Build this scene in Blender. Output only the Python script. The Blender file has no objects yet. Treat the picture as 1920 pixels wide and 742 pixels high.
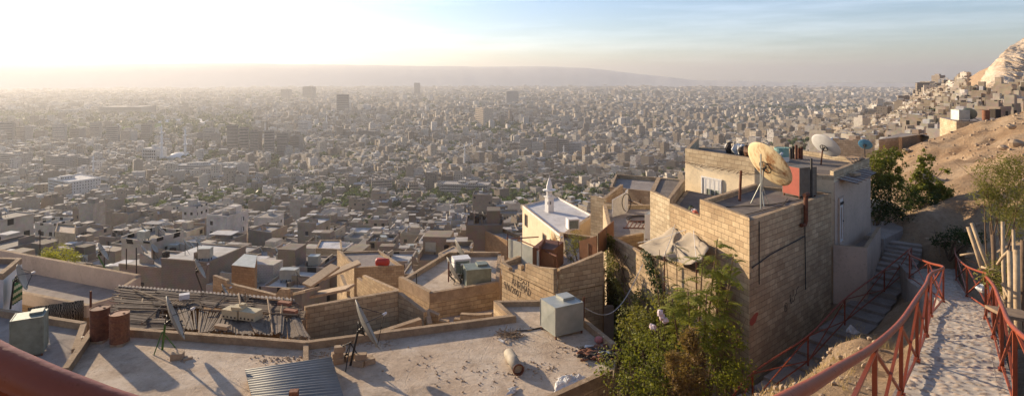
EXPO=0.9; HAZE=1.3e-4; HAN=.40
import bpy, math, random
import numpy as np
from mathutils import Vector
random.seed(7); RNG = np.random.default_rng(7)
SC = bpy.context.scene
COL = SC.collection
PI = math.pi
F = 1100.0; YH = 140.0; CX = 960.0          # focal length in photo pixels, horizon row, centre column

def P(px, py, d):                            # pixel + distance -> point
    return Vector(((px-CX)/F*d, d, -(py-YH)/F*d))
def PZ(px, py, z):                           # pixel + height -> point
    return P(px, py, -z*F/(py-YH))
def XY(px, d): return ((px-CX)/F*d, d)

# ------------------------------------------------------------------ mesh builder
class MB:
    def __init__(s): s.v=[]; s.f=[]; s.m=[]; s.c=[]; s.col=(1,1,1)
    def add(s, vs, fs, mi=0):
        o=len(s.v); s.v.extend([tuple(v) for v in vs])
        for f in fs: s.f.append(tuple(i+o for i in f)); s.m.append(mi); s.c.append(s.col)
    def quad(s,a,b,c,d,mi=0): s.add([a,b,c,d],[(0,1,2,3)],mi)
    def box(s,cx,cy,z0,sx,sy,sz,rot=0,mi=0,top=None,taper=1.0):
        c,q=math.cos(rot),math.sin(rot); vs=[]
        for z,k in ((z0,1),(z0+sz,taper)):
            for x,y in ((-.5,-.5),(.5,-.5),(.5,.5),(-.5,.5)):
                x*=sx*k; y*=sy*k; vs.append((cx+x*c-y*q, cy+x*q+y*c, z))
        s.add(vs,[(0,3,2,1)]+[(i,(i+1)%4,4+(i+1)%4,4+i) for i in range(4)],mi)
        s.add(vs[4:],[(0,1,2,3)],mi if top is None else top)
    def prism(s,poly,z0,z1,mi=0,top=None,bottom=True):   # z1 may be a list
        n=len(poly); z0s=z0 if hasattr(z0,'__len__') else [z0]*n; z1s=z1 if hasattr(z1,'__len__') else [z1]*n
        a=sum(poly[i][0]*poly[(i+1)%n][1]-poly[(i+1)%n][0]*poly[i][1] for i in range(n))
        if a<0: poly=poly[::-1]; z0s=z0s[::-1]; z1s=z1s[::-1]
        vs=[(p[0],p[1],z) for p,z in zip(poly,z0s)]+[(p[0],p[1],z) for p,z in zip(poly,z1s)]
        s.add(vs,[(i,(i+1)%n,n+(i+1)%n,n+i) for i in range(n)],mi)
        s.add(vs[n:],[tuple(range(n))],mi if top is None else top)
        if bottom: s.add(vs[:n],[tuple(range(n))[::-1]],mi)
    def wall(s,a,b,z0,z1,th,mi=0,top=None):              # a wall between two plan points; z1 (start,end)
        ax,ay=a[0],a[1]; bx,by=b[0],b[1]; L=math.hypot(bx-ax,by-ay) or 1
        nx,ny=-(by-ay)/L*th/2,(bx-ax)/L*th/2
        za,zb=(z1 if hasattr(z1,'__len__') else (z1,z1)); wa,wb=(z0 if hasattr(z0,'__len__') else (z0,z0))
        s.prism([(ax-nx,ay-ny),(bx-nx,by-ny),(bx+nx,by+ny),(ax+nx,ay+ny)],[wa,wb,wb,wa],[za,zb,zb,za],mi,top)
    def beam(s,a,b,w,h=None,mi=0,up=(0,0,1)):
        a=Vector(a);b=Vector(b);d=(b-a).normalized();u=Vector(up)
        if abs(d.dot(u))>.98: u=Vector((1,0,0))
        r=d.cross(u).normalized();u=r.cross(d); h=h or w
        vs=[p+r*(x*w/2)+u*(y*h/2) for p in (a,b) for x,y in ((-1,-1),(1,-1),(1,1),(-1,1))]
        s.add(vs,[(0,1,2,3),(7,6,5,4)]+[(i,i+4,(i+1)%4+4,(i+1)%4) for i in range(4)],mi)
    def tube(s,pts,r,n=8,mi=0,cap=True):
        pts=[Vector(p) for p in pts]; rs=r if hasattr(r,'__len__') else [r]*len(pts); vs=[];fs=[]; pr=None
        for i,p in enumerate(pts):
            d=(pts[min(i+1,len(pts)-1)]-pts[max(i-1,0)]).normalized()
            if pr is None: pr=d.cross(Vector((0,0,1)) if abs(d.z)<.9 else Vector((1,0,0)))
            pr=(pr-d*pr.dot(d)).normalized(); u=d.cross(pr)
            for k in range(n):
                t=2*PI*k/n; vs.append(p+(pr*math.cos(t)+u*math.sin(t))*rs[i])
        for i in range(len(pts)-1):
            for k in range(n): fs.append((i*n+k,i*n+(k+1)%n,(i+1)*n+(k+1)%n,(i+1)*n+k))
        if cap: fs.append(tuple(range(n))[::-1]); fs.append(tuple(range((len(pts)-1)*n,len(pts)*n)))
        s.add(vs,fs,mi)
    def lathe(s,c,prof,n=20,mi=0,axis=None,cap=True):      # prof: (r, h)
        ax=Vector(axis or (0,0,1)).normalized(); t=Vector((1,0,0)) if abs(ax.x)<.9 else Vector((0,1,0))
        r_=(t-ax*t.dot(ax)).normalized(); u=ax.cross(r_); c=Vector(c); vs=[];fs=[]
        for r,h in prof:
            for k in range(n):
                a=2*PI*k/n; vs.append(c+ax*h+(r_*math.cos(a)+u*math.sin(a))*r)
        for i in range(len(prof)-1):
            for k in range(n): fs.append((i*n+k,i*n+(k+1)%n,(i+1)*n+(k+1)%n,(i+1)*n+k))
        if cap: fs.append(tuple(range(n))[::-1]); fs.append(tuple(range((len(prof)-1)*n,len(prof)*n)))
        s.add(vs,fs,mi)
    def blob(s,c,r,n=8,mi=0,j=.25,rnd=random):
        vs=[];fs=[];m=max(3,n//2); c=Vector(c); r=r if hasattr(r,'__len__') else (r,r,r)
        for i in range(1,m):
            for k in range(n):
                a=PI*i/m;b=2*PI*k/n;q=1+rnd.uniform(-j,j)
                vs.append(c+Vector((math.sin(a)*math.cos(b)*r[0],math.sin(a)*math.sin(b)*r[1],math.cos(a)*r[2]))*q)
        vs.append(c+Vector((0,0,r[2]))); vs.append(c-Vector((0,0,r[2]))); T=len(vs)-2
        for i in range(m-2):
            for k in range(n): fs.append((i*n+k,(i+1)*n+k,(i+1)*n+(k+1)%n,i*n+(k+1)%n))
        for k in range(n): fs.append((T,k,(k+1)%n)); fs.append((T+1,(m-2)*n+(k+1)%n,(m-2)*n+k))
        s.add(vs,fs,mi)
    def build(s,name,mats,parent=None,smooth=False,loc=None):
        return mkmesh(name,s.v,s.f,mats,parent,smooth,np.array(s.m,dtype=np.int32),s.c if any(c!=(1,1,1) for c in s.c) else None,loc)

def mkmesh(name,v,f,mats,parent=None,smooth=False,mi=None,fcol=None,loc=None):
    v=np.asarray(v,dtype=np.float64).reshape(-1,3)
    if loc is None:                                        # origin at the base centre
        loc=Vector(((v[:,0].min()+v[:,0].max())/2,(v[:,1].min()+v[:,1].max())/2,v[:,2].min())) if parent is None else Vector((0,0,0))
    off=np.array(loc)+(np.array(parent['_o']) if parent is not None and '_o' in parent else 0)
    me=bpy.data.meshes.new(name)
    if isinstance(f,np.ndarray):
        n,k=f.shape; ls=np.arange(n)*k; lt=np.full(n,k); fl=f.ravel()
    else:
        lt=np.array([len(x) for x in f]); ls=np.concatenate([[0],np.cumsum(lt)[:-1]]); fl=np.fromiter((i for x in f for i in x),dtype=np.int32)
        n=len(lt)
    vl=v-off
    me.vertices.add(len(v)); me.vertices.foreach_set('co',vl.astype(np.float32).ravel())
    me.loops.add(len(fl)); me.loops.foreach_set('vertex_index',fl.astype(np.int32))
    me.polygons.add(n); me.polygons.foreach_set('loop_start',ls.astype(np.int32)); me.polygons.foreach_set('loop_total',lt.astype(np.int32))
    if mi is not None: me.polygons.foreach_set('material_index',np.asarray(mi,dtype=np.int32))
    me.polygons.foreach_set('use_smooth',np.full(n,bool(smooth)))
    me.update(calc_edges=True)
    nr=np.zeros(n*3,dtype=np.float32); me.polygons.foreach_get('normal',nr); nr=nr.reshape(-1,3)
    nl=np.repeat(nr,lt,axis=0); p=v[fl]
    h=np.hypot(nl[:,0],nl[:,1])+1e-9; tx=-nl[:,1]/h; ty=nl[:,0]/h; vert=np.abs(nl[:,2])<.75
    uv=np.where(vert[:,None],np.stack([p[:,0]*tx+p[:,1]*ty,p[:,2]],1),p[:,:2])
    l=me.uv_layers.new(name='UVMap'); l.data.foreach_set('uv',uv.astype(np.float32).ravel())
    if fcol is not None:
        a=me.color_attributes.new('Col','FLOAT_COLOR','CORNER'); c=np.repeat(np.asarray(fcol,dtype=np.float32),lt,axis=0)
        a.data.foreach_set('color',np.concatenate([c,np.ones((len(c),1),dtype=np.float32)],1).ravel())
    for m in (mats if isinstance(mats,(list,tuple)) else [mats]): me.materials.append(m)
    o=bpy.data.objects.new(name,me); COL.objects.link(o)
    o.location=loc
    if parent is not None:
        o.parent=parent
        if '_o' in parent: o['_o']=parent['_o']
    return o

def tag(o,label=None,cat=None,group=None,kind=None):
    if label: o['label']=label
    if cat: o['category']=cat
    if group: o['group']=group
    if kind: o['kind']=kind
    return o
def empty(name,loc,label=None,cat=None,group=None):
    o=bpy.data.objects.new(name,None); COL.objects.link(o); o.location=loc; o.empty_display_size=.2
    o['_o']=tuple(loc)
    return tag(o,label,cat,group)
def copy_tree(o,loc=None,rz=None,label=None,sc=None):
    r=o.copy(); COL.objects.link(r)
    if loc is not None: r.location=loc
    if rz is not None: r.rotation_euler=(0,0,rz)
    if sc is not None: r.scale=(sc,)*3
    if label: r['label']=label
    for ch in list(o.children):
        c=ch.copy(); COL.objects.link(c); c.parent=r
        for g in list(ch.children):
            d=g.copy(); COL.objects.link(d); d.parent=c
    return r

# ------------------------------------------------------------------ materials
class NT:
    def __init__(s,name,bump=True):
        s.m=bpy.data.materials.new(name); s.m.use_nodes=True; s.t=s.m.node_tree; s.b=s.t.nodes['Principled BSDF']
        s.b.inputs['Roughness'].default_value=.9; s.b.inputs['Specular IOR Level'].default_value=.12
    def n(s,ty,**k):
        x=s.t.nodes.new(ty)
        for a,b in k.items(): setattr(x,a,b)
        return x
    def l(s,a,b): s.t.links.new(a,b)
    def uv(s): return s.n('ShaderNodeUVMap').outputs[0]
    def geo(s): return s.n('ShaderNodeNewGeometry').outputs['Position']
    def noise(s,scale,detail=4,vec=None,rough=.55,out='Fac'):
        x=s.n('ShaderNodeTexNoise'); x.inputs['Scale'].default_value=scale; x.inputs['Detail'].default_value=detail; x.inputs['Roughness'].default_value=rough
        s.l(vec if vec is not None else s.geo(),x.inputs['Vector']); return x.outputs[out]
    def ramp(s,fac,stops):
        x=s.n('ShaderNodeValToRGB'); e=x.color_ramp.elements
        while len(e)<len(stops): e.new(.5)
        for q,(p,c) in zip(e,stops): q.position=p; q.color=(*(c if hasattr(c,'__len__') else (c,)*3),1)
        s.l(fac,x.inputs[0]); return x.outputs[0]
    def math(s,op,a,b=None,c=None,clamp=False):
        x=s.n('ShaderNodeMath',operation=op,use_clamp=clamp)
        for i,q in enumerate((a,b,c)):
            if q is None: continue
            if isinstance(q,(int,float)): x.inputs[i].default_value=q
            else: s.l(q,x.inputs[i])
        return x.outputs[0]
    def mix(s,fac,a,b,mode='MIX'):
        x=s.n('ShaderNodeMix',data_type='RGBA',blend_type=mode)
        for i,q in ((0,fac),(6,a),(7,b)):
            if isinstance(q,(int,float)): x.inputs[i].default_value=q
            elif hasattr(q,'__len__'): x.inputs[i].default_value=(*q,1)
            else: s.l(q,x.inputs[i])
        return x.outputs[2]
    def color(s,c): 
        if hasattr(c,'__len__'): s.b.inputs['Base Color'].default_value=(*c,1)
        else: s.l(c,s.b.inputs['Base Color'])
    def bump(s,h,st=.5,dist=.02):
        x=s.n('ShaderNodeBump'); x.inputs['Strength'].default_value=st; x.inputs['Distance'].default_value=dist
        s.l(h,x.inputs['Height']); s.l(x.outputs[0],s.b.inputs['Normal'])
    def rough(s,r): 
        if isinstance(r,(int,float)): s.b.inputs['Roughness'].default_value=r
        else: s.l(r,s.b.inputs['Roughness'])

def m_plain(name,c,rough=.8,var=.25,scale=6,metal=0,spec=.3,bump=.3,c2=None):
    n=NT(name); a=n.noise(scale,6); b=n.noise(scale*.13,3)
    c2=c2 or tuple(x*(1-var) for x in c)
    r=n.ramp(a,[(.3,c2),(.68,c)]); n.color(n.mix(n.math('MULTIPLY',b,.5),r,tuple(x*.62 for x in c)))
    n.rough(rough); n.b.inputs['Metallic'].default_value=metal; n.b.inputs['Specular IOR Level'].default_value=spec
    if bump: n.bump(n.noise(scale*4,5),bump,.02)
    return n.m

def m_block(name,c1,c2,mortar,bw=.43,bh=.212,dirt=(.16,.11,.07),dirtamt=.5,bumpd=.03,msize=.009):
    n=NT(name); uv=n.uv(); br=n.n('ShaderNodeTexBrick'); w=n.n('ShaderNodeMix',data_type='VECTOR')
    wn=n.noise(1.5,2,uv,out='Color'); w.inputs[0].default_value=.03; n.l(uv,w.inputs[4]); n.l(wn,w.inputs[5])
    wv=w.outputs[1]
    n.l(wv,br.inputs['Vector'])
    for k,q in (('Color1',c1),('Color2',c2),('Mortar',mortar)): br.inputs[k].default_value=(*q,1)
    br.inputs['Scale'].default_value=1; br.inputs['Mortar Size'].default_value=msize; br.inputs['Mortar Smooth'].default_value=.35
    br.inputs['Brick Width'].default_value=bw; br.inputs['Row Height'].default_value=bh; br.inputs['Bias'].default_value=-.1
    base=br.outputs['Color']
    base=n.mix(n.math('MULTIPLY',n.ramp(n.noise(3.2,8,uv,.75),[(.38,0.),(.7,1.)]),.55),base,tuple(x*.5 for x in c1))
    big=n.ramp(n.noise(.55,5,uv,.65),[(.42,0.),(.72,1.)])
    base=n.mix(n.math('MULTIPLY',big,dirtamt),base,dirt)
    sp=n.ramp(n.noise(2.2,5,uv,.7),[(.6,0.),(.72,1.)])
    base=n.mix(n.math('MULTIPLY',sp,.5),base,tuple(min(.85,x*1.55) for x in c1))
    n.color(base)
    h=n.math('ADD',n.math('MULTIPLY',br.outputs['Fac'],-1.),n.math('MULTIPLY',n.noise(22,6,uv),.55))
    n.bump(h,.8,bumpd); n.rough(.95); return n.m

def m_concrete(name,c,c2,stain,scale=1.0,bump=.5,amt=.6):
    n=NT(name); g=n.geo()
    a=n.ramp(n.noise(1.1*scale,9,g,.72),[(.36,c2),(.62,c)])
    dk=n.ramp(n.noise(.8*scale,7,n.mix(.15,g,n.noise(.6,3,g,out='Color')),.75),[(.54,0.),(.66,1.)]); a=n.mix(n.math('MULTIPLY',dk,.5),a,tuple(x*.5 for x in c2))
    s=n.ramp(n.noise(.45*scale,6,g,.7),[(.45,0.),(.62,1.)])
    a=n.mix(n.math('MULTIPLY',s,amt),a,stain)
    v=n.n('ShaderNodeTexVoronoi',feature='DISTANCE_TO_EDGE'); v.inputs['Scale'].default_value=.55*scale
    wv=n.mix(.25,g,n.noise(1.5,4,g,out='Color')); n.l(wv,v.inputs['Vector'])
    cr=n.ramp(v.outputs['Distance'],[(.0,1.),(.012,0.)])
    a=n.mix(n.math('MULTIPLY',n.math('MULTIPLY',cr,.25),n.ramp(n.noise(.9,3,g),[(.45,0.),(.6,1.)])),a,tuple(x*.4 for x in c2))
    sp=n.ramp(n.noise(11*scale,6,g,.7),[(.56,0.),(.66,1.)]); a=n.mix(n.math('MULTIPLY',sp,.42),a,tuple(x*.55 for x in c2))
    n.color(a); n.bump(n.math('ADD',n.noise(7*scale,9,g,.78),n.math('MULTIPLY',cr,-.12)),min(1,bump*1.5),.07); n.rough(.95); return n.m

def m_city(name,windows=True,fw=3.0,fh=3.1,wt=.45,blocky=False):    # walls of houses: colour of the face, rows of dark openings
    n=NT(name); uv=n.uv(); at=n.n('ShaderNodeAttribute',attribute_name='Col'); c=at.outputs['Color']
    c=n.mix(n.math('MULTIPLY',n.ramp(n.noise(.35,5,uv,.7),[(.35,0.),(.75,1.)]),.5),c,(.14,.11,.085))
    c=n.mix(.35,c,n.noise(.9,5,uv,out='Color'),'SOFT_LIGHT')
    if windows:
        sx=n.n('ShaderNodeSeparateXYZ'); n.l(uv,sx.inputs[0])
        u=n.math('DIVIDE',sx.outputs[0],fw); v=n.math('DIVIDE',sx.outputs[1],fh)
        fu=n.math('FRACT',u); fv=n.math('FRACT',v)
        mk=n.math('MULTIPLY',n.math('LESS_THAN',n.math('ABSOLUTE',n.math('SUBTRACT',fu,.5)),.19),n.math('LESS_THAN',n.math('ABSOLUTE',n.math('SUBTRACT',fv,.5)),.2))
        cb=n.n('ShaderNodeCombineXYZ'); n.l(n.math('FLOOR',u),cb.inputs[0]); n.l(n.math('FLOOR',v),cb.inputs[1])
        gz=n.n('ShaderNodeNewGeometry'); rn=n.math('FLOOR',n.math('MULTIPLY',n.n('ShaderNodeObjectInfo').outputs['Random'],100)); n.l(rn,cb.inputs[2])
        wn=n.n('ShaderNodeTexWhiteNoise'); n.l(cb.outputs[0],wn.inputs[0])
        mk=n.math('MULTIPLY',mk,n.math('GREATER_THAN',wn.outputs[0],wt))
        sep=n.n('ShaderNodeSeparateXYZ'); n.l(gz.outputs['Normal'],sep.inputs[0])
        mk=n.math('MULTIPLY',mk,n.math('LESS_THAN',n.math('ABSOLUTE',sep.outputs[2]),.5))
        c=n.mix(mk,c,(.035,.032,.03))
    if blocky:
        br=n.n('ShaderNodeTexBrick'); n.l(uv,br.inputs['Vector']); br.inputs['Scale'].default_value=1; br.inputs['Brick Width'].default_value=.4; br.inputs['Row Height'].default_value=.2
        br.inputs['Mortar Size'].default_value=.018; br.inputs['Mortar Smooth'].default_value=.4
        n.color(n.mix(n.math('MULTIPLY',br.outputs['Fac'],.45),c,(.12,.09,.06)))
    else: n.color(c)
    n.rough(.92); return n.m

def m_attr(name,rough=.9,amt=.5,scale=.6,spec=.3):
    n=NT(name); at=n.n('ShaderNodeAttribute',attribute_name='Col')
    c=n.mix(n.math('MULTIPLY',n.ramp(n.noise(scale,5),[(.35,0.),(.7,1.)]),amt),at.outputs['Color'],(.1,.085,.07)); n.color(c); n.rough(rough); n.b.inputs['Specular IOR Level'].default_value=spec; return n.m

def m_leaf(name,c1,c2,scale=1.2,trans=.25):
    n=NT(name); g=n.geo(); n.color(n.ramp(n.noise(scale,4,g),[(.3,c1),(.7,c2)])); n.rough(.55)
    t=n.n('ShaderNodeBsdfTranslucent'); t.inputs[0].default_value=(c2[0]*1.5,c2[1]*1.6,c2[2]*.8,1)
    mx=n.n('ShaderNodeMixShader'); mx.inputs[0].default_value=trans; out=n.t.nodes['Material Output']
    n.l(n.b.outputs[0],mx.inputs[1]); n.l(t.outputs[0],mx.inputs[2]); n.l(mx.outputs[0],out.inputs[0]); return n.m

def m_wall_paint(name,c,stain): return m_concrete(name,c,tuple(x*.85 for x in c),stain,.8,.15,.35)
M={}
M['block_warm']=m_block('block warm',(.63,.475,.29),(.43,.30,.175),(.18,.125,.08),dirtamt=.6,dirt=(.17,.115,.07))
M['block_pale']=m_block('block pale',(.60,.49,.33),(.43,.33,.21),(.23,.17,.11),dirtamt=.4)
M['block_brown']=m_block('block brown',(.44,.28,.15),(.33,.20,.105),(.15,.09,.05),dirtamt=.5)
M['roof_dust']=m_concrete('dusty concrete roof',(.56,.44,.32),(.40,.305,.22),(.70,.61,.49),1.0,.6,.55)
M['roof_grey']=m_concrete('grey concrete roof',(.33,.28,.235),(.26,.22,.19),(.42,.37,.32),1.1,.5,.5)
M['roof_dark']=m_concrete('dark concrete roof',(.22,.185,.155),(.16,.135,.115),(.30,.255,.21),1.3,.5,.6)
M['roof_white']=m_concrete('whitewashed roof',(.66,.64,.62),(.54,.52,.50),(.42,.40,.38),.7,.3,.35)
M['cream']=m_wall_paint('cream paint',(.73,.61,.42),(.60,.48,.31))
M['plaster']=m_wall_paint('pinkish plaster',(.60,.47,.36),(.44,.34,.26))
M['white_wall']=m_wall_paint('white plaster',(.74,.72,.68),(.5,.46,.4))
M['edge']=m_concrete('cement edge',(.50,.37,.24),(.36,.26,.17),(.26,.18,.11),3,.8,.5)
M['city_wall']=m_city('city walls')
M['city_block']=m_city('bare block walls',windows=False,blocky=True)
M['city_apt']=m_city('apartment walls',fw=2.6,fh=3.0,wt=.12)
M['city_roof']=m_attr('city roofs')
M['glass']=m_plain('dark window',(.045,.045,.05),.25,.3,3,spec=.5,bump=0)
M['rust']=m_plain('rusted steel',(.20,.075,.04),.75,.55,9,.2,c2=(.07,.03,.02))
M['rust2']=m_plain('lighter rust',(.30,.13,.065),.7,.5,12,.2,c2=(.12,.045,.03))
M['red_rail']=m_plain('red oxide paint',(.32,.072,.024),.55,.35,14,0,.25,.3,c2=(.17,.04,.018))
def m_rail():
    n=NT('chipped red oxide paint'); g=n.geo(); a=n.ramp(n.noise(5,5,g),[(.3,(.21,.044,.018)),(.7,(.30,.064,.023))]); ch=n.ramp(n.noise(26,7,g,.7),[(.60,0.),(.64,1.)]); sc=n.ramp(n.noise(4,4,g),[(.5,0.),(.65,1.)])
    n.color(n.mix(n.math('MULTIPLY',ch,n.math('ADD',n.math('MULTIPLY',sc,.7),.2)),a,(.10,.045,.025))); n.rough(n.math('ADD',n.math('MULTIPLY',ch,.3),.48)); n.b.inputs['Specular IOR Level'].default_value=.3; n.bump(n.noise(40,5,g),.3,.004); return n.m
M['red_rail']=m_rail()
M['tan_pipe']=m_plain('dull tan pipe',(.42,.36,.27),.7,.35,5)
M['tank_grey']=m_plain('dull brown-grey tank',(.22,.185,.14),.7,.35,5)
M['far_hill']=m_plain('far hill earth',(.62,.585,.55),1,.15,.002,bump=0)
M['galv']=m_plain('galvanised sheet',(.50,.50,.44),.5,.3,2.5,.35,.4,.2,c2=(.34,.36,.31))
M['galv_green']=m_plain('greenish tank sheet',(.26,.30,.25),.6,.4,4,.2,c2=(.15,.17,.14))
M['dish_grey']=m_plain('dull grey dish',(.30,.29,.26),.55,.2,3,.3,.4,.1)
M['dish_white']=m_plain('white dish',(.74,.72,.68),.5,.15,4,0,.4,.1)
M['dark_metal']=m_plain('dark steel',(.06,.055,.05),.6,.4,10,.3)
M['green_metal']=m_plain('green painted steel',(.09,.20,.05),.6,.3,10)
M['wood']=m_plain('weathered wood',(.30,.21,.13),.9,.5,8,c2=(.15,.10,.065))
M['door_brown']=m_plain('brown door panel',(.24,.105,.045),.7,.35,3)
M['white_paint']=m_plain('white paint',(.78,.76,.72),.6,.15,4,bump=.1)
M['red_paint']=m_plain('faded red paint',(.45,.10,.06),.6,.35,4,c2=(.33,.085,.055))
M['blue_paint']=m_plain('blue paint',(.07,.24,.42),.5,.2,4)
M['cloth']=m_plain('canvas',(.42,.35,.26),.95,.25,2,bump=.4)
M['white_cloth']=m_plain('white cloth',(.70,.68,.64),.95,.2,5)
M['dark_stuff']=m_plain('dark scrap',(.07,.055,.045),.9,.5,10)
M['stone']=m_plain('loose stone',(.48,.36,.24),.95,.4,6,c2=(.30,.21,.13))
M['green_paint']=m_plain('pale green drum',(.25,.42,.36),.6,.3,4)
M['leaf_mid']=m_leaf('mid green leaves',(.065,.075,.012),(.20,.20,.04),2.5)
M['leaf_bright']=m_leaf('bright green leaves',(.10,.125,.016),(.26,.25,.05),2.5,.35)
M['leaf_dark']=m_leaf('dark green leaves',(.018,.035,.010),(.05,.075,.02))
M['leaf_olive']=m_leaf('olive green leaves',(.085,.088,.02),(.21,.19,.055),2.5,.3)
M['leaf_brown']=m_leaf('dry brown conifer needles',(.11,.07,.03),(.24,.16,.07),3,.3)
M['bark']=m_plain('bark',(.20,.13,.08),.95,.5,12)
M['straw']=m_leaf('dry straw',(.38,.26,.12),(.55,.40,.20),3,.2)
# ------------------------------------------------------------------ light, sky, camera, air
SUN_AZ=math.radians(-50); SUN_EL=math.radians(14)     # azimuth from +Y towards +X
SUN=Vector((math.sin(SUN_AZ)*math.cos(SUN_EL),math.cos(SUN_AZ)*math.cos(SUN_EL),math.sin(SUN_EL)))
w=bpy.data.worlds.new('World'); SC.world=w; w.use_nodes=True; wt=w.node_tree
bg=wt.nodes['Background']; sky=wt.nodes.new('ShaderNodeTexSky'); sky.sky_type='NISHITA'; sky.sun_disc=False
sky.sun_elevation=SUN_EL; sky.sun_rotation=SUN_AZ; sky.dust_density=1.1; sky.air_density=1.0; sky.ozone_density=2.4; sky.altitude=900
tc=wt.nodes.new('ShaderNodeTexCoord'); mp=wt.nodes.new('ShaderNodeMapping'); mp.inputs['Scale'].default_value=(1.2,1.2,16)
mp.inputs['Rotation'].default_value=(math.radians(3),math.radians(-6),0)
nz=wt.nodes.new('ShaderNodeTexNoise'); nz.inputs['Scale'].default_value=2.1; nz.inputs['Detail'].default_value=7; nz.inputs['Roughness'].default_value=.62
rp=wt.nodes.new('ShaderNodeValToRGB'); rp.color_ramp.elements[0].position=.44; rp.color_ramp.elements[1].position=.78
mx=wt.nodes.new('ShaderNodeMix'); mx.data_type='RGBA'; mx.blend_type='ADD'
L=wt.links.new
L(tc.outputs['Generated'],mp.inputs[0]); L(mp.outputs[0],nz.inputs['Vector']); L(nz.outputs['Fac'],rp.inputs[0])
mm=wt.nodes.new('ShaderNodeMath'); mm.operation='MULTIPLY'; mm.inputs[1].default_value=.4; L(rp.outputs[0],mm.inputs[0]); L(mm.outputs[0],mx.inputs[0])
L(sky.outputs[0],mx.inputs[6]); mx.inputs[7].default_value=(5.0,4.8,4.7,1)
ti=wt.nodes.new('ShaderNodeMix'); ti.data_type='RGBA'; ti.blend_type='MULTIPLY'; ti.inputs[0].default_value=1; ti.inputs[7].default_value=(.98,.98,1.08,1); L(mx.outputs[2],ti.inputs[6]); L(ti.outputs[2],bg.inputs[0]); bg.inputs[1].default_value=.095
sl=bpy.data.lights.new('sun','SUN'); sl.energy=5.0; so_=0; sl.angle=math.radians(.6); sl.color=(1,.80,.56)
so=bpy.data.objects.new('sun',sl); COL.objects.link(so); so.rotation_euler=SUN.to_track_quat('Z','Y').to_euler()
cam=bpy.data.cameras.new('camera'); co=bpy.data.objects.new('camera',cam); COL.objects.link(co); SC.camera=co
co.location=(0,0,0); co.rotation_euler=(PI/2,0,0); cam.sensor_width=36; cam.lens=36*F/1920; cam.clip_start=.05; cam.clip_end=60000
cam.shift_y=-(371-YH)/1920
SC.view_settings.view_transform='Standard'; SC.view_settings.look='None'; SC.view_settings.gamma=1; SC.view_settings.exposure=EXPO
SC.cycles.max_bounces=6; SC.cycles.diffuse_bounces=3; SC.cycles.volume_bounces=1; SC.cycles.transparent_max_bounces=8
SC.cycles.use_denoising=True; SC.cycles.sample_clamp_indirect=8
hz=MB(); hz.box(0,9000,-180,36000,24000,180+250); h=hz.build('haze',[]); tag(h,kind='stuff'); h['label']='pale morning haze over the whole city'
hm=bpy.data.materials.new('haze air'); hm.use_nodes=True; ht=hm.node_tree; ht.nodes.clear()
pv=ht.nodes.new('ShaderNodeVolumePrincipled'); ho=ht.nodes.new('ShaderNodeOutputMaterial'); ht.links.new(pv.outputs[0],ho.inputs['Volume'])
pv.inputs['Color'].default_value=(.62,.62,.63,1); pv.inputs['Density'].default_value=HAZE; pv.inputs['Anisotropy'].default_value=HAN
h.data.materials.append(hm)

# ------------------------------------------------------------------ terrain
TC=[-1200,600,1000,1250,1450,1650,1750,1850,1900,1950,2300]
TD=[3,10,18,25,40,60,100,150,250,320,400,550,700,1000,1500,2000,2500,4000]
z0=[-3,-9,-13.5,-14.5,-20,-26,-36,-50,-73,-88,-103,-128,-148,-168,-170,-170,-170,-170]
TT=[z0,z0,z0,
 [-3,-7,-12,-14,-20,-28,-40,-53,-74,-86,-100,-118,-135,-155,-170,-170,-170,-170],
 [-3,-6,-10,-11.5,-14,-19,-28,-40,-58,-68,-78,-90,-100,-120,-152,-168,-170,-170],
 [-3,-5.5,-9,-9.6,-8.5,-11,-19,-24,-32,-38,-45,-54,-62,-78,-105,-135,-165,-170],
 [-3,-5,-7,-8.0,-7.2,-8.0,-14,-17,-23,-24,-27,-26,-24,-42,-100,-160,-170,-170],
 [-3,-4.8,-6,-6.2,-5.6,-6.0,-9.5,-12,-13,-9,-4,6,2,-50,-150,-170,-170,-170],
 [-3,-4.5,-5,-5.2,-4.6,-5.1,-8.5,-10,-10,-4,10,22,12,-40,-150,-170,-170,-170],
 [-3,-4.2,-4.6,-4.7,-4.1,-4.4,-6,-7,-5,8,30,42,25,-30,-150,-170,-170,-170],
 [-3,-4,-4,-4,-3,-2,-1,2,10,30,60,70,50,-20,-150,-170,-170,-170]]
TT=np.array(TT,dtype=float); TCa=(np.array(TC)-CX)/F; TDa=np.log(np.array(TD,dtype=float))
def terr_far(X,Y):
    X=np.asarray(X,dtype=float); Y=np.asarray(Y,dtype=float); d=np.maximum(Y,3.0); t=np.clip(X/d,TCa[0],TCa[-1]-1e-6); ld=np.clip(np.log(d),TDa[0],TDa[-1]-1e-6)
    i=np.clip(np.searchsorted(TCa,t,'right')-1,0,len(TCa)-2); j=np.clip(np.searchsorted(TDa,ld,'right')-1,0,len(TDa)-2)
    a=(t-TCa[i])/(TCa[i+1]-TCa[i]); b=(ld-TDa[j])/(TDa[j+1]-TDa[j]); a=a*a*(3-2*a)*.5+a*.5
    return TT[i,j]*(1-a)*(1-b)+TT[i+1,j]*a*(1-b)+TT[i,j+1]*(1-a)*b+TT[i+1,j+1]*a*b
def vnoise(x,y,seed=0):
    xi=np.floor(x).astype(np.int64); yi=np.floor(y).astype(np.int64); fx=x-xi; fy=y-yi; fx=fx*fx*(3-2*fx); fy=fy*fy*(3-2*fy)
    def hsh(a,b):
        n=(a*374761393+b*668265263+seed*1442695041)&0xffffffff; n=((n^(n>>13))*1274126177)&0xffffffff; return ((n^(n>>16))&0xffff)/65535.
    return (hsh(xi,yi)*(1-fx)+hsh(xi+1,yi)*fx)*(1-fy)+(hsh(xi,yi+1)*(1-fx)+hsh(xi+1,yi+1)*fx)*fy
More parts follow.
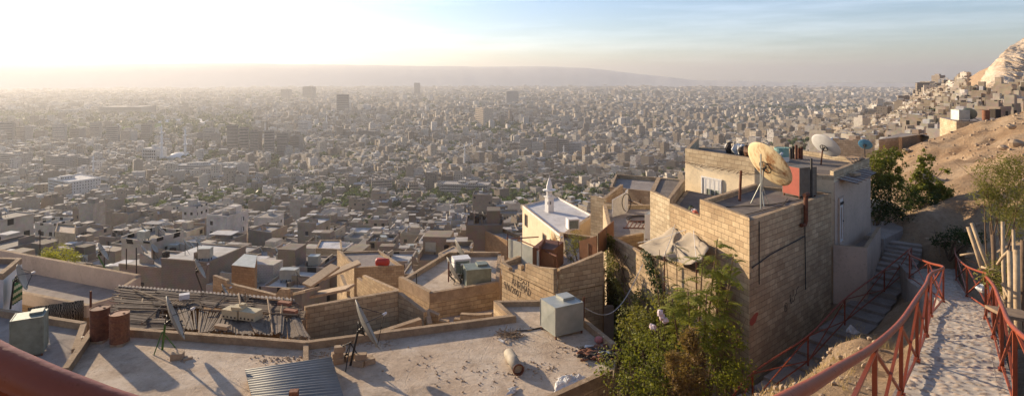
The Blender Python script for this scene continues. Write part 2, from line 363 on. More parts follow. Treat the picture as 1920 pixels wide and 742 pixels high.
def fbm(x,y,o=4,seed=0):
    s=0;a=.5
    for k in range(o): s=s+a*(vnoise(x*2**k,y*2**k,seed+k)-.5); a*=.5
    return s
# control points (X,Y,Z) that fix the ground near the camera
CTRL=[(-2,-1,-1.6),(0,0,-2.2),(2,3,-3.1),(3.4,5.2,-3.85),(4.2,5.2,-3.8),(5.24,7.3,-4.5),(6.5,9.4,-4.85),(7.98,11.1,-5.35),(9.8,13.4,-6.0),(12.5,16.6,-6.9),(14.5,20,-7.9),(17,24,-8.9),
 (6.4,7.2,-4.7),(7.7,8.8,-4.9),(9.6,11,-5.4),(11.5,13,-5.9),(14,16.4,-6.8),
 (7.4,18,-11.6),(8.4,19.8,-11.3),(10,21,-11.4),(11.5,23,-11.0),(13.4,25,-10.7),(15,27,-10.2),(17.5,27.8,-9.7),(19.5,30,-9.2),(16.5,30,-9.4),(21,33,-9.0),
 (7.0,15.8,-8.5),(10,17.5,-8.9),(12.5,21,-9.4),(3.6,11,-7.4),(4.6,12.4,-7.7),(1.2,8.7,-6.4),(2.6,6.6,-4.3),(4.0,8.5,-4.8),(5.2,10.1,-5.15),(6.6,12.1,-5.7),(8.4,14.6,-6.4),(1.5,4.2,-3.5),(1.9,7.3,-4.9),(3.2,9.3,-5.5),(4.4,10.9,-5.9),(6.0,13,-6.7),(6,14,-10.4),(14.8,23.8,-9.6),
 (2.5,14,-12.3),(3.5,17,-13),(5.5,20,-13),(6.5,23,-13),(0,12,-13.4),(-8,12,-13.6),(-5,6,-9.5),(0,5,-7.0),(-20,18,-14.8),(-8,20,-14.5),(5,25,-12.5),
 (9,8.3,-5.2),(12,11,-5.9),(15,16,-6.6),(18,20,-7.1),(22,22,-6.6),(26,26,-6.0),(19,27,-9.0),(24,31,-8.3),
 (21.5,36,-8.6),(26,40,-7.0),(24,34,-7.3),(29,33,-5.6),(30.5,38.5,-6.3),(35,45,-6.3),(31,44,-6.9),(40,50,-5.6),(44,55,-5.3),(42,60,-6.6),(52,62,-4.9),(38,60,-8.0),(35,42,-5.4),(34,38,-4.6),(40,42,-3.8)]
CA=np.array(CTRL,dtype=float)
_res=CA[:,2]-terr_far(CA[:,0],CA[:,1])
def terr(X,Y):
    X=np.asarray(X,dtype=float); Y=np.asarray(Y,dtype=float); sh=X.shape; x=X.ravel(); y=Y.ravel(); out=terr_far(x,y)
    near=(np.abs(x-10)<75)&(y<115)
    if near.any():
        xx=x[near][:,None]; yy=y[near][:,None]
        d2=(xx-CA[:,0])**2+(yy-CA[:,1])**2; wgt=1/(d2+.35)**1.6; w0=1/(11.0**2)**1.6
        out[near]+=(wgt*_res).sum(1)/(wgt.sum(1)+w0)
    return out.reshape(sh)
def tz(x,y): return float(terr(np.array([x]),np.array([y]))[0])
def ray_ground(px,row,lo=60,hi=12000):
    d=np.exp(np.linspace(math.log(lo),math.log(hi),900)); X=(px-CX)/F*d; g=terr_far(X,d); r=-(row-YH)/F*d
    k=np.argmax(r<g) if (r<g).any() else 899
    return float(d[k])

PTH=np.array([(-.8,-.3,-1.5),(.9,1.0,-2.1),(2.2,2.4,-2.5),(3.4,4.2,-3.1),(4.45,5.7,-3.78),(5.8,7.6,-4.25),(7.05,9.25,-4.58),(8.6,11.25,-5.03),(10.4,13.6,-5.64),(12.7,16.4,-6.48),(14.7,19.8,-7.4),(17.5,24.4,-8.5),(20.3,28.3,-9.4)])
STR=np.array([(7.0,19.6,-11.6),(8.6,20.6,-11.4),(9.7,21.3,-11.2),(15.6,26.25,-10.35),(19.6,29.9,-9.2),(20.6,31.2,-8.75)])
def under(X,Y,Z,L,w,dz):
    for a,b in zip(L[:-1],L[1:]):
        t=b[:2]-a[:2]; l2=(t**2).sum(); u=np.clip(((X-a[0])*t[0]+(Y-a[1])*t[1])/l2,0,1); d=np.hypot(X-a[0]-t[0]*u,Y-a[1]-t[1]*u); pz=a[2]+(b[2]-a[2])*u-dz
        k=np.clip((w+.7-d)/.7,0,1); Z=np.where(Z>pz,Z*(1-k)+pz*k,Z)
    return Z
# grid sheets
def sheet(name,xs,ys,zf,mat,kind='structure',disp=None):
    X,Y=np.meshgrid(xs,ys); Z=zf(X,Y); n,m=X.shape
    v=np.stack([X,Y,Z],-1).reshape(-1,3); i=np.arange(n*m).reshape(n,m)
    f=np.stack([i[:-1,:-1],i[:-1,1:],i[1:,1:],i[1:,:-1]],-1).reshape(-1,4)
    o=mkmesh(name,v,f,mat,smooth=True,loc=(0,0,0)); return tag(o,kind=kind)
def ground_mat():
    n=NT('dry earth'); g=n.geo(); a=n.ramp(n.noise(.35,9,g,.68),[(.3,(.23,.14,.08)),(.5,(.44,.30,.18)),(.72,(.56,.42,.28))])
    b=n.ramp(n.noise(4,7,g,.7),[(.45,0.),(.7,1.)]); a=n.mix(n.math('MULTIPLY',b,.5),a,(.22,.15,.09))
    v=n.n('ShaderNodeTexVoronoi'); v.inputs['Scale'].default_value=5.5; n.l(g,v.inputs['Vector'])
    pb=n.ramp(v.outputs['Distance'],[(.18,1.),(.3,0.)]); sel=n.ramp(n.noise(1.3,4,g),[(.5,0.),(.6,1.)]); pb=n.math('MULTIPLY',pb,sel)
    a=n.mix(n.math('MULTIPLY',pb,.5),a,(.55,.44,.32))
    n.color(a); n.bump(n.math('ADD',n.noise(7,9,g,.75),n.math('MULTIPLY',pb,.5)),1.0,.25); n.rough(.97); return n.m
M['earth']=ground_mat()
def bumps(X,Y):
    D=np.hypot(X,Y); a=np.clip((D-6)/30,.12,1.6)*np.clip((900-D)/600,0,1)
    rightside=np.clip((X/np.maximum(Y,1)-.2)/.3,0,1)*.8+.2
    edge=np.clip((66-Y)/8,0,1)*np.clip((85-X)/8,0,1)*np.clip((X+75)/8,0,1)
    b=fbm(X/6,Y/6,6,3)*1.0+fbm(X/1.3,Y/1.3,4,13)*.32-np.abs(fbm(X/11+Y/30,Y/11,4,23))*1.1
    return (b*a*rightside*1.35*np.clip((D-24)/14,0.12,1)+fbm(X/.5,Y/.5,4,17)*.12)*edge
tt=np.linspace(-1.15,1.35,150); dd=np.exp(np.linspace(math.log(60),math.log(12500),170))
# far terrain as a fan of rows
T_,D_=np.meshgrid(tt,dd); Xf=T_*D_; Yf=D_; Zf=terr(Xf,Yf)-np.where((Yf<64)&(Xf<83),.8,0)+np.where(D_<1500,fbm(Xf/40,Yf/40,4,5)*6*np.clip(T_-.55,0,.3)*3,0)
n_,m_=Xf.shape; i_=np.arange(n_*m_).reshape(n_,m_)
def city_ground():
    n=NT('city ground'); g=n.geo(); a=n.ramp(n.noise(.02,8,g,.6),[(.35,(.10,.085,.07)),(.65,(.27,.22,.17))]); 
    sx=n.n('ShaderNodeSeparateXYZ'); n.l(g,sx.inputs[0])
    dist=n.math('GREATER_THAN',sx.outputs[1],5200.); gr=n.ramp(n.noise(.0028,8,g,.65),[(.42,(.05,.06,.03)),(.5,(.16,.14,.10)),(.62,(.30,.27,.22))]); n.color(n.mix(dist,a,gr)); return n.m
M['city_ground']=city_ground()
k_=int(np.searchsorted(dd,420)); 
v_=np.stack([Xf,Yf,Zf],-1).reshape(-1,3); f_=np.stack([i_[:-1,:-1],i_[:-1,1:],i_[1:,1:],i_[1:,:-1]],-1).reshape(-1,4)
cx_=Xf.ravel()[f_].mean(1); cy_=Yf.ravel()[f_].mean(1)
mi_=np.where((cx_/cy_>.62)&(cy_<1300)|(cy_<130),0,1)
tag(mkmesh('ground_terrain',v_,f_,[M['earth'],M['city_ground']],smooth=True,mi=mi_,loc=(0,0,0)),kind='structure')
sheet('ground_hillside',np.linspace(-75,85,330),np.linspace(-8,66,220),lambda X,Y:under(X,Y,under(X,Y,terr(X,Y)+bumps(X,Y),PTH,.85,.3),STR,1.05,.3),M['earth'])
# distant hills
px_=[-900,-100,100,330,450,600,700,830,900,980,1040,1100,1140,1180,1230,1300,1500,1900,2600]; rw_=[127,125,124,121,120,121,122,124,125,124,125,127,131,137,143,150,155,155,155]
A=np.arctan((np.array(px_)-CX)/F); ang=np.linspace(A[0],A[-1],400); top=np.interp(ang,A,rw_)
R=np.array([7900,8300,8700,9300,10500.]); hv=[]
for q,r in enumerate(R):
    pk=[0,.45,.8,1,.9][q]; h_=(YH-(top+fbm(ang*40,ang*0,4,9)*2.2))/F*8900; z_=-175+(h_+175)*pk+fbm(ang*60,ang*0+r,4,11)*22*(pk>0)*(pk<1)
    hv.append(np.stack([np.sin(ang)*r,np.cos(ang)*r,z_],-1))
hv=np.array(hv); i_=np.arange(hv.shape[0]*hv.shape[1]).reshape(hv.shape[:2]); f_=np.stack([i_[:-1,:-1],i_[:-1,1:],i_[1:,1:],i_[1:,:-1]],-1).reshape(-1,4)[:,::-1]
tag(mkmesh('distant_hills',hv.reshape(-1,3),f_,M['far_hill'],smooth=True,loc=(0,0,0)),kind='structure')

# ------------------------------------------------------------------ city
TREES=[]                                  # reserved circles (x,y,r)
RES=[(-13,53,7),(-16,44,5),(-22,50,5),(-14,62,3),(0,62,4)]
def reserve(x,y,r): RES.append((x,y,r))
WALLC=[(.36,.295,.22),(.31,.25,.185),(.42,.36,.28),(.26,.215,.17),(.47,.42,.34),(.21,.175,.14),(.58,.53,.46)]
ROOFC=[(.32,.28,.235),(.24,.21,.18),(.42,.39,.35),(.17,.15,.13),(.58,.56,.52),(.28,.235,.19)]
def box_arrays(B):                        # B: x,y,z0,sx,sy,h,rot -> verts (n,8,3)
    x,y,z,sx,sy,h,r=[B[:,i] for i in range(7)]; c=np.cos(r); s=np.sin(r); out=[]
    for zz in (z,z+h):
        for a,b in ((-.5,-.5),(.5,-.5),(.5,.5),(-.5,.5)):
            out.append(np.stack([x+a*sx*c-b*sy*s,y+a*sx*s+b*sy*c,zz],-1))
    return np.stack(out,1)
FACES5=np.array([(0,1,5,4),(1,2,6,5),(2,3,7,6),(3,0,4,7),(4,5,6,7)])
def boxes_mesh(name,B,wc,rc,wm,mats):     # five faces per box
    n=len(B); v=box_arrays(B).reshape(-1,3); f=(FACES5[None]+8*np.arange(n)[:,None,None]).reshape(-1,4)
    mi=np.tile(np.array([0,0,0,0,2]),(n,1)); mi[:,:4]=wm[:,None]; c=np.repeat(wc[:,None],5,1).copy(); c[:,4]=rc
    return mkmesh(name,v,f,mats,mi=mi.ravel(),fcol=c.reshape(-1,3),loc=(0,0,0))
def lots(dmin,dmax,s,rot,seed):
    r=np.random.default_rng(seed); W=dmax*1.0
    n=int(2.6*W/s); gx,gy=np.meshgrid(np.arange(-n//2,n//2),np.arange(-n//2,n//2)); gx=gx.ravel(); gy=gy.ravel()
    street=((gx%7)==0)|((gy%5)==0); 
    x=gx*s; y=gy*s; wx=fbm(x/420,y/420,2,31)*340; wy=fbm(x/420+9,y/420,2,37)*340
    X=(x+wx)*math.cos(rot)-(y+wy)*math.sin(rot); Y=(x+wx)*math.sin(rot)+(y+wy)*math.cos(rot)+dmax*.5
    X+=r.uniform(-.12,.12,len(X))*s; Y+=r.uniform(-.12,.12,len(X))*s
    e=2.0; gdx=fbm((x+e)/420,y/420,2,31)*340-wx; gdy=fbm((x+e)/420+9,y/420,2,37)*340-wy; R_=rot+np.arctan2(gdy,e+gdx)
    k=(~street)&(Y>dmin)&(Y<dmax)&(np.abs(X/Y)<1.0)&(r.random(len(X))>.10)
    return X[k],Y[k],R_[k]
allh=[]
for (d0,d1,s,rot,seed,hm,hs) in ((62,170,6.8,.2,8,4.2,1.4),(170,330,8.3,.25,1,7.2,2.6),(330,760,11.6,.32,2,8.6,3.4),(760,1500,14,.5,3,11,5.2),(1500,2700,17,.2,4,12,7),(2700,4700,26,.45,5,12,7),(4700,8200,46,.1,6,11,6)):
    X,Y,R_=lots(d0,d1,s,rot,seed); r=np.random.default_rng(seed+50); n=len(X); t=X/Y
    den=fbm(X/500,Y/500,3,77)
    H=np.clip(hm*.8+hs*r.exponential(.8,n)+den*hs*3,3.0,34)
    sx=s*r.uniform(.72,1.06,n); sy=s*r.uniform(.72,1.06,n)
    if d1<=760: q_=np.where(t>.6,.66,1.); sx=sx*q_; sy=sy*q_; H=np.where(t>.6,np.minimum(H*.75,7.5),H)
    if d0>=1500:
        park=fbm(X/900,Y/900,3,19)>.17; k=~park|(r.random(n)>.85); X,Y,R_,H,sx,sy,t=[q[k] for q in (X,Y,R_,H,sx,sy,t)]
    if d0>=760:
        leftpark=(t>-.95)&(t<-.44)&(Y>1500)&(Y<2500); k=~leftpark|(r.random(len(X))<.22); X,Y,R_,H,sx,sy,t=[q[k] for q in (X,Y,R_,H,sx,sy,t)]
    allh.append(np.stack([X,Y,R_,H,sx,sy],-1))
HS=np.concatenate(allh)
tq=HS[:,0]/HS[:,1]; pxq=CX+F*tq; dq=HS[:,1]
# nothing on the open earth slope, the cliff, the mosque street and the hand-built near roofs
keep=~((pxq>1600)&(dq<112))&~((pxq>1835)&(dq>265+(1900-np.clip(pxq,1835,1900))*2.2)&(dq<1400))&~((pxq>930)&(pxq<1330)&(dq<92))&~((pxq>1250)&(pxq<=1600)&(dq<110))
keep&=~((pxq>1740)&(dq<125)&(pxq<1840))
keep&=~((pxq>1842)&(dq>236)&(dq<1500))&~((pxq>1812)&(dq>300)&(dq<1500))
HS=HS[keep]
# ------------------------------------------------------------------ landmark buildings on the plain
APT_M=[M['city_apt'],M['white_paint'],M['city_roof'],M['glass']]
ANCH=[]
def shade(c,k): return tuple(min(.9,x*k) for x in c)
def block(name,px,row,wpx,toprow,label,cat='apartment block',col=(.42,.35,.28),depth=None,rot=None,bands=True,roofbits=True,balc=False,group=None,d=None):
    """a free-standing tower or slab: walls, roof, window bands, roof room"""
    d=d or ray_ground(px,row); X,Y=XY(px,d); z=float(terr_far([X],[Y])[0]); wd=wpx/F*d*.82; h=max(4,(row-toprow)/F*d); dp=depth or wd*.55
    rot=rot if rot is not None else (random.choice((-.95,-.85)) if sum(col)>1.2 else random.choice((.25,.4,-.35))); dp=depth or (wd*.8 if rot<-.8 else wd*.55)
    e=empty(name,(X,Y,z),label,cat,group); reserve(X,Y,max(wd,dp)*.75); g=MB(); g.col=col
    g.box(X,Y,z-4,wd,dp,h+4,rot,0,2); g.build('wall',APT_M,e)
    c,s=math.cos(rot),math.sin(rot); nf=max(2,int(h/3.1)); m=MB(); m.col=(.05,.05,.052)
    if bands:                                             # one dark recessed-looking band of windows per few storeys
        rows=min(nf,9)
        for i in range(rows):
            m=MB(); m.col=(.05,.05,.052); m.box(X,Y,z+h*(i+.35)/rows,wd*.94,dp+.14,h/rows*.26,rot,3); m.build('window_band',APT_M,e)
    if balc:
        b=MB(); b.col=shade(col,1.35)
        for i in range(nf):
            zz=z+3.1*i+2.2; ly=-dp/2-.6; b.box(X-ly*s,Y+ly*c,zz,wd*.96,1.3,1.05,rot,0)
        b.build('balcony_rows',APT_M,e)
    if roofbits:
        b=MB(); b.col=shade(col,.9)
        for k in range(random.randint(1,3)):
            lx=random.uniform(-.3,.3)*wd; ly=random.uniform(-.25,.25)*dp; b.box(X+lx*c-ly*s,Y+lx*s+ly*c,z+h,wd*random.uniform(.12,.25),dp*.35,random.uniform(2,3.4),rot,0,2)
        b.build('roof_room',APT_M,e)
        q=MB(); q.col=shade(col,1.2)
        for (ax,ay,bx,by) in ((-1,-1,1,-1),(1,-1,1,1),(1,1,-1,1),(-1,1,-1,-1)):
            p=[(X+ax*wd/2*c-ay*dp/2*s,Y+ax*wd/2*s+ay*dp/2*c),(X+bx*wd/2*c-by*dp/2*s,Y+bx*wd/2*s+by*dp/2*c)]; q.wall(p[0],p[1],z+h-.05,z+h+.9,.4,0,2)
        q.build('parapet',APT_M,e)
    ANCH.append((px,(row+toprow)/2,label)); return e,X,Y,z,h,rot
T=(.52,.42,.31); Gy=(.22,.21,.20); W_=(.62,.58,.52); B_=(.36,.28,.21)
block('tower_block',908,236,34,203,'tall sunlit tan tower with ribbed facade alone in mid city','tower',shade(T,1.25),rot=-.95)
block('tower_block',643,216,27,178,'broad dark grey office tower left of centre on the plain','tower',Gy,rot=.2)
block('tower_block',537,186,22,168,'pair of joined dark towers far off, left one of the hazy cluster','tower',(.2,.19,.18))
block('tower_block',580,188,26,163,'stepped dark tower group far off beside the joined pair','tower',(.2,.19,.18))
block('tower_block',782,182,12,156,'slim dark glass tower far off above the low roofs','tower',(.17,.17,.18))
block('tower_block',124,150,6,131,'lone faint tower below the sun glow','tower',(.3,.28,.26))
block('tower_block',640,210,86,196,'long low pale slab behind the dark office tower','office block',(.5,.46,.4),depth=20)
block('tower_block',683,213,26,197,'square pale block right of the dark office tower','office block',W_)
block('tower_block',806,192,12,178,'small lit tower with flat top right of the slim tower','tower',W_)
block('tower_block',757,190,14,179,'small lit block left of the slim glass tower','tower',W_)
block('tower_block',822,194,12,182,'lower lit block at right end of the small lit group','tower',T)
block('tower_block',850,190,9,180,'short pale block standing alone near the stepped pyramid building','tower',W_)
block('tower_block',957,232,7,208,'slender brownish tower right of the tall tan tower','tower',B_)
block('tower_block',977,236,8,216,'slender white-edged tower second right of the tan tower','tower',W_)
block('office_building',960,198,28,172,'grey ziggurat shaped building stepping up in the haze','office block',(.3,.29,.28),rot=.1,bands=False)
block('tower_block',1190,205,28,193,'wide pale slab with flat roof in the right middle distance','office block',W_,depth=30,rot=-.2)
block('apartment_building',1041,246,28,230,'six-storey grey apartment slab below the tan tower','apartment block',(.34,.31,.28),balc=True)
block('tower_block',1650,212,12,186,'tall brown tower near the foot of the mountain slope','tower',B_,rot=-.3)
block('tower_block',1664,212,8,194,'shorter brown tower right beside the tall brown one','tower',B_,rot=-.3)
for i,(px,w) in enumerate(((1100,10),(1120,14),(1137,8),(1152,12),(1168,9),(1213,8),(1233,9),(1262,11),(1292,9),(1336,10),(1352,8),(1392,12),(1420,9),(1446,10),(1478,14),(1510,9),(1540,12),(1560,8),(1593,10))):
    block('tower_block',px,178+i*.75+random.uniform(-2,2),w,178+i*.75-random.uniform(9,14),
          '%s of the pale high-rise blocks lined up far off under the haze band'%('leftmost,2nd,3rd,4th,5th,6th,7th,8th,9th,10th,11th,12th,13th,14th,15th,16th,17th,18th,rightmost'.split(',')[i]),'tower',random.choice((T,W_,W_,B_)),group='far high-rise blocks under the haze band')
for i,(px,row,w,top,c) in enumerate(((1283,216,13,203,W_),(1303,217,26,203,Gy),(1330,216,18,205,Gy),(1505,216,10,206,W_),(1520,218,22,208,T),(1590,222,10,212,W_),(1606,222,10,211,T),(1480,206,24,196,Gy),(1210,214,22,203,(.3,.27,.24)),(1160,217,16,207,T))):
    block('tower_block',px,row,w,top,['white tower at left end of a grey group right of centre','grey blue slab in the middle of that grey group','grey slab at right end of that grey group','small white block left of a tan slab near the slope','tan slab beside a small white block near the slope','white block of two low ones by the slope foot','tan block of two low ones by the slope foot','dark slab among the far high-rises at right','brown slab left of the grey group','tan block between centre and the grey group'][i],'tower',c)
# dark apartment quarter left of centre, and the row far left
for i,(px,row,w,top,k) in enumerate(((436,288,26,236,.8),(458,290,22,240,.85),(480,292,26,246,.75),(505,292,24,246,.85),(530,290,26,250,.8),(556,288,28,256,.9),(405,276,22,252,.95),(380,272,24,250,1.))):
    block('apartment_building',px,row,w*.88,top,['tallest dark apartment block left of centre, leftmost of its dense group','second dark apartment block of the dense group','third dark block of the dense group, with balconies','fourth dark block of the dense group','fifth dark block of the dense group, a little lower','sixth dark block at right end of the dense group','low grey block left of the dense dark group','low grey block behind the right minaret'][i],'apartment block',(.31*k,.28*k,.25*k),balc=i%2==0,rot=(.35,.2,-.3)[i%3])
for i,px in enumerate((14,46,78,112,146,180,212,242,275,392)):
    block('apartment_building',px,272-(i%3)*3,(24,30,20)[i%3],230+(i*7%5)*4,'%s hazy apartment block in the long row at far left'%('leftmost,second,third,fourth,fifth,sixth,seventh,eighth,ninth,last'.split(',')[i]),'apartment block',shade((.36,.32,.28),(.8,1.1,.95,1.3)[i%4]),balc=i%2==1,rot=(.3,-.3,.15)[i%3],group='hazy apartment blocks in a long row')
for i,(px,row,w,top,d_) in enumerate(((30,322,60,288,0),(70,350,34,322,0),(118,330,62,292,0),(165,330,36,296,0),(205,345,24,322,0))):
    block('apartment_building',px,row,w,top,['wide beige apartment block at left edge below the hazy row','small beige block with many balconies at left','long beige block with regular windows left of the thin minaret','beige block whose side faces the thin minaret','low beige block just under the thin minaret'][i],'apartment block',(.40,.35,.30),balc=i%2==0,rot=-.3)
for i,(px,row,w,top,c) in enumerate(((572,254,26,228,W_),(548,252,16,232,T),(692,264,44,246,(.22,.2,.18)),(826,254,18,240,T),(987,292,26,262,(.42,.37,.31)),(1010,294,28,268,(.5,.45,.38)),(1035,294,26,258,(.42,.36,.3)),(1057,294,22,262,(.36,.31,.26)),(1078,294,28,268,(.5,.46,.42)),(1128,290,18,263,T),(900,282,14,264,B_),(935,290,24,275,(.45,.4,.34)),(1205,300,18,282,W_),(1220,318,20,300,W_),(940,262,16,246,T))):
    block('apartment_building',px,row,w,top,['white ten-storey block with lit side left of centre','narrow tan block beside the white ten-storey one','long dark low office slab with pale roof edge','small tan block right of the long dark slab','first of five balcony towers in the middle, tan','second of five balcony towers, pale and low','third of five balcony towers, tallest','fourth of five balcony towers, brownish','fifth of five balcony towers, white balconies','solitary sand coloured block right of the five balcony towers','brown tower left of the five balcony towers','pale block with arches under the brown tower','white block above the small white minaret, upper one','white block above the small white minaret, lower one','tan block under the tall tan tower'][i],'apartment block',c,balc=i in(0,4,5,6,8,11),rot=(-.4 if i%2 else -.3))
block('apartment_building',873,374,112,344,'long three-storey pale apartment complex with rows of windows, mid picture','apartment block',(.46,.41,.35),depth=22,rot=-.12,balc=False)
block('apartment_building',716,372,46,336,'tall tan block with window columns left of the long complex','apartment block',(.42,.35,.28),depth=18,rot=.25)
block('apartment_building',775,372,22,345,'narrow tan house-block between the two long complexes','apartment block',(.42,.34,.26),rot=.25)
block('school_building',140,384,92,335,'long white building with pale sloping roof at left','school',(.62,.6,.56),depth=30,rot=-.5)
block('arched_building',398,338,150,308,'long cream building with two rows of arched windows below the big mosque','public building',(.60,.56,.49),depth=20,rot=.1,bands=True)
block('exhibition_hall',240,216,90,200,'wide low hall with flat dark roof beyond the stadium','hall',(.30,.27,.24),depth=120,rot=.1)
block('exhibition_hall',135,218,40,206,'low pale hall far left beyond the stadium','hall',(.5,.47,.43),depth=60,rot=.1)
block('exhibition_hall',1345,258,60,252,'long pink roofed hall low among houses at right','hall',(.55,.36,.27),depth=25,rot=-.1,bands=False,roofbits=False,d=1600)
# ---- mosques
def minaret(X,Y,z,h,r,label,mat='white_paint',cat='minaret'):
    e=empty('minaret',(X,Y,z),label,cat); m=MB(); m.lathe((X,Y,z),[(r*1.35,-6),(r*1.35,h*.22),(r,h*.24),(r*.92,h*.5)],8); m.lathe((X,Y,z),[(r*.85,h*.54),(r*.75,h*.78)],8,cap=True); m.build('shaft',M[mat],e)
    for q in (.5,.76): b=MB(); b.lathe((X,Y,z),[(r*.9,h*q),(r*1.6,h*(q+.02)),(r*1.6,h*(q+.045)),(r*.9,h*(q+.047))],12); b.build('balcony',M[mat],e)
    c=MB(); c.lathe((X,Y,z),[(r*.6,h*.8),(r*.55,h*.88),(r*.85,h*.885),(r*.6,h*.94),(r*.08,h*1.0)],10); c.tube([(X,Y,z+h),(X,Y,z+h*1.05)],r*.08,5); c.build('spire',M[mat],e); return e
dM=ray_ground(318,308); 
def at(px,d): X,Y=XY(px,d); return X,Y,float(terr_far([X],[Y])[0])
X,Y,z=at(290,dM); k=dM/F
e=empty('mosque',(X,Y,z),'large white mosque with shallow dome and rows of windows between its minarets','mosque'); m=MB(); m.col=(.66,.63,.58)
m.box(X-6,Y+10,z-4,30*k,26*k,29*k+4,-.2,0,2); m.box(X+40*k,Y+16*k,z-4,60*k,34*k,15*k,-.2,0,2); m.box(X-4,Y+9,z+29*k,9*k,9*k,6*k,-.2,0,2); m.build('wall',APT_M,e); reserve(X+15*k,Y+12,52*k)
m=MB(); m.lathe((X+38*k,Y+16*k,z+11*k),[(19*k,0),(18.5*k,1.5*k),(15*k,5*k),(9*k,7.6*k),(3*k,8.6*k),(.1,8.8*k)],28); m.build('dome',M['white_paint'],e,True)
for i in range(4):
    for j in range(6): m=MB(); m.box(X-6+(j-2.5)*4.6*k*math.cos(-.2)-(-13.1*k)*math.sin(-.2),Y+10+(j-2.5)*4.6*k*math.sin(-.2)+(-13.1*k)*math.cos(-.2),z+(4+6*i)*k,3*k,.3,3.6*k,-.2); m.build('window',M['glass'],e)
Xa,Ya,za=at(303,dM-8); minaret(Xa,Ya,za,74*k,2.5*k,'left and taller of the twin white minarets of the big mosque'); reserve(Xa,Ya,8)
Xa,Ya,za=at(347,dM+10); minaret(Xa,Ya,za,66*k,2.5*k,'right one of the twin white minarets beside the shallow dome'); reserve(Xa,Ya,8)
for px,row,hh,rr,lab in ((175,346,54,1.9,'thin white minaret at left in front of hazy blocks'),(871,322,52,1.5,'slim stone minaret with balcony above the long complex'),(1057,300,28,1.3,'dark slim minaret among the five balcony towers'),(612,244,28,1.2,'left minaret of the small far mosque left of centre'),(632,244,26,1.2,'right minaret of the small far mosque left of centre'),(560,330,24,1.6,'stubby stone minaret beside the green dome'),(1466,232,14,.9,'tiny pale minaret in the crowded right quarter'),(1537,246,16,.9,'tiny grey minaret just above the right-hand house'),(497,250,20,1.0,'thin minaret over the dark apartment quarter'),(1270,290,22,1.0,'thin white minaret left of the big block house'),(886,276,16,1.0,'thin minaret below the tall tan tower')):
    d=ray_ground(px,row); Xa,Ya,za=at(px,d); minaret(Xa,Ya,za,hh/F*d,rr/F*d,lab); reserve(Xa,Ya,5)
def dome_mosque(px,row,w,mat,lab,name='domed_mosque'):
    d=ray_ground(px,row); X,Y,z=at(px,d); w=w/F*d; e=empty(name,(X,Y,z),lab,'mosque'); m=MB(); m.col=(.45,.4,.34); m.box(X,Y,z-2,w*1.8,w*1.5,w*.75+2,.3,0,2); m.build('wall',APT_M,e)
    m=MB(); m.lathe((X,Y,z+w*.7),[(w*.5,0),(w*.5,w*.15),(w*.42,w*.4),(w*.22,w*.58),(.05,w*.64)],16); m.build('dome',M[mat],e,True); reserve(X,Y,w*1.4)
M['green_dome']=m_plain('green dome',(.07,.22,.17),.6,.2,2)
dome_mosque(574,333,11,'green_dome','small mosque with blue-green dome left of centre'); dome_mosque(1036,298,9,'green_dome','mosque with pale green dome below the five balcony towers'); dome_mosque(1083,298,9,'stone','mosque with brown stone dome right of the green domed one'); dome_mosque(621,243,6,'white_paint','small far mosque with white dome between two minarets')
# ---- stadium and its lawn
d=ray_ground(298,237); X,Y,z=at(298,d); k=d/F
n=NT('pitch grass'); n.rough(1.0); n.b.inputs['Specular IOR Level'].default_value=0; n.color(n.ramp(n.noise(.05,3),[(.3,(.08,.16,.03)),(.7,(.14,.24,.05))])); M['pitch']=n.m
e=empty('stadium',(X,Y,z),'oval stadium with pale curved stands around a green pitch, far left','stadium'); m=MB(); N=56
for i in range(N):
    a0,a1=2*PI*i/N,2*PI*(i+1)/N; q=lambda a,r,zz:(X+math.cos(a)*r*72*k,Y+math.sin(a)*r*62*k*1.9,z+zz)
    m.quad(q(a0,1.0,9),q(a1,1.0,9),q(a1,.80,1.5),q(a0,.80,1.5)); m.quad(q(a0,1.03,0),q(a1,1.03,0),q(a1,1.0,9),q(a0,1.0,9))
m.build('stands',M['roof_white'],e); m=MB(); m.add([(X+math.cos(2*PI*i/40)*.79*72*k,Y+math.sin(2*PI*i/40)*.79*118*k,z+1.0) for i in range(40)],[tuple(range(40))]); m.build('pitch',M['pitch'],e); reserve(X,Y,75*k)
for px,row,a,b,nm in ((420,236,70,60,'lawn'),(440,258,45,25,'lawn'),(60,222,110,120,'lawn'),(160,240,60,50,'lawn'),(360,228,60,30,'lawn')):
    d=ray_ground(px,row); X,Y,z=at(px,d); m=MB(); m.add([(X+math.cos(2*PI*i/24)*a*(1+.2*math.sin(i*2.1)),Y+math.sin(2*PI*i/24)*b*(1+.2*math.cos(i*1.7)),z+.25) for i in range(24)],[tuple(range(24))]); tag(m.build(nm,M['pitch']),kind='structure'); reserve(X,Y,max(a,b)*.8)
# road running away at left
m=MB(); q=[(448,262),(452,230),(446,210),(470,190)]
pp=[]
for a,b in q:
    d=ray_ground(a,b); pp.append(Vector(at(a,d)))
for a,b in zip(pp[:-1],pp[1:]):
    u=(b-a).normalized(); r_=Vector((u.y,-u.x,0))*11; zz=Vector((0,0,.4)); m.quad(a-r_+zz,a+r_+zz,b+r_+zz,b-r_+zz)
    for i in range(12): c_=a.lerp(b,i/12); reserve(c_.x,c_.y,16)
tag(m.build('road',M['roof_dark']),kind='structure')

